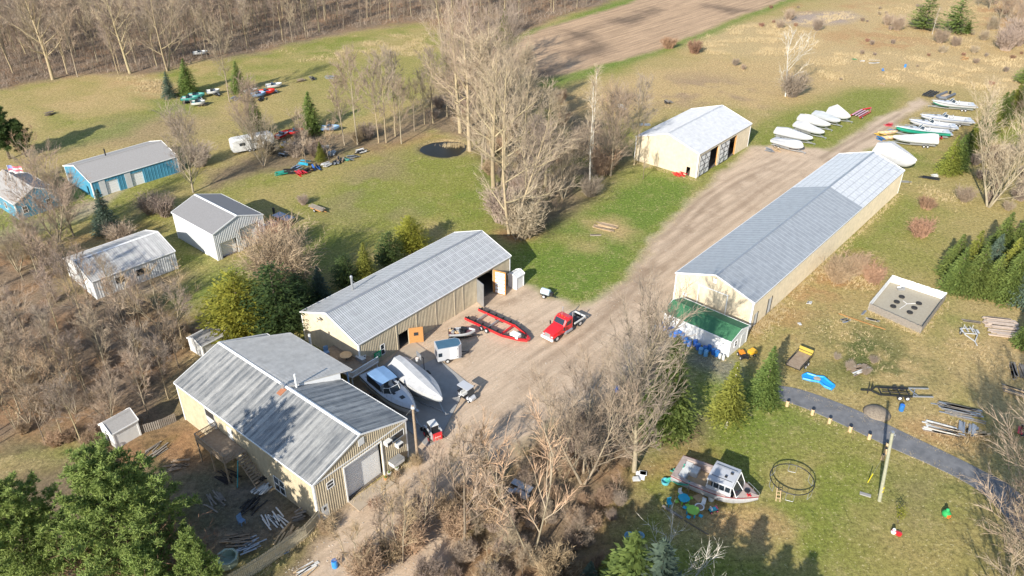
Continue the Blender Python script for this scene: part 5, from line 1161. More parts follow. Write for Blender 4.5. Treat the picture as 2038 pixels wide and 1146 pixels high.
# big red boat hauling trailer
a=G(926,640);b=G(952,622);c=G(1053,690); m_=(a+b)/2; rz=yaw_of(m_,G(1050,682)); Lt=(G(1050,682)-m_).length; wt=.95*(a-b).length/2+.55
t=thing('boat_trailer','long bright red V shaped boat trailer with black bunks standing empty on the gravel','trailer',(m_.x,m_.y,0),rz)
mb=MB(); hw=1.45
for s in (-1,1): mb.bar((0,s*hw,.55),(Lt-3.2,s*hw,.55),.2,.36); mb.bar((Lt-3.2,s*hw,.55),(Lt-.8,s*.75,.55),.2,.36); mb.bar((Lt-.8,s*.75,.55),(Lt,s*.3,.55),.2,.36)
mb.bar((Lt,-.4,.55),(Lt,.4,.55),.3,.36); mb.bar((Lt-3.6,-hw,.5),(Lt-3.6,hw,.5),.2,.2); mb.build('frame',M['red'],t)
mb=MB(); [mb.bar((x,-hw,.5),(x,hw,.5),.16,.16) for x in (1.6,Lt-6)]; mb.build('crossbeam',M['steel'],t)
mb=MB()
for s in (-1,1):
    mb.bar((.1,s*(hw-.02),.82),(Lt-3.4,s*(hw-.02),.82),.16,.14); [mb.box((x*1.0,s*(hw-.02),.95),(.1,.45,.25)) for x in np.arange(.6,Lt-3.5,1.3)]
    mb.bar((Lt-3.2,s*hw,.8),(Lt-.9,s*.8,.8),.14,.1)
mb.build('bunk',M['black'],t); [MB().tube([(x,s*(hw+.05),.5),(x,s*(hw+.3),1.25)],.03,5).build('guide_post',M['black'],t) for x,s in ((1,1),(1,-1),(Lt-2.4,1))]
wheels(t,[(x,s*(hw+.0),.36) for x in (3.2,4.1) for s in(-1.14,1.14)],.38,.26)
MB().box((Lt-1.6,-.6,.9),(1.3,.8,.5)).build('toolbox',M['trim'],t); MB().box((Lt-.6,-.1,.9),(.5,.3,.5)).build('winch',M['black'],t)
# enclosed trailer : long side faces camera
a=G(872,726);b=G(921,717); rz=yaw_of(a,b); L0=(b-a).length
t=thing('cargo_trailer','white enclosed cargo trailer with side door on the concrete edge by the boats','trailer',(a.x,a.y,0),rz)
w0=2.0; body=MB(); body.prism([(0,0),(L0-.5,0),(L0,.45),(L0,w0-.45),(L0-.5,w0),(0,w0)],.42,2.35); body.build('body',M['gel'],t)
MB().prism([(.12,.12),(L0-.5,.12),(L0-.12,.5),(L0-.12,w0-.5),(L0-.5,w0-.12),(.12,w0-.12)],2.351,2.38).build('roof_sheet',mat('blue_grey_roof_sheet',(.08,.17,.24),.35,.3),t)
d_=MB().box((L0-1.15,-.015,1.4),(.9,.03,1.7)).build('side_door',M['trim'],t); MB().box((L0-1.5,-.05,1.35),(.05,.04,.12)).box((L0-.7,-.04,2.0),(.2,.03,.05)).box((L0-.7,-.04,.8),(.2,.03,.05)).build('hinge',M['black'],d_)
MB().box((.35,-.015,1.45),(.5,.03,.55)).build('side_window',M['glass'],t)
MB().box((L0/2,-.02,.5),(L0-.3,.03,.1)).build('lower_trim',M['steel'],t)
wheels(t,[(1.25,-.02,.33),(1.25,w0+.02,.33)],.33,.2)
MB().bar((L0,w0/2-.4,.45),(L0+1.2,w0/2,.45),.07,.1).bar((L0,w0/2+.4,.45),(L0+1.2,w0/2,.45),.07,.1).tube([(L0+1.1,w0/2,0),(L0+1.1,w0/2,.75)],.04,6).build('tongue',M['black'],t)
# hull helper
def hull_secs(L,W,D,k0,flare=.85,n=12,bow=.55,sheer=.25):
    out=[]
    for i in range(n+1):
        u=i/n; w=W/2*(1-max(0,(u-(1-bow))/bow)**2.1)*(.92+.08*min(1,u*4)); w=max(w,.03); x=L*u; zk=k0+D*.0+ (D*.75)*max(0,(u-.72)/.28)**2; zg=k0+D+sheer*u**1.6
        out.append((x,w,zk,zg))
    return out
def hull_mb(L,W,D,k0,**k):
    S_=hull_secs(L,W,D,k0,**k); mb=MB()
    secs=[[(x,-w,zg),(x,-w*.95,zk+(zg-zk)*.42),(x,-w*.55,zk+(zg-zk)*.12),(x,0,zk),(x,w*.55,zk+(zg-zk)*.12),(x,w*.95,zk+(zg-zk)*.42),(x,w,zg)] for x,w,zk,zg in S_]
    mb.loft(secs); n=len(secs[0]); o=0; mb.f.append(tuple(range(n))); mb.m.append(0)
    return mb,S_
def trailer_under(p,rz,L,W,m,label,group=None,z=.5):
    t=thing('boat_trailer',label,'trailer',p,rz,group); mb=MB()
    for s in (-1,1): mb.bar((.2,s*W*.36,z),(L*.7,s*W*.36,z),.1,.14); mb.bar((L*.7,s*W*.36,z),(L+.2,0,z-.05),.1,.14)
    mb.bar((L+.1,0,z-.05),(L+.9,0,z-.08),.1,.12); mb.tube([(L+.6,0,0),(L+.6,0,z+.15)],.04,6); [mb.bar((x,-W*.36,z-.1),(x,W*.36,z-.1),.08,.08) for x in(.6,L*.45)]
    for s in (-1,1): mb.bar((.3,s*W*.2,z),(L*.6,s*W*.2,z),.1,.2)
    mb.build('frame',m,t); wheels(t,[(L*.3,s*W*.46,.3) for s in(-1,1)]+[(L*.3-.75,s*W*.46,.3) for s in(-1,1)],.32,.2); return t
def covered(p,rz,L,W,label,ridge=.9,peak=.35,D=1.0,k0=.75,cm=None,hm=None,group=None,tr=None,trm=None,cat='covered boat',flat=0.0):
    p=Vector(p); t=thing('covered_boat',label,cat,(p.x,p.y,0),rz,group); mb,S_=hull_mb(L,W,D,k0); mb.build('hull',hm or M['gel'],t,smooth=True)
    random.seed(int(abs(p.x*31+p.y*17))); c=MB(); secs=[]
    for i,(x,w,zk,zg) in enumerate(S_):
        u=i/(len(S_)-1); r=ridge*(1-abs(u-peak)/max(peak,1-peak))**.9*(1 if u<.98 else .2)+.08; w2=w+.05; dz=random.uniform(-.04,.04); a=flat*w
        secs.append([(x,-w2,zg-.38-.05*(i%2)),(x,-w2*1.0,zg+.03),(x,-max(w2*.55,a),zg+r*.55+dz),(x,-a*.8,zg+r),(x,a*.8+.01,zg+r),(x,max(w2*.55,a),zg+r*.55-dz),(x,w2,zg+.03),(x,w2,zg-.38-.05*((i+1)%2))])
    x0,w,zk,zg=S_[0]; secs=[[(q[0]-.06,q[1],q[2]) if q[2]<=zg+.1 else (q[0]-.02,q[1],q[2]) for q in secs[0]]]+secs[1:]
    c.loft(secs); c.f.append(tuple(range(8))); c.m.append(0); x,w,zk,zg=S_[-1]; c.add([(x,-w-.05,zg-.3),(x,-w-.05,zg+.1),(x,w+.05,zg+.1),(x,w+.05,zg-.3),(x+.15,0,zg-.2)],[(0,1,4),(1,2,4),(2,3,4),(3,0,4)])
    c.build('cover',cm or M['cover'],t)
    if tr: trailer_under((p.x,p.y,0),rz,L,W,trm or M['steel'],tr)
    return t
def cruiser(p,rz,L,W,label,D=1.3,k0=.8,stripe=None,canopy=True,wm=None,group=None,hm=None,bottom=None,tr=None,arch=False,deckw=.94):
    p=Vector(p); t=thing('cabin_cruiser',label,'boat',(p.x,p.y,0),rz,group); mb,S_=hull_mb(L,W,D,k0); hl=mb.build('hull',hm or M['gel'],t,smooth=True)
    if bottom:
        b=MB(); secs=[[(x,-w*.955-.01,zk+(zg-zk)*.40),(x,-w*.56,zk+(zg-zk)*.11-.01),(x,0,zk-.02),(x,w*.56,zk+(zg-zk)*.11-.01),(x,w*.955+.01,zk+(zg-zk)*.40)] for x,w,zk,zg in S_]; b.loft(secs); b.build('bottom_paint',bottom,t,smooth=True)
    # rub rail
    r=MB(); 
    for s in (-1,1): r.tube([(x,s*(w+.01),zg-.14) for x,w,zk,zg in S_],.05,5)
    r.build('rub_rail',stripe or M['black'],t)
    # deck from 42% forward, cockpit aft
    d=MB(); F=[q for q in S_ if q[0]>=L*.45]; d.loft([[(x,-w,zg),(x,-w*.6,zg+.28*(1-(x/L))+.12),(x,0,zg+.36*(1-(x/L))+.14),(x,w*.6,zg+.28*(1-(x/L))+.12),(x,w,zg)] for x,w,zk,zg in F]); 
    A_=[q for q in S_ if q[0]<=L*.5]
    for s in (-1,1): d.loft([[(x,s*w,zg),(x,s*(w-.1),zg+.06),(x,s*(w-.38),zg+.06),(x,s*(w-.4),zg-.6)] for x,w,zk,zg in A_])
    x,w,zk,zg=S_[0]; d.box((.35,0,zg-.1),(.7,2*w-.1,.28)); d.build('deck',M['gel'],t)
    c=MB(); zf=k0+D-.55; c.box((L*.25,0,zf),(L*.5,W*.8,.05)); c.build('cockpit_floor',M['greywood'],t)
    c=MB(); [c.box((L*.40,s*W*.2,zf+.45),(.55,.5,.14)).box((L*.37,s*W*.2,zf+.75),(.12,.5,.6)) for s in(-1,1)]; c.box((.95,0,zf+.35),(.6,W*.6,.4)); c.build('seat',M['offwhite'],t)
    ws=MB(); x=L*.5; zg=k0+D+.1; hwn=W*.4
    P=[(x+.9,-hwn*.55,zg+.25),(x+.9,hwn*.55,zg+.25),(x+.45,hwn*.5,zg+.85),(x+.45,-hwn*.5,zg+.85),(x+.1,-hwn,zg+.1),(x-.1,-hwn*.92,zg+.75),(x+.1,hwn,zg+.1),(x-.1,hwn*.92,zg+.75)]
    ws.add(P,[(0,1,2,3),(4,0,3,5),(1,6,7,2)]); w_=ws.build('windshield',M['glass'],t)
    fr=MB(); [fr.tube([P[a],P[b]],.03,5) for a,b in((0,3),(1,2),(3,2),(3,5),(2,7),(4,5),(6,7),(0,1))]; fr.build('windshield_frame',M['trim'],w_)
    h=MB(); h.box((L*.72,0,zg+.30),(.55,.5,.05)); h.box((L*.6,-W*.12,zg+.32),(.35,.3,.05)); h.build('deck_hatch',M['black'],t)
    if canopy:
        cn=MB(); x0,x1=L*.16,L*.46; secs=[]
        for u in np.linspace(0,1,6): x=x0+(x1-x0)*u; z=zg+1.15+.12*math.sin(PI*u); secs.append([(x,-W*.42,z-.5 if u<.1 else z-.2),(x,-W*.38,z-.06),(x,0,z+.06),(x,W*.38,z-.06),(x,W*.42,z-.2)])
        cn.loft(secs); cn.build('canvas_top',wm or M['bluefab'],t); q=MB(); q.add([(x0,-W*.43,zg+.0),(x1,-W*.43,zg+.1),(x1,-W*.42,zg+1.0),(x0,-W*.42,zg+.95)],[(0,1,2,3),(3,2,1,0)]); q.add([(x0-.05,-W*.42,zg),(x0-.05,W*.42,zg),(x0,W*.42,zg+1.1),(x0,-W*.42,zg+1.1)],[(0,1,2,3)]); q.build('canvas_side',M['black'],t)
    rl=MB()
    for s in (-1,1):
        pts=[(x,s*(w*.9),zg+.5) for x,w,zk,zg in S_ if x>L*.55]; rl.tube(pts,.018,5); [rl.tube([(x,s*w*.9,zg),(x,s*w*.9,zg+.5)],.015,4) for x,w,zk,zg in S_ if x>L*.55]
    rl.build('bow_rail',M['steel'],t)
    MB().box((L+.12,0,k0+D+.28),(.5,.3,.08)).build('bow_pulpit',M['gel'],t)
    MB().box((-.3,0,k0+.55),(.7,W*.75,.08)).build('swim_platform',M['gel'],t)
    if tr: trailer_under((p.x,p.y,0),rz,L,W,M['steel'],tr)
    return t
# two big boats by the shop
s1=G(735,742,1.8);b1=G(832,822,2.1); s1.z=0
cruiser(s1,yaw_of(s1,b1),(Vector((b1.x,b1.y,0))-s1).length-.3,3.0,'cabin cruiser with blue canvas top in the shade right beside the two storey shop',tr='black trailer under the cruiser with the blue canvas top',bottom=None)
s2=G(800,730,1.8);b2=G(882,795,2.1); s2.z=0
covered(s2-Vector((.6,-.5,0)),yaw_of(s2,b2),(Vector((b2.x,b2.y,0))-s2).length+.7,3.1,'large white shrink wrapped boat between the cruiser and the basketball hoop',ridge=1.0,peak=.15,D=1.35,k0=.8,hm=M['coverg'],tr='trailer under the large shrink wrapped boat by the hoop',flat=.35)
# golf cart
g=G(929,792); rz=yaw_of(G(913,783),G(947,803))
t=thing('golf_cart','white golf cart with pale roof parked on the gravel near the shade edge','golf cart',(g.x,g.y,0),rz)
lf(MB(),[(.35,.55,.25,.62,.08),(.9,.52,.25,.78,.1),(1.2,.42,.3,.6,.1)]).build('front_cowl',M['gel'],t); MB().box((0,0,.33),(1.7,1.1,.1)).build('floor',M['black'],t)
MB().box((-.25,0,.62),(.5,1.05,.14)).box((-.5,0,.88),(.1,1.05,.42)).build('seat',M['offwhite'],t); MB().box((-.8,0,.45),(.7,1.1,.35)).build('rear_body',M['gel'],t); MB().box((-.95,0,.8),(.4,.9,.12)).build('rear_seat',M['black'],t)
MB().prism([(-1.05,-.55),(-.95,-.6),(.65,-.6),(.75,-.5),(.75,.5),(.65,.6),(-.95,.6),(-1.05,.55)],1.8,1.87).build('roof',M['gel'],t)
mb=MB(); [mb.tube([(a,s*.52,.5),(b_,s*.52,1.8)],.025,5) for s in(-1,1) for a,b_ in((.85,.6),(-.95,-.9))]; mb.build('roof_posts',M['black'],t)
MB().add([(.86,-.5,.85),(.86,.5,.85),(.64,.5,1.7),(.64,-.5,1.7)],[(0,1,2,3)]).build('windshield',M['glass'],t)
mb=MB(); mb.tube([(.5,.25,.7),(.25,.25,.95)],.02,5); mb.tube([(.25+.12*math.cos(a)*.4,.25+.15*math.sin(a),.95+.1*math.cos(a)) for a in np.linspace(0,5.6,8)],.02,5,closed=True); mb.build('steering_wheel',M['black'],t)
wheels(t,[(.8,.5,.22),(.8,-.5,.22),(-.7,.5,.22),(-.7,-.5,.22)],.22,.18)
# skid steer (rear at camera, red engine door)
g=G(862,868); f=G(838,835); rz=yaw_of(g,f)
t=thing('skid_steer','white compact loader with bright red rear door behind the corner of the shop','loader',(g.x,g.y,0),rz)
MB().box((-.2,0,.8),(2.0,1.0,.75)).build('body',M['gel'],t); d_=MB().box((-1.28,0,.95),(.18,1.05,1.0)).build('rear_door',M['red'],t)
tc_=bpy.data.curves.new('lettering','FONT'); tc_.body='Bobcat'; tc_.size=.26; tc_.align_x='CENTER'; tc_.extrude=.004; to=bpy.data.objects.new('lettering',tc_); col.objects.link(to); to.parent=d_; to.location=(-1.378,0,.9); to.rotation_euler=(R(90),0,R(-90)); tc_.materials.append(M['trim']); bpy.context.view_layer.update(); me_=bpy.data.meshes.new_from_object(to); o2_=bpy.data.objects.new('lettering',me_); col.objects.link(o2_); o2_.parent=d_; o2_.location=to.location; o2_.rotation_euler=to.rotation_euler; bpy.data.objects.remove(to,do_unlink=True)
mb=MB(); mb.box((-.1,0,2.02),(1.1,.95,.08)); [mb.bar((x,s*.45,1.1),(x*.9,s*.45,2.0),.08,.08) for x in(-.6,.45) for s in(-1,1)]; mb.build('cab_frame',M['offwhite'],t)
mb=MB(); mb.box((-.1,.45,1.6),(.95,.02,.75)); mb.box((-.1,-.45,1.6),(.95,.02,.75)); mb.box((-.62,0,1.6),(.02,.85,.7)); mb.build('cab_mesh',M['black'],t)
MB().box((-.8,0,1.28),(.8,.9,.12)).build('engine_cover',M['black'],t)
for s in (-1,1): MB().bar((-1.0,s*.62,1.45),(.9,s*.62,1.15),.12,.2).bar((.9,s*.62,1.15),(1.35,s*.62,.35),.12,.18).bar((-1.0,s*.62,.7),(-1.0,s*.62,1.5),.12,.2).build('lift_arm',M['gel'],t)
lf(MB(),[(1.35,.85,.1,.65,.02),(1.75,.85,.08,.3,.02)]).build('bucket',M['black'],t); wheels(t,[(x,s*.72,.4) for x in(-.7,.45) for s in(-1,1)],.4,.3,M['red'])
# basketball hoop
g=G(845,746); t=thing('basketball_hoop','portable basketball hoop behind the shrink wrapped boat','basketball hoop',(g.x,g.y,0),R(215))
MB().tube([(0,0,0),(0,0,2.7)],.05,8).bar((0,0,2.7),(.55,0,3.1),.06,.06).build('pole',M['black'],t); MB().box((.6,0,3.25),(.05,1.15,.8)).build('backboard',M['steel'],t)
MB().tube([(.9+.23*math.cos(a),.23*math.sin(a),3.0) for a in np.linspace(0,2*PI,13)[:-1]],.015,5,closed=True).build('rim',M['osb'],t); MB().lathe([(.23,3.0),(.17,2.75),(.14,2.6)],(.9,0,0),10).build('net',M['offwhite'],t); MB().box((-.2,0,.12),(1.0,.75,.24)).build('base',M['black'],t)
# small boat full of junk
a=G(893,672);b=G(935,671); rz=yaw_of(a,b); t=thing('skiff','small white open boat on a little trailer filled with junk','boat',(a.x,a.y,0),rz)
mb,S_=hull_mb(3.6,1.6,.6,.45); mb.build('hull',M['gel'],t,smooth=True); MB().add([(x*1,s*w*.9,.95) for x,w,zk,zg in S_ for s in(-1,1)],[(2*i,2*i+2,2*i+3,2*i+1) for i in range(len(S_)-1)]).build('liner',mat('maroon_liner',(.12,.05,.06),.8),t)
t2=thing('junk_heap','pile of dark and yellow scrap heaped in the small white boat','junk',(a.x,a.y,.95),rz); random.seed(3)
for m_,n_ in ((M['black'],9),(M['newwood'],4),(M['steel'],4)):
    mb=MB(); [mb.box((random.uniform(.3,2.4),random.uniform(-.5,.5),random.uniform(.1,.35)),(random.uniform(.2,.6),random.uniform(.15,.4),random.uniform(.1,.4)),random.uniform(0,3)) for _ in range(n_)]; mb.build('scrap',m_,t2)
trailer_under((a.x,a.y,0),rz,3.4,1.6,M['black'],'little trailer carrying the small junk filled boat',z=.38)
# tank trailer
g=G(1086,590); t=thing('water_tank_trailer','pale blue tank on a tiny two wheeled trailer at the grass corner','trailer',(g.x,g.y,0),R(-30))
MB().tube([(-.7,0,.85),(-.65,0,.85),(.65,0,.85),(.7,0,.85)],[.3,.48,.48,.3],14).build('tank',mat('pale_tank',(.5,.62,.66),.4),t); MB().bar((-.8,.35,.4),(.8,.35,.4),.08,.1).bar((-.8,-.35,.4),(.8,-.35,.4),.08,.1).bar((.7,0,.4),(1.7,0,.35),.08,.1).box((1.0,0,.7),(.4,.5,.5)).build('frame',M['black'],t)
wheels(t,[(0,.6,.3),(0,-.6,.3)],.3,.18,M['trim'])
# blue barrels along green roofed shed
def barrel(name,label,m_,h=.88,r=.29,group=None):
    t=thing(name,label,'barrel',(0,0,0),0,group); mb=MB(); mb.lathe([(r*.93,0),(r,.04),(r,.28),(r*1.04,.3),(r,.33),(r,.58),(r*1.04,.6),(r,.63),(r,h-.05),(r*.93,h)],n=18); mb.build('drum',m_,t,smooth=False)
    mb=MB(); mb.lathe([(r*.85,h),(r*.85,h+.012)],n=16); mb.lathe([(.035,h+.01),(.035,h+.04)],(r*.5,0,0),8); mb.lathe([(.035,h+.01),(.035,h+.04)],(-r*.5,0,0),8); mb.build('lid',m_,t); return t
bp=barrel('plastic_barrel','blue plastic barrel standing in the row along the white shed',M['blue_barrel'],group='blue barrels along the white shed')
random.seed(4); first=True
Bx=[(1316,653),(1323,658),(1330,663),(1337,661),(1344,670),(1350,676),(1357,674),(1364,682),(1352,668),(1371,688),(1383,688),(1389,695),(1402,700),(1411,698),(1419,705),(1426,709),(1334,668)]
gm=barrel('plastic_barrel','small pale grey can',M['offwhite'],.7,.2)
lm=barrel('plastic_barrel','light blue barrel',mat('light_blue_plastic',(.14,.36,.6),.4),.88,.29)
for i,(x,y) in enumerate(Bx):
    g=G(x,y); 
    if first: bp.location=g; bp.rotation_euler.z=1; first=False
    else: dup(bp,g,random.uniform(0,6))
lm.location=G(1394,703); lm['label']='lighter blue barrel standing proud of the row beside the white shed'; dup(lm,G(1404,708),2,'light blue barrel right beside the other lighter one in the row')
gm.location=G(1432,713);gm['label']='small pale can at the right end of the barrel row'; dup(gm,G(1439,716),1,'small pale can last at the corner of the white shed')
for x,y,l,k in ((667,1128,'single blue barrel on the brown verge at the bottom left',bp),(1793,817,'single blue barrel beside the gravel mound',bp),(1227,780,'blue barrel half hidden left of the fan shaped bare tree',bp),(1801,134,'upright blue barrel far out in the straw meadow',bp)):
    q=dup(bp,G(x,y),0,l); 
    if 'group' in q: del q['group']
# utility trailer
a=G(1562,732);b=G(1600,735); c=G(1617,712); t=thing('utility_trailer','black open utility trailer with brown plank floor beside the bright spruce','trailer',(a.x,a.y,0),yaw_of(a,G(1592,700)))
mb=MB(); [mb.box((1.95,-.1-.2*i,.55),(3.9,.19,.05)) for i in range(9)]; mb.build('plank_floor',M['wood'],t)
mb=MB()
for z in(.55,.95): mb.bar((0,0,z),(3.9,0,z),.07,.07);mb.bar((0,-1.9,z),(3.9,-1.9,z),.07,.07);mb.bar((3.9,0,z),(3.9,-1.9,z),.07,.07); 
mb.bar((0,0,.55),(0,-1.9,.55),.07,.07); [mb.bar((x,y,.5),(x,y,.98),.06,.06) for x in(0,1.3,2.6,3.9) for y in(0,-1.9)]; mb.build('rails',M['black'],t)
MB().box((3.93,-.95,1.0),(.06,1.85,.9)).build('ramp_gate',mat('yellow_mesh_gate',(.45,.33,.06),.6),t); wheels(t,[(1.5,.12,.3),(1.5,-2.02,.3),(2.3,.12,.3),(2.3,-2.02,.3)],.3,.18,M['trim'])
# blue tarp
g=G(1625,757); t=MB(); random.seed(6); P=[(-1.6,.9),(-.9,1.3),(.2,.7),(1.1,.5),(1.5,-.4),(1.9,-1.3),(1.2,-2.0),(.5,-1.4),(.2,-.5),(-.9,-.2),(-1.7,.2)]
t.prism(P,0,.12); t.tube([(x*.93,y*.93,.16+.05*(i%2)) for i,(x,y) in enumerate(P)],.14,6,closed=True); o=t.build('tarp',mat('blue_tarp',(.02,.30,.72),.45,bump=.4,bscale=3)); o.location=g; tag(o,'crumpled bright blue tarp lying on the lawn near the driveway','tarp')
o=MB().lathe([(.45,.17),(.4,.24),(.1,.27)],n=10).build('sand_heap',M['concrete']); o.location=g+Vector((.1,.15,0)); tag(o,'little pile of sand on the blue tarp','sand pile')
# pen with tyres
cs=[G(1727,617),G(1831,664),G(1880,598),G(1772,562)]
t=thing('fenced_pen','square pen fenced with grey boards and white sheets, tyres on sand inside','pen',cs[0],0); base=cs[0]
def fence_run(t,a,b,h,w,m_,gap=.02,name='fence_boards',th=.03,jit=.04,lean=0):
    d=b-a; n=max(2,int(d.length/w)); u=d.normalized(); nn=Vector((-u.y,u.x,0)); mb=MB(); rz=math.atan2(u.y,u.x)
    for i in range(n): c=a+d*(i+.5)/n; hh=h+random.uniform(-jit,jit); mb.box((c.x,c.y,hh/2),(d.length/n-gap,th,hh),rz,M=Matrix.Rotation(random.uniform(-.02,.02),3,'Y'))
    for z in(.25*h,.8*h): p=a+nn*.05;q=b+nn*.05; mb.bar((p.x,p.y,z),(q.x,q.y,z),.05,.08)
    return mb.build(name,m_,t)
random.seed(2); L4=[c-base for c in cs]
fence_run(t,L4[0],L4[1],1.15,.15,M['greywood']); fence_run(t,L4[1],L4[2],1.15,.15,M['greywood']); o=fence_run(t,L4[2],L4[3],1.3,.25,M['white'],.012,'white_panels'); fence_run(t,L4[3],L4[0],1.3,.25,M['white'],.012,'white_panels')
mb=MB(); mb.prism([(p.x,p.y) for p in L4],-.05,.10); mb.build('sand_floor',mat('grey_sand',(.33,.29,.22),.95,c2=(.40,.36,.28),scale=4,bump=.4,bscale=20),t)
def tyre(x,y,l,grp=None,r=.42,z=.1):
    t=MB(); t.tube([(r*.7*math.cos(a),r*.7*math.sin(a),.13) for a in np.linspace(0,2*PI,17)[:-1]],.14,8,closed=True); o=t.build('tyre',M['rubber'],smooth=True); g=G(x,y); o.location=(g.x,g.y,z); return tag(o,l,'tyre',grp)
for x,y,l in ((1794,593,'black tyre nearest the white panels in the sandy pen'),(1784,603,'black tyre in the left column of the pen, second down'),(1777,612,'black tyre lowest in the left column of the pen'),(1828,606,'black tyre nearest the right boards in the pen'),(1819,615,'black tyre in the right column of the pen, second down'),(1810,624,'black tyre lowest in the right column of the pen')): tyre(x,y,l)
q=[G(1797,600),G(1805,606),G(1822,605),G(1790,616)]; mb=MB(); [mb.bar((q[i].x,q[i].y,.13),(q[j].x,q[j].y,.13),.05,.04) for i,j in((0,1),(1,2),(1,3))]; o=mb.build('marking_lines',M['trim']); tag(o,'white Y shaped pipe laid on the sand between the tyres','pipe')
g=G(1792,578); o=MB().box((0,0,.35),(1.0,.5,.4)).tube([(-.5,.1,.5),(0,0,.75),(.6,.1,.4)],.1,6).build('grey_scrap',M['steel']); o.location=g;tag(o,'grey metal lump against the far white panels in the pen','scrap')
# galvanised trailer
g=G(1928,668); t=thing('empty_boat_trailer','galvanised empty boat trailer with V tongue, left of the lumber on the right','trailer',(g.x,g.y,0),R(-98))
mb=MB(); 
for s in(-1,1): mb.bar((-1.0,s*.8,.5),(.5,s*.8,.5),.1,.12); mb.bar((.5,s*.8,.5),(2.0,0,.45),.1,.12); mb.bar((-1.1,s*.3,.75),(.2,s*.3,.75),.14,.08); mb.bar((-.9,s*.55,.5),(-.9,s*.55,1.2),.06,.06)
mb.bar((2.0,0,.45),(2.9,0,.4),.1,.1); [mb.bar((x,-.8,.5),(x,.8,.5),.1,.1) for x in(-1.0,.2)]; mb.build('frame',M['rim'],t)
[MB().box((-.2,s*1.02,.68),(.85,.28,.05)).build('fender',M['rim'],t) for s in(-1,1)]; wheels(t,[(-.2,s*1.02,.3) for s in(-1,1)],.3,.2)
# long black trailer
a=G(1711,782);b=G(1850,790); rz=yaw_of(a,b); Lx=(b-a).length; t=thing('long_trailer','long low black and grey boat trailer frame with white wheels north of the driveway','trailer',(a.x,a.y,0),rz)
mb=MB(); mb.bar((0,0,.5),(1.2,0,.5),.12,.14); 
for s in(-1,1): mb.bar((1.2,0,.5),(2.0,s*.75,.5),.1,.14); mb.bar((2.0,s*.75,.5),(Lx-2.4,s*.8,.5),.1,.16); mb.bar((2.4,s*.35,.7),(Lx-2.6,s*.4,.7),.12,.1)
[mb.bar((x,-.8,.45),(x,.8,.45),.1,.1) for x in np.arange(2.3,Lx-2.4,1.1)]; mb.tube([(.9,0,0),(.9,0,1.4)],.06,6); mb.bar((1.2,0,.6),(1.3,0,1.4),.1,.1); mb.build('frame',M['black'],t)
mb=MB(); [mb.bar((Lx-2.4,s*.8,.55),(Lx,s*.8,.65),.12,.14) for s in(-1,1)]; mb.bar((Lx-2.3,-.8,.5),(Lx-1.6,.8,.5),.1,.1); mb.bar((Lx-2.3,.8,.5),(Lx-1.6,-.8,.5),.1,.1); mb.build('rear_frame',M['steel'],t); wheels(t,[(x,s*.98,.33) for x in(Lx-3.9,Lx-3.0) for s in(-1,1)],.33,.2,M['trim'])
g=G(1745,822); o=MB().lathe([(1.6,0),(1.35,.22),(.9,.5),(.4,.68),(.05,.72)],n=24).build('gravel_mound',mat('dark_gravel',(.15,.12,.09),.95,c2=(.30,.25,.19),scale=5,bump=1,bscale=14),smooth=True); o.location=(g.x,g.y,0); tag(o,'low round mound of dark gravel beside the driveway','gravel mound')
# bollards
bo=thing('wooden_bollard','short round wooden post on the lower edge of the driveway','bollard',(0,0,0),0,'wooden posts along the driveway'); MB().lathe([(.2,0),(.2,.75),(.16,.8)],n=12).build('post',M['newwood'],bo); MB().lathe([(.165,.8),(.16,.815)],n=12).build('cap',M['black'],bo)
BL=[(1566,808),(1616,825),(1650,842),(1691,859),(1729,874),(1764,892),(1761,903),(1756,915)]
for i,(x,y) in enumerate(BL):
    if i==0: bo.location=G(x,y)
    else: dup(bo,G(x,y),0)
# lumber stacks
def stack(px,py,label,n,L,W,m_,rz,jit=.15,layers=3,h=.05,wd=.2,name='lumber_stack',m2=None,cat='lumber',z=0):
    g=G(px,py); t=thing(name,label,cat,(g.x,g.y,z),rz); 
    for mm,k in ((m_,0),(m2,1)):
        if mm is None: continue
        mb=MB()
        for i in range(n if m2 is None else n//2):
            lay=random.randrange(layers); y=random.uniform(-W/2,W/2); l=L*random.uniform(.55,1); mb.box((random.uniform(-jit,jit)*L,y,.06+lay*(h+.03)*1.3),(l,wd,h),random.gauss(0,jit*.35))
        mb.build('boards' if k==0 else 'pale_boards',mm,t)
    return t
random.seed(77)
stack(1995,655,'wide stack of pale pinkish planks at the right edge',34,4.6,4.2,mat('pale_plank',(.56,.46,.38),.85,c2=(.42,.33,.26),scale=2),R(-12),.05,5,wd=.3)
stack(1935,640,'two pale boards on the grass beside the empty trailer',4,2.6,.5,M['greywood'],R(-15),.05,1)
stack(1908,822,'heap of silver grey boards, upper one below the long trailer',26,4.8,2.2,M['greywood'],R(-20),.18,4,m2=M['steel'])
stack(1880,857,'heap of rusty brown and white boards at the lower left of the timber',22,4.2,1.6,M['wood'],R(-22),.12,3,m2=M['offwhite'])
stack(1925,855,'grey corrugated sheets lying on the lower timber heap',14,2.2,2.0,M['steel'],R(60),.05,3,wd=.25,cat='sheet metal')
stack(2030,742,'bundle of grey boards at the right edge halfway down',20,3.6,2,M['greywood'],R(70),.12,4)
stack(2025,782,'row of tan planks at the right edge',12,4.0,1.3,M['newwood'],R(-35),.04,3,m2=M['greywood'])
stack(1950,862,'yellowish leaves and boards at the right of the timber heap',10,1.6,1.3,M['newwood'],R(10),.2,3)
stack(2036,862,'dark scrap at the right edge near the driveway',9,1.8,1.2,M['black'],R(60),.2,4,m2=M['red'],cat='scrap')
g=G(1990,668); 
stack(1705,738,'burn pile of white and reddish boards on the lawn',16,2.4,1.4,M['wood'],R(30),.3,5,m2=M['offwhite'],name='burn_pile',cat='burn pile')
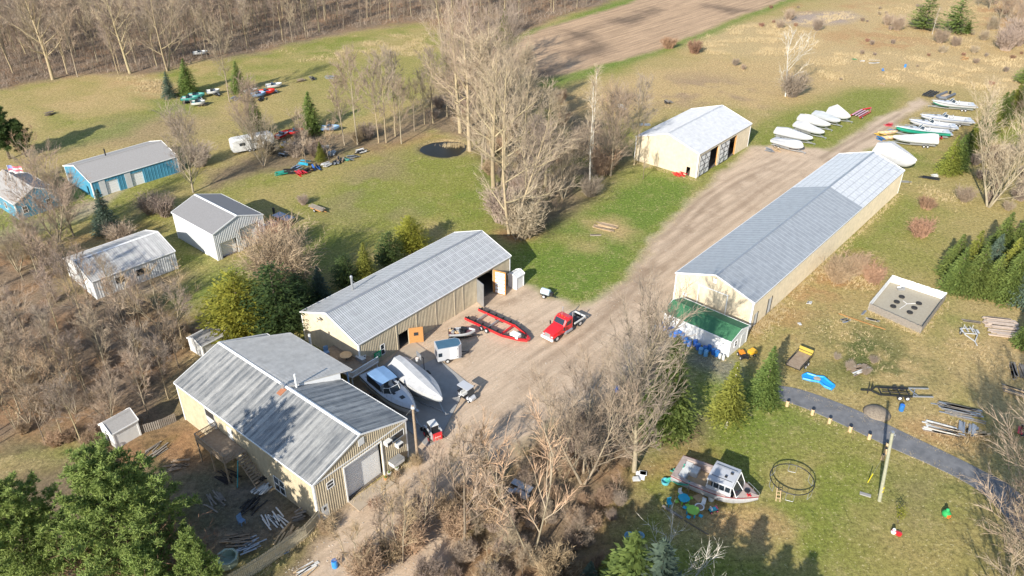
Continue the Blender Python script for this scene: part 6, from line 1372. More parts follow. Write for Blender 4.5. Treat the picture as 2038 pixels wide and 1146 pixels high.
stack(1715,640,'long orange beam lying on the grass left of the pen',2,7.5,.1,M['osb'],R(-38),.0,1,wd=.14,name='timber_beam',cat='beam')
stack(1682,640,'small grey junk on the grass left of the orange beam',6,1.4,.8,M['steel'],R(20),.2,2,cat='scrap')
stack(1738,637,'pale slab against the near boards of the pen',5,2.2,.6,M['concreteg'],R(-30),.1,1,cat='slab')
stack(1719,623,'blue grey board leaning at the left corner of the pen',3,1.5,.4,M['steel'],R(50),.05,2,cat='board')
stack(1610,603,'white scraps in the grass behind the long barn, near one',4,.9,.5,M['offwhite'],R(50),.2,1,cat='scrap'); stack(1592,645,'white pail lying in the grass behind the barn',2,.6,.3,M['offwhite'],R(10),.1,1,wd=.3,cat='scrap')
stack(1205,452,'ring of reddish and white boards around the fire pit on the lawn',22,3.8,2.2,M['wood'],R(-28),.14,3,m2=M['newwood'],name='fire_pit',cat='fire pit')
stack(1186,468,'flat pale slab on the lawn left of the fire pit',4,2.2,.5,M['concrete'],R(0),.05,1,cat='slab')
stack(1825,458,'white plastic in the middle of the red brown bush heap',5,.9,.6,M['offwhite'],R(0),.3,3,cat='scrap',z=.8)
stack(1848,355,'dark scrap behind the far end of the long barn',14,3.2,1.4,M['black'],R(-25),.2,3,cat='scrap'); stack(1800,362,'grey board leaning at the rear corner of the long barn',5,2.4,.6,M['steel'],R(-10),.05,3,cat='board'); stack(1862,350,'white trash near the right hedge line',5,1.5,1,M['offwhite'],R(0),.2,2,cat='scrap')
stack(1716,122,'white box lying far out in the meadow',4,1.4,.8,M['offwhite'],0,.1,4,wd=.5,cat='box'); stack(1790,46,'white box beside the left big pine',4,1.2,.8,M['offwhite'],0,.1,4,wd=.5,cat='box'); stack(1740,120,'thin white pipe in the meadow',1,3.5,.1,M['offwhite'],0,.0,1,wd=.1,cat='pipe')
stack(1920,118,'brown wooden cradle standing in the straw meadow',6,2.4,1.6,M['osb'],R(20),.1,8,cat='cradle'); stack(1755,168,'row of small pale posts in the meadow',7,1.6,2.5,M['newwood'],R(60),.1,4,cat='posts'); stack(1700,118+0,'green junk in the meadow',5,1.6,1,mat('green_plastic',(.04,.25,.1),.5),0,.2,2,cat='junk'); stack(1740,123+2,'pale litter in the meadow grass',6,3,1,M['offwhite'],R(10),.2,1,cat='litter')
stack(1757,141,'small blue bin in the meadow left of the blue barrel',3,.8,.6,M['blue_barrel'],0,.1,6,wd=.5,cat='bin')
# utility pole with guy
g=G(1750,997); t=thing('utility_pole','tall pale utility pole on the lower right lawn casting a long shadow','utility pole',(g.x,g.y,0),0)
MB().tube([(0,0,0),(-.75,.4,9.0)],[.19,.15],10).build('pole',mat('pale_pole_wood',(.26,.27,.19),.85,c2=(.36,.35,.26),scale=3),t); MB().tube([(-.06,.05,1.3),(-.07,.055,1.5)],.175,10).tube([(-.08,.06,1.8),(-.09,.065,1.95)],.174,10).build('band',mat('yellow_band',(.7,.5,.03),.5),t); MB().tube([(-.7,.38,8.7),(-.4,.38,8.7)],.08,6).box((-.75,.4,9.05),(.3,.3,.14)).build('bracket',M['steel'],t)
g2=G(1727,960); t2=thing('guy_wire','yellow sleeved guy wire anchored left of the utility pole','guy wire',(g2.x,g2.y,0),0); d=(g+Vector((-.4,.3,8.6)))-g2; MB().tube([d*.0,d*.2],.05,6).build('sleeve',mat('yellow_sleeve',(.7,.6,.03),.5),t2); MB().tube([d*.2,d],.012,4).build('wire',M['steel'],t2)
# pole at the shop corner
g=G(831,909); t=thing('wooden_pole','brown wooden pole beside the corner of the two storey shop','pole',(g.x,g.y,0),0); MB().tube([(0,0,0),(-.1,.1,7.2)],[.17,.13],10).build('pole',M['wood'],t); MB().tube([(-.1,.1,6.9),(-2.6,2.2,2.4)],.02,4).build('wire',M['steel'],t); MB().box((-.1,.1,7.0),(.35,.35,.3)).build('cap',M['offwhite'],t)
# picket fences bottom left
M['fencewood']=mat('tan_fence_boards',(.34,.29,.20),.85,c2=(.48,.42,.30),scale=5)
t=thing('picket_fence','long weathered board fence running from the shop corner to the bottom edge','fence',(0,0,0),0)
P=[G(638,1040),G(612,1070),G(570,1100),G(520,1135),G(470,1165),G(430,1190)]
for a,b in zip(P,P[1:]): fence_run(t,a,b,1.85,.17,M['fencewood'],.03,'boards')
t=thing('yard_fence','low crooked picket fence behind the playhouse','fence',(0,0,0),0); P=[G(283,862),G(320,852),G(352,838)]
for a,b in zip(P,P[1:]): fence_run(t,a,b,1.2,.2,M['greywood'],.08,'pickets')
t=thing('back_fence','short picket fence by the small grey shed behind the shop','fence',(0,0,0),0); P=[G(398,690),G(418,690),G(440,672)]
for a,b in zip(P,P[1:]): fence_run(t,a,b,1.2,.2,M['offwhite'],.08,'pickets')
# yard stuff bottom left
t=thing('hot_tub_shell','broken pale green tub shell in the corner of the fenced yard','tub',G(455,1120),R(30)); MB().lathe([(.95,0),(1.05,.9),(.85,.9),(.75,.15)],n=8).build('shell',mat('pale_green_plastic',(.35,.42,.33),.6),t)
def chair(x,y,label,m_,rz,s=1,name='chair',cat='chair',z=0):
    g=G(x,y); t=thing(name,label,cat,(g.x,g.y,z),rz); t.scale=(s,s,s); MB().box((0,0,.43),(.5,.5,.06)).build('seat',m_,t); MB().box((0,.25,.75),(.5,.06,.6)).build('backrest',m_,t); [MB().box((a,b,.2),(.06,.06,.4)).build('leg',m_,t) for a in(-.2,.2) for b in(-.2,.2)]; return t
chair(482,1042,'small blue chair tipped in the bare back yard',M['bluefab'],1.0,1.1)
t=thing('wooden_glider','weathered slatted garden swing in front of the playhouse','garden swing',G(200,905),R(-35)); mb=MB(); [mb.box((0,-.4+.15*i,.5),(1.8,.1,.04)) for i in range(5)]; [mb.box((-.8+.16*i,.45,.85),(.08,.04,.7)) for i in range(11)]; mb.build('seat_slats',M['greywood'],t); MB().bar((-1,.5,0),(-1,-.3,1.8),.08,.08).bar((1,.5,0),(1,-.3,1.8),.08,.08).bar((-1,0,1.5),(1,0,1.5),.08,.08).build('frame',M['wood'],t)
t=thing('bed_frame','pink and grey slatted pallet by the big pine in the back yard','pallet',G(215,928),R(40)); mb=MB(); [mb.box((0,-.6+.2*i,.3),(1.6,.1,.04)) for i in range(7)]; mb.build('slats',M['greywood'],t); MB().box((-.7,0,.14),(.1,1.3,.28)).box((.7,0,.14),(.1,1.3,.28)).build('runners',M['wood'],t)
stack(520,975,'clutter of pale boards under the blue glazed doors of the shop',12,1.6,1.5,M['offwhite'],R(60),.2,4,cat='junk'); stack(596,1030,'boards and buckets at the lower corner of the shop',10,1.2,1.0,M['greywood'],R(30),.3,8,cat='junk'); stack(530,955,'dark grill and bins beside the deck stairs',9,1.4,1.4,M['black'],R(30),.2,8,cat='junk'); stack(560,1100,'blue scrap beside the board fence',4,1.4,.5,M['bluefab'],R(30),.1,1,cat='scrap')
stack(1040,975,'rusting grey hood and scrap lost in the bottom thicket',6,2.4,2.2,M['steel'],R(-30),.15,5,wd=.8,cat='scrap'); stack(1278,945,'two white lids at the foot of the large fan shaped bare tree',4,1.2,1,M['trim'],R(-10),.15,3,wd=.6,cat='lids'); stack(1266,957,'flat pale box beside the white lids',2,.9,.3,M['offwhite'],R(5),.05,3,wd=.5,cat='box')
stack(612,1135,'litter of coloured scraps on the verge at the bottom edge',12,2.2,1.2,M['newwood'],R(40),.3,1,wd=.12,cat='litter',m2=M['offwhite'])
for x,y,l in ((775,945,'white and red flower pot left of the planter'),(768,955,'small dark pot at the foot of the roll-up door'),(790,935,'white object in the weeds beside the door')): 
    g=G(x,y); t=thing('flower_pot',l,'flower pot',(g.x,g.y,0)); MB().lathe([(.16,0),(.24,.4),(.2,.4)],n=10).build('pot',M['offwhite'] if x!=768 else M['osb'],t); MB().lathe([(.18,.38),(.1,.55),(.03,.6)],n=8).build('plant',M['spruce'],t)
# ---- playground boat ----
st=G(1345,945);bw=G(1505,1010); rz=yaw_of(st,bw); L0=(bw-st).length*1.0
t=thing('play_boat','old white cabin cruiser set on the lawn as a play boat, with slides','boat',(st.x,st.y,0),rz)
Wb=3.9; mb,S_=hull_mb(L0,Wb,1.35,.05,bow=.5,sheer=.2); mb.build('hull',M['gel'],t,smooth=True)
r=MB(); [r.tube([(x,s*(w+.01),zg-.05) for x,w,zk,zg in S_],.06,5) for s in(-1,1)]; r.build('rub_rail',mat('dark_red_trim',(.2,.03,.03),.6),t)
wk=mat('worn_pinkish_deck',(.42,.34,.31),.8,c2=(.30,.24,.21),scale=2)
F=[q for q in S_ if q[0]>=L0*.68]; d=MB(); d.loft([[(x,-w*.97,zg+.02),(x,0,zg+.15),(x,w*.97,zg+.02)] for x,w,zk,zg in F]); d.build('fore_deck',wk,t)
d=MB(); A_=[q for q in S_ if q[0]<=L0*.72]; [d.loft([[(x,s*w,zg),(x,s*(w-.08),zg+.04),(x,s*(w-.45),zg+.04),(x,s*(w-.47),zg-.8)] for x,w,zk,zg in A_]) for s in(-1,1)]; d.box((.3,0,1.38),(.6,Wb*.85,.1)); d.build('side_deck',wk,t)
MB().box((L0*.34,0,.55),(L0*.68,Wb*.78,.06)).build('cockpit_floor',M['newwood'],t)
MB().box((.95,0,.95),(.8,2.6,.7)).build('transom_bench',M['offwhite'],t); MB().box((1.75,.7,.85),(.9,1.2,.6)).build('engine_box',M['offwhite'],t)
c0,c1=L0*.42,L0*.72; mb=MB(); secs=[]
for x in np.linspace(c0,c1,6): secs.append([(x,-1.55,2.62),(x,-1.5,2.75),(x,-.7,2.88),(x,.7,2.88),(x,1.5,2.75),(x,1.55,2.62)])
mb.loft(secs,closed=True,cap=True); hr=mb.build('cabin_roof',M['gel'],t); MB().box(((c0+c1)/2,.9,2.91),(2.2,.03,.03)).box(((c0+c1)/2,-.9,2.91),(2.2,.03,.03)).box((c1-.6,.2,3.0),(.3,.12,.2)).box((c1-1.0,-.5,2.98),(.25,.2,.15)).build('roof_rail',M['black'],hr)
mb=MB()
for s in(-1,1): mb.box(((c0+c1)/2,s*1.5,1.65),(c1-c0,.08,.55)); [mb.bar((x,s*1.5,1.9),(x,s*1.5,2.65),.1,.1) for x in np.linspace(c0+.1,c1-.1,5)]
mb.build('cabin_side',M['gel'],t); mb=MB(); [mb.box(((c0+c1)/2+.2,s*1.5,2.25),(c1-c0-.6,.03,.6)) for s in(-1,1)]; mb.build('cabin_window',M['glass'],t)
mb=MB(); zz=1.55; P=[(c1+.9,-.05,zz),(c1+.05,-.05,2.6),(c1+.05,1.35,2.6),(c1+.55,1.35,zz),(c1+.9,.05,zz),(c1+.05,.05,2.6),(c1+.05,-1.35,2.6),(c1+.55,-1.35,zz)]; mb.add([P[0],P[1],P[2],P[3],P[0],P[1],P[6],P[7]],[(3,2,1,0),(4,5,6,7)]); w_=mb.build('windshield',M['glass'],t); fr=MB(); [fr.tube([a,b],.05,5) for a,b in((P[0],P[1]),(P[2],P[3]),(P[6],P[7]),(P[0],P[3]),(P[0],P[7]),(P[1],P[2]),(P[1],P[6]))]; fr.build('windshield_frame',M['trim'],w_)
mb=MB(); [mb.tube([(x,s*w*.9,zg+.45) for x,w,zk,zg in S_ if x>L0*.75],.025,5) for s in(1,)]; [mb.tube([(x,w*.9,zg),(x,w*.9,zg+.45)],.02,4) for x,w,zk,zg in S_ if x>L0*.75]; mb.build('bow_rail',M['steel'],t)
MB().lathe([(.3,1.72),(.3,1.8),(.05,1.82)],(L0*.86,0,0),12).build('hatch',M['black'],t)
g=world(t,(L0*.9,-.5,1.72)); o=MB().box((0,0,.03),(.5,.12,.06),.8).box((0,0,.03),(.5,.12,.06),-.7).build('red_toy',M['red']); o.location=g; tag(o,'small red X shaped toy lying on the pinkish fore deck','toy')
def slide(label,p0,pts,w=.5):
    t=thing('slide',label,'slide',p0,0); mb=MB(); P=[Vector(p) for p in pts]; secs=[]
    for i,p in enumerate(P):
        d=(P[min(i+1,len(P)-1)]-P[max(i-1,0)]); n=Vector((-d.y,d.x,0)).normalized(); secs.append([tuple(p+n*w/2+Vector((0,0,.2))),tuple(p+n*w/2*.8),tuple(p-n*w/2*.8),tuple(p-n*w/2+Vector((0,0,.2))),tuple(p-n*w/2-n*.03+Vector((0,0,.2))),tuple(p-n*w/2*.8-Vector((0,0,.05))),tuple(p+n*w/2*.8-Vector((0,0,.05))),tuple(p+n*w/2+n*.03+Vector((0,0,.2)))])
    mb.loft(secs,closed=True,cap=True); mb.build('chute',mat('green_slide_plastic',(.05,.34,.26),.4),t); [MB().bar((P[0].x,P[0].y,P[0].z),(P[0].x,P[0].y,0),.06,.06).build('support',M['wood'],t)]; return t
a=G(1372,963,1.4);b=G(1352,963,.9);c=G(1338,955,.4);d=G(1325,960,.1); slide('green wavy slide coming off the near stern corner of the play boat',(0,0,0),[a,(a+b)/2,b,(b+c)/2,c,(c+d)/2+Vector((0,0,.05)),d])
a=G(1362,928,1.4);b=G(1352,932,.9);c=G(1342,938,.4);d=G(1336,936,.1); slide('short green slide off the far stern corner of the play boat',(0,0,0),[a,b,c,d],.4)
t=thing('kiddie_tub','round turquoise tub at the bottom of the green slide','tub',G(1324,961),0); MB().lathe([(.4,0),(.45,.35),(.39,.35),(.36,.06)],n=16).build('tub',mat('turquoise_plastic',(.1,.42,.5),.4),t)
TB=mat('turquoise_toy',(.04,.42,.6),.4); TG=mat('lime_toy',(.3,.6,.08),.4); TP=mat('pink_toy',(.75,.12,.25),.4)
def toytable(x,y,label,m1,m2,rz,r=.55):
    g=G(x,y); t=thing('toy_table',label,'toy table',(g.x,g.y,0),rz); MB().prism([(r,.3),(.3,r),(-.3,r),(-r,.3),(-r,-.3),(-.3,-r),(.3,-r),(r,-.3)],.5,.56).build('table_top',m1,t); [MB().box((a*r*.7,b*r*.7,.25),(.12,.12,.5)).build('leg',m2,t) for a in(-1,1) for b in(-1,1)]; [MB().box((a*r*1.5,b*r*1.5,.28),(.36,.36,.08),.0).build('seat',m2,t) for a,b in((1,0),(-1,0),(0,1),(0,-1))]
    return t
toytable(1360,998,'turquoise and lime toy picnic table in the left of the toys',TB,TG,.3); toytable(1378,1022,'lime toy table with turquoise seats, nearest the camera',TG,TB,.9,.6)
chair(1354,985,'small white child chair behind the turquoise table',M['trim'],.4,.8); chair(1399,1005,'small white child chair beside the round sand table',M['trim'],-.5,.8); chair(1332,1006,'little turquoise ladder chair in the shade left of the toys',TB,.3,.9)
t=thing('sand_table','round white toy table with dark middle','toy table',G(1391,1015),0); MB().lathe([(.1,0),(.1,.4),(.5,.42),(.5,.52),(.42,.52),(.4,.46)],n=16).build('bowl',M['trim'],t); MB().lathe([(.38,.47),(.3,.5)],n=12).build('sand',M['wood'],t)
t=thing('ride_on_toy','turquoise and pink ride on toy right of the toy tables','ride-on toy',G(1419,1018),R(20)); MB().box((0,0,.35),(.9,.35,.2)).build('body',TB,t); MB().box((-.3,0,.55),(.12,.4,.3)).build('seat_back',M['trim'],t); MB().box((.35,0,.5),(.1,.45,.1)).build('handle',TP,t); wheels(t,[(.35,.22,.15),(.35,-.22,.15),(-.35,.22,.15),(-.35,-.22,.15)],.15,.08,TP)
t=thing('toy_basket','white toy basket with green toys against the side of the play boat','toy',G(1415,995),0); MB().lathe([(.3,0),(.38,.6),(.32,.6),(.28,.1)],n=14).build('basket',M['trim'],t); MB().lathe([(.3,.5),(.2,.62),(.02,.66)],n=8).build('toys',TG,t)
o=MB().box((0,0,.05),(1.1,.9,.08)).build('plywood_sheet',M['newwood']); o.location=G(1392,991); o.rotation_euler.z=.5; tag(o,'small square of tan plywood on the dirt below the play boat','plywood')
a=G(1318,1008);b=G(1358,1033); o=MB().bar((a.x,a.y,.12),(b.x,b.y,.12),.2,.2).build('landscape_beam',M['greywood']); tag(o,'pale beam edging the play area in the shade','beam'); a=G(1362,1036);b=G(1410,1065); o=MB().bar((a.x,a.y,.05),(b.x,b.y,.05),.1,.1).build('landscape_beam',M['barkd']); tag(o,'thin dark beam edging the play area in the sun','beam')
# trampoline frame
g=G(1573,967); t=thing('trampoline_frame','round trampoline frame without its mat, full of dead leaves','trampoline',(g.x,g.y,0)); rr=2.25
ring=lambda z,r_,th,q=24:MB().tube([(r_*math.cos(a),r_*math.sin(a),z) for a in np.linspace(0,2*PI,q+1)[:-1]],th,6,closed=True)
ring(1.0,rr,.055).build('top_ring',M['black'],t); ring(.95,rr*1.0,.02).build('lower_ring',M['rim'],t); [MB().tube([(rr*math.cos(a),rr*math.sin(a),.95),(rr*math.cos(a),rr*math.sin(a),0),(rr*math.cos(a+.35),rr*math.sin(a+.35),0),(rr*math.cos(a+.35),rr*math.sin(a+.35),.95)],.03,6).build('leg',M['steel'],t) for a in np.linspace(0,2*PI,7)[:-1]]  # top ring coloured black to stand in for the frame's shadow
t=thing('step_ladder','small wooden ladder leaning on the near side of the trampoline','ladder',G(1548,998),R(75)); MB().bar((0,.2,0),(1.0,.2,.95),.06,.06).bar((0,-.2,0),(1.0,-.2,.95),.06,.06).build('rails',M['newwood'],t); MB().bar((.25,-.2,.25),(.25,.2,.25),.06,.04).bar((.5,-.2,.5),(.5,.2,.5),.06,.04).bar((.75,-.2,.72),(.75,.2,.72),.06,.04).build('rungs',M['newwood'],t)
# lawn ornaments
g=G(1777,1062); t=thing('snowman_inflatable','small white and pink snowman decoration tipped on the lawn','lawn decoration',(g.x,g.y,0),.3); MB().lathe([(.05,0),(.2,.08),(.26,.25),(.18,.42),(.05,.46)],n=12).build('body',M['trim'],t,smooth=True); MB().lathe([(.03,.44),(.15,.5),(.17,.6),(.1,.72),(.02,.75)],n=12).build('head',M['trim'],t,smooth=True); MB().lathe([(.19,.42),(.2,.46),(.17,.5)],n=12).build('scarf',TP,t)
o=MB().lathe([(.3,.0),(.32,.2),(.1,.3),(.02,.32)],n=10).build('red_cushion',M['red']); o.location=G(1788,1063); tag(o,'red and green bundle right beside the little snowman','lawn decoration')
t=thing('turkey_decoration','green and orange seated lawn figure on the lower right lawn','lawn decoration',G(1882,1026),0); MB().lathe([(.1,0),(.42,.12),(.45,.4),(.25,.65),(.05,.7)],n=12).build('body',mat('bright_green_fabric',(.02,.32,.08),.7),t,smooth=True); MB().lathe([(.03,.65),(.17,.72),(.17,.9),(.03,1.0)],n=10).build('head',mat('green_head',(.03,.4,.12),.7),t); MB().box((.05,-.38,.3),(.35,.25,.3),.5).build('front',mat('orange_cloth',(.8,.15,.02),.6),t)
t=thing('young_tree_stake','small yellow green sapling tied to a stake on the right lawn','sapling',G(1786,1040),0); MB().tube([(0,0,0),(.02,.02,1.5)],.035,6).build('trunk',M['barkd'],t); mb=MB(); random.seed(9)
for _ in range(240):
    c=Vector((random.gauss(0,.28),random.gauss(0,.28),1.5+random.gauss(0,.35))); d=perp(Vector((0,0,1)))*.08; s=d.cross(Vector((random.gauss(0,.5),random.gauss(0,.5),1))).normalized()*.05; mb.add([c-d,c+s,c+d,c-s],[(0,1,2,3)])
mb.build('crown',M['arbor'],t)
o=MB().box((0,0,.06),(1.1,.4,.12)).build('stone_slab',M['concreteg']); o.location=G(1722,985); o.rotation_euler.z=R(-25); tag(o,'narrow grey slab on the grass left of the utility pole','slab')
for i,(x,y,l) in enumerate(((1306,1060,'half buried pale blue tub behind the bottom spruces, right one'),(1258,1075,'blue plastic bowl behind the bottom spruces, left one'))):
    t=thing('plastic_tub',l,'tub',G(1272 if i==0 else 1252,1072),0); q=MB().lathe([(.4,0),(.5,.5),(.44,.5),(.36,.05)],n=14).build('tub',mat('pale_blue_plastic',(.2,.38,.5),.5),t)
for x,y,rz_ in ((1510,720,.3),): pass
t=thing('garden_tractor','small black and orange garden tractor by the right end of the white shed','lawn tractor',G(1478,712),R(100)); MB().box((.4,0,.55),(.8,.6,.4)).build('hood',mat('orange_paint',(.75,.25,.02),.4),t); MB().box((-.3,0,.45),(.8,.8,.2)).build('body',M['black'],t); MB().box((-.35,0,.65),(.45,.45,.1)).build('seat',M['black'],t); wheels(t,[(.6,.4,.22),(.6,-.4,.22),(-.4,.45,.3),(-.4,-.45,.3)],.27,.2)
t=thing('yellow_cart','orange yellow plastic cart between the white shed and the spruce','cart',G(1496,706),R(30)); MB().prism([(-.5,-.35),(.5,-.45),(.5,.45),(-.5,.35)],.35,.75).build('tray',mat('yellow_plastic',(.8,.42,.03),.5),t); wheels(t,[(0,.42,.2),(0,-.42,.2)],.2,.1)
t=thing('garden_hose_reel','grey metal drum beside the left end of the barrel row','drum',G(1302,655),0); MB().lathe([(.3,0),(.3,.6),(.2,.62)],n=12).build('drum',M['steel'],t)
stack(1300,640,'brown weeds and planks at the left end of the white shed',8,1.5,1,M['wood'],R(40),.2,4,cat='junk')
# right hand rear rows of boats
def bpx(sx,sy,bx,by,z=1.5):
    a=G(sx,sy,z);b=G(bx,by,z); a.z=0;b.z=0; return a,yaw_of(a,b),(b-a).length
for (sx,sy,bx,by,W,l,k) in ((1540,275,1598,292,2.6,'white wrapped boat closest to the far barn, front of the left row',dict(ridge=.8,peak=.8,flat=.5)),(1545,258,1617,275,2.6,'white wrapped boat second in the left row',dict(ridge=.9,peak=.3,flat=.3)),(1585,245,1640,263,2.6,'white wrapped boat third in the left row',dict(ridge=.9,peak=.3)),(1592,232,1652,248,2.6,'white wrapped boat with raised middle, fourth in the left row',dict(ridge=1.0,peak=.3)),(1622,224,1672,240,2.5,'grey covered boat between white ones in the left row',dict(ridge=.8,peak=.3,cm=M['coverg'])),(1648,222,1692,232,2.7,'white wrapped boat with the tallest peak, far end of left row',dict(ridge=2.0,peak=.35))):
    a,rz,L=bpx(sx,sy,bx,by); covered(a,rz,max(L,4.5),W,l,D=.9,k0=.6,tr='trailer under the '+l.replace('white ',''),**k)
a,rz,L=bpx(1865,278,1778,272); covered(a,rz,L,2.9,'white wrapped boat at the near end of the right hand row',ridge=1.3,peak=.12,D=.9,k0=.6,tr='trailer under the wrapped boat in the right hand row',hm=M['coverg'])
for (sx,sy,bx,by,W,l,kw) in ((1890,262,1784,254,2.6,'long white boat with bright green hull in the right hand row',dict(bottom=M['green_hull'],hm=M['green_hull'],canopy=False)),(1902,250,1812,240,2.5,'white cruiser with blue screen, third up in the right hand row',dict(canopy=False,stripe=M['navy'])),(1934,238,1834,230,2.7,'white and navy striped cruiser, fourth up in the right hand row',dict(canopy=False,stripe=M['navy'])),(1940,208,1857,202,2.8,'white cruiser with green bottom, far end of the right hand row',dict(canopy=False,bottom=M['green_hull']))):
    a,rz,L=bpx(sx,sy,bx,by); cruiser(a,rz,L,W,l,D=1.0,k0=.55,tr='trailer under the '+l.replace('white ',''),**kw)
a,rz,L=bpx(1745,298,1808,318,2.5); covered(Vector((a.x,a.y,0)),rz,L+1.5,3.6,'very large white wrapped boat behind the far end of the long barn',ridge=2.0,peak=.3,D=2.0,k0=.8,flat=.4)
a=G(1701,236);b=G(1733,218); t=thing('red_trailer','empty red and pink boat trailer beyond the left row of wrapped boats','trailer',(a.x,a.y,0),yaw_of(a,b)); L=(b-a).length; mb=MB(); 
for s in(-1,1): mb.bar((0,s*1.1,.5),(L*.65,s*1.1,.5),.15,.25); mb.bar((L*.65,s*1.1,.5),(L,0,.5),.15,.25)
mb.build('frame',M['red'],t); mb=MB(); [mb.bar((.2,y,.75),(L*.6,y,.75),.25,.12) for y in(-.7,0,.7)]; mb.build('bunk',mat('pink_bunk',(.6,.35,.45),.7),t); wheels(t,[(1.2,s*1.2,.3) for s in(-1,1)],.3,.2)
a=G(1843,194);b=G(1868,180); t=thing('black_trailer','empty black trailer frame at the end of the boat rows','trailer',(a.x,a.y,0),yaw_of(a,b)); mb=MB(); [mb.bar((0,y,.5),(5.5,y,.5),.14,.2) for y in(-1,-.4,.4,1)]; [mb.bar((x,-1,.5),(x,1,.5),.14,.2) for x in(0,1.2,2.4,3.6,4.8)]; mb.build('frame',M['black'],t); wheels(t,[(1.5,s*1.15,.3) for s in(-1,1)],.3,.2)
a=G(1872,197);b=G(1905,180); t=thing('inflatable_boat','dark grey inflatable boat on the grass beside the black trailer','boat',(a.x,a.y,0),R(40)); MB().tube([(5,-1,.5),(0,-1,.5),(-.8,0,.55),(0,1,.5),(5,1,.5)],.35,10).build('tube',mat('dark_grey_rubber',(.12,.13,.15),.6),t); MB().box((2.2,0,.3),(4.5,1.6,.08)).build('floor',M['newwood'],t); MB().box((4.6,0,.75),(.4,.4,.7)).build('motor',M['black'],t)
for x,y,l,m_ in ((1762,268,'yellow and red kayak shaped junk at the near end of the boat row',M['newwood']),(1769,278,'tan skiff hull upside down beside the wrapped boat',M['newwood'])):
    g=G(x,y); t=thing('small_skiff',l,'boat',(g.x-1.5,g.y,0),R(5)); mb,_s=hull_mb(4.2,1.2,.45,.1); mb.build('hull',m_,t,smooth=True); MB().box((1.6,0,.45),(.3,1.0,.06)).box((2.6,0,.48),(.3,.8,.06)).build('bench',M['offwhite'],t)
for i,(x,y,m_,l) in enumerate(((1768,250,M['red'],'red and grey motor parts at the near end of the boat row'),(1776,262,M['steel'],'grey outboard engines at the near end of the boat row'),(1750,272,mat('yellow_toy',(.8,.5,.04),.5),'yellow plastic toy truck by the boat row'),(1752,278,M['blue_barrel'],'blue plastic tub by the boat row'),(1866,276,M['red'],'crumpled red tarp under the stern of the green boat'),(1532,302,M['steel'],'grey engine on the dirt near the far barn'),(1546,300,M['newwood'],'yellow weeds and scrap near the far barn'))):
    stack(x,y,l,7,1.8,1.2,m_,random.uniform(0,3),.25,7,wd=.35,name='scrap_heap',cat='junk')
# ---- left distance ----
g=G(502,303); t=thing('camper_trailer','white camper trailer behind bare trees at the lawn edge','camper',(G(463,305).x,G(463,305).y,0),yaw_of(G(463,305),G(545,288))); lf(MB(),[(0,1.15,.5,2.9,.3),(.5,1.2,.45,3.05,.25),(8,1.2,.45,3.05,.25),(8.6,1.15,.6,2.7,.3)]).build('body',M['offwhite'],t); MB().box((2,-1.21,1.9),(1.2,.03,.6)).box((5.5,-1.21,1.9),(1.2,.03,.6)).build('window',M['glass'],t); MB().box((3.9,-1.21,1.5),(.7,.03,1.9)).build('door',M['steel'],t); wheels(t,[(3.2,s*1.15,.35) for s in(-1,1)]+[(4.0,s*1.15,.35) for s in(-1,1)],.35,.25)
def oldboat(x,y,l,m_,L,rz,hm=None,z0=.35):
    g=G(x,y); L*=.8; t=thing('old_boat',l,'boat',(g.x,g.y,0),rz); mb,S_=hull_mb(L,2.0,.8,z0); mb.build('hull',m_,t,smooth=True); MB().add([(a,s*w*.9,z0+.62) for a,w,zk,zg in S_ for s in(-1,1)],[(2*i,2*i+2,2*i+3,2*i+1) for i in range(len(S_)-1)]).build('deck',hm or M['offwhite'],t); MB().box((L*.4,0,z0+.95),(.6,1.2,.45)).build('windshield',M['glass'],t); return t
GT=mat('teal_paint',(.02,.30,.26),.5)
GT=mat('teal_paint_faded',(.06,.27,.24),.6)
oldboat(362,203,'teal green boat stored below the tall dark spruce, front one',GT,5,R(5)); oldboat(375,197,'teal green boat stored behind the front teal one',GT,5,R(8)); oldboat(382,212,'small white and teal boat nearest the camera below the dark spruce',M['offwhite'],4,R(12),GT); oldboat(412,190,'white boat between the tall dark spruce and the reddish tree',M['offwhite'],4,R(20)); oldboat(515,190,'red and white boat left of the far grass strip',M['red'],5,R(15)); oldboat(500,196,'blue white boat beside the red and white one',M['bluefab'],4.5,R(20)); oldboat(530,178,'white boat parked behind the red one',M['offwhite'],5,R(20)); oldboat(385,112,'pale boat left at the edge of the wood',M['offwhite'],5,R(20)); oldboat(488,190,'grey boat left of the blue white one',M['steel'],4,R(30))
oldboat(552,280,'bright pink red boat standing on end behind the camper',M['red'],4.5,R(60)); oldboat(575,270,'red tipped boat right of the camper',M['red'],4,R(10),M['steel']); oldboat(617,305,'white boat in the dark junk under the conical spruce',M['offwhite'],5,R(15)); oldboat(640,262,'blue and white boat behind the conical spruce',M['bluefab'],5,R(5)); oldboat(560,298,'yellow nosed tractor body near the camper',mat('old_yellow',(.7,.5,.05),.5),3,R(30))
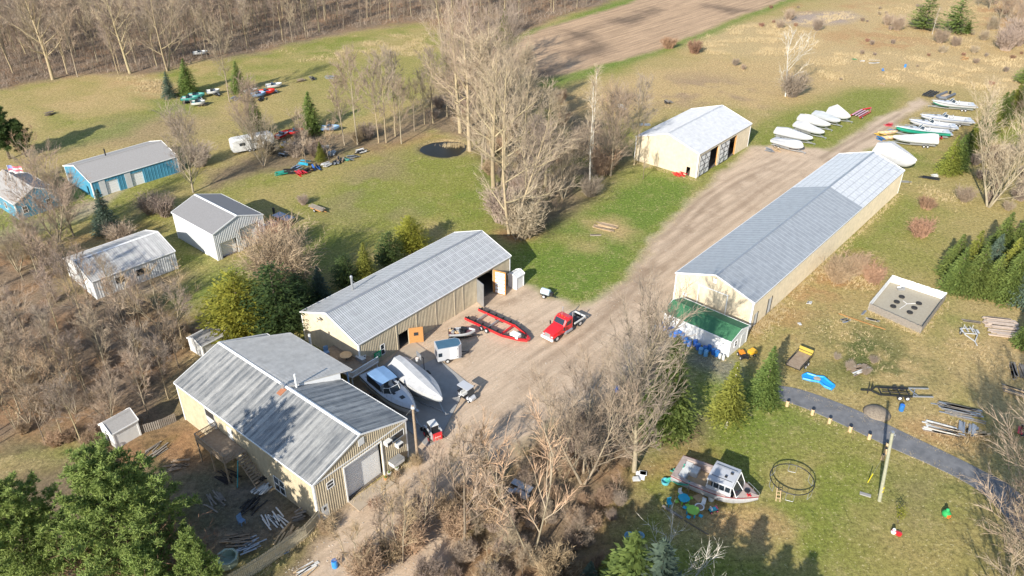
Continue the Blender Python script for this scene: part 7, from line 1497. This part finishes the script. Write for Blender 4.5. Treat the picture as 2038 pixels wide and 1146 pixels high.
JN=[(372,206,'dark scrap between the two teal boats',M['black']),(395,200,'white scrap right of the teal boats',M['offwhite']),(405,210,'brown boards right of the small white and teal boat',M['wood']),(430,190,'pale scrap under the reddish bare tree',M['steel']),(520,200,'dark scrap under the red and white boat',M['black']),(545,185,'dark scrap right of the red and white boat',M['black']),(565,310,'dark scrap under the camper end',M['black']),(590,290,'grey scrap behind the red tipped boat',M['steel']),(625,290,'pale scrap under the conical spruce',M['offwhite']),(1015,1000,'rusty scrap deep in the bottom thicket',M['wood']),(560,348,'green mower deck at the left end of the junk row',M['green_hull']),(575,345,'dark scrap second in the junk row',M['black']),(588,338,'blue and white scrap in the junk row',M['bluefab']),(600,346,'bright red engine hood in the junk row',M['red']),(612,342,'orange red frame in the junk row',M['osb']),(628,336,'bright blue tarp bundle in the junk row',M['blue_barrel']),(605,328,'turquoise and red boards behind the junk row',TB),(652,330,'white appliance in the junk row',M['offwhite']),(667,326,'dark car parts in the junk row',M['black']),(680,320,'brown scrap in the junk row',M['wood']),(692,318,'green drum and parts near the right end of the junk row',M['green_hull']),(703,314,'grey machine near the right end of the junk row',M['steel']),(718,305,'white cart at the right end of the junk row',M['trim']),(640,318,'grey boards laid behind the junk row',M['greywood']),(660,308,'pale long boards behind the junk row',M['steel']),(598,162,'dark log heap on the far grass strip, left part',M['wood']),(622,158,'grey lumber on the far grass strip, middle',M['greywood']),(655,156,'grey stone pile on the far grass strip, right end',M['steel']),(100,228,'fallen dark branches on the far left lawn',M['barkd']),(1237,216,'white beehive like boxes in the brush, left',M['offwhite']),(1330,205,'grey boxes in the grass behind the far barn',M['greywood']),(1283,250,'grey round feeder behind the far barn',M['steel']),(1352,348,'red can at the small door of the far barn',M['red']),(540,300,'rusty scrap left of the junk row',M['wood']),(470,198,'grey white scrap below the reddish tree',M['steel'])]
for x,y,l,m_ in JN: stack(x,y,l,12,2.0,1.5,m_,random.uniform(0,3),.28,7,wd=.3,name='scrap_heap',cat='junk',m2=random.choice([None,M['steel'],M['black']]))
# small trailer w logs and picnic table
g=G(633,420); t=thing('log_trailer','small red trailer loaded with grey poles on the middle lawn','trailer',(g.x,g.y,0),R(-35)); MB().box((0,0,.5),(2.6,1.2,.12)).bar((1.3,0,.45),(2.2,0,.45),.08,.08).build('bed',M['osb'],t); wheels(t,[(-.2,.65,.3),(-.2,-.65,.3)],.3,.15)
t2=thing('pole_load','bundle of grey poles lying on the small red trailer','poles',(g.x,g.y,.58),R(-35)); mb=MB(); random.seed(5); [mb.tube([(-1.9+random.uniform(-.2,.2),-.5+.13*i,.08+.1*(i%2)),(1.5+random.uniform(-.3,.3),-.5+.13*i,.08+.1*(i%2))],.065,6) for i in range(8)]; mb.build('poles',M['greywood'],t2)
put('bush1',604,407,390,'dark uprooted stump bush on the middle lawn')
g=G(565,437); t=thing('flatbed_trailer','blue grey flatbed trailer standing in the shadow of the grey garage','trailer',(g.x,g.y,0),R(-35)); MB().box((-1.1,0,.6),(1.7,1.8,.12)).box((1.0,0,.6),(1.7,1.8,.12)).build('deck',mat('blue_grey_deck',(.35,.42,.5),.6),t); MB().bar((-2.2,.8,.5),(2.4,.8,.5),.1,.12).bar((-2.2,-.8,.5),(2.4,-.8,.5),.1,.12).bar((-2.4,0,.5),(-2.4,0,1.6),.3,.3).build('frame',M['black'],t); wheels(t,[(0,.95,.32),(0,-.95,.32)],.32,.2)
o=MB().lathe([(1.1,0),(1.15,.35),(1.0,.35),(.95,.1)],n=18).build('stock_tank',M['steel']); o.location=G(540,448); tag(o,'round grey tank beside the flatbed in the garage shadow','tank')
# flag
g=G(40,405); h=HT(g,328); t=thing('flag_pole','white flag pole with a red and white flag beyond the blue cottage','flag pole',(g.x,g.y,0),0); MB().tube([(0,0,0),(0,0,h)],[.06,.04],8).build('pole',M['trim'],t)
mb=MB(); nxx=10; secs=[[(0+.02+2.4*i/nxx,.25*math.sin(i*.9),h-.1-.25*i/nxx-k*.32) for k in range(5)] for i in range(nxx+1)]; 
for i in range(nxx):
    for k in range(4):
        P=[secs[i][k],secs[i+1][k],secs[i+1][k+1],secs[i][k+1]]; mb.add(P,[(0,1,2,3)],(2 if (i<4 and k<2) else k%2))
fl=mb.build('flag',[mat('flag_red',(.75,.12,.2),.7),M['trim'],mat('flag_blue',(.2,.25,.5),.7)],t)
# remove prototypes never planted
for k,(t,h,u) in PROTO.items():
    if not u:
        for c in list(t.children)+[t]: bpy.data.objects.remove(c,do_unlink=True)
for o in list(col.objects):
    if o.name.startswith('boat_trailer') and 'label' not in o: print('x',o.name)
print('objects',len(col.objects))

random.seed(123)
for x,y,l,m_ in ((470,1075,'broken boards in the middle of the back yard',M['wood']),(500,1010,'dark planks lying in the back yard shade',M['black']),(545,1035,'pale rubbish near the glazed doors',M['offwhite']),(430,1000,'grey branches heaped in the back yard',M['greywood']),(575,1065,'tan boards along the inside of the board fence',M['newwood']),(500,1085,'blue and grey rubbish by the fence',M['steel']),(350,930,'brown sticks on the rusty soil of the yard',M['wood']),(305,900,'loose sticks near the playhouse',M['greywood']),(455,950,'dark bin bags under the wooden deck',M['black'])):
    stack(x,y,l,12,2.2,1.8,m_,random.uniform(0,3),.35,3,wd=.14,name='rubbish',cat='rubbish')

random.seed(321)
for x,y,h in ((1690,735,1.1),(1722,745,1.0),(1738,722,.9),(1665,715,.8)): plant('bush1',G(x,y),h,'dark dead brush lying around the burn pile','dead brush around the burn pile')
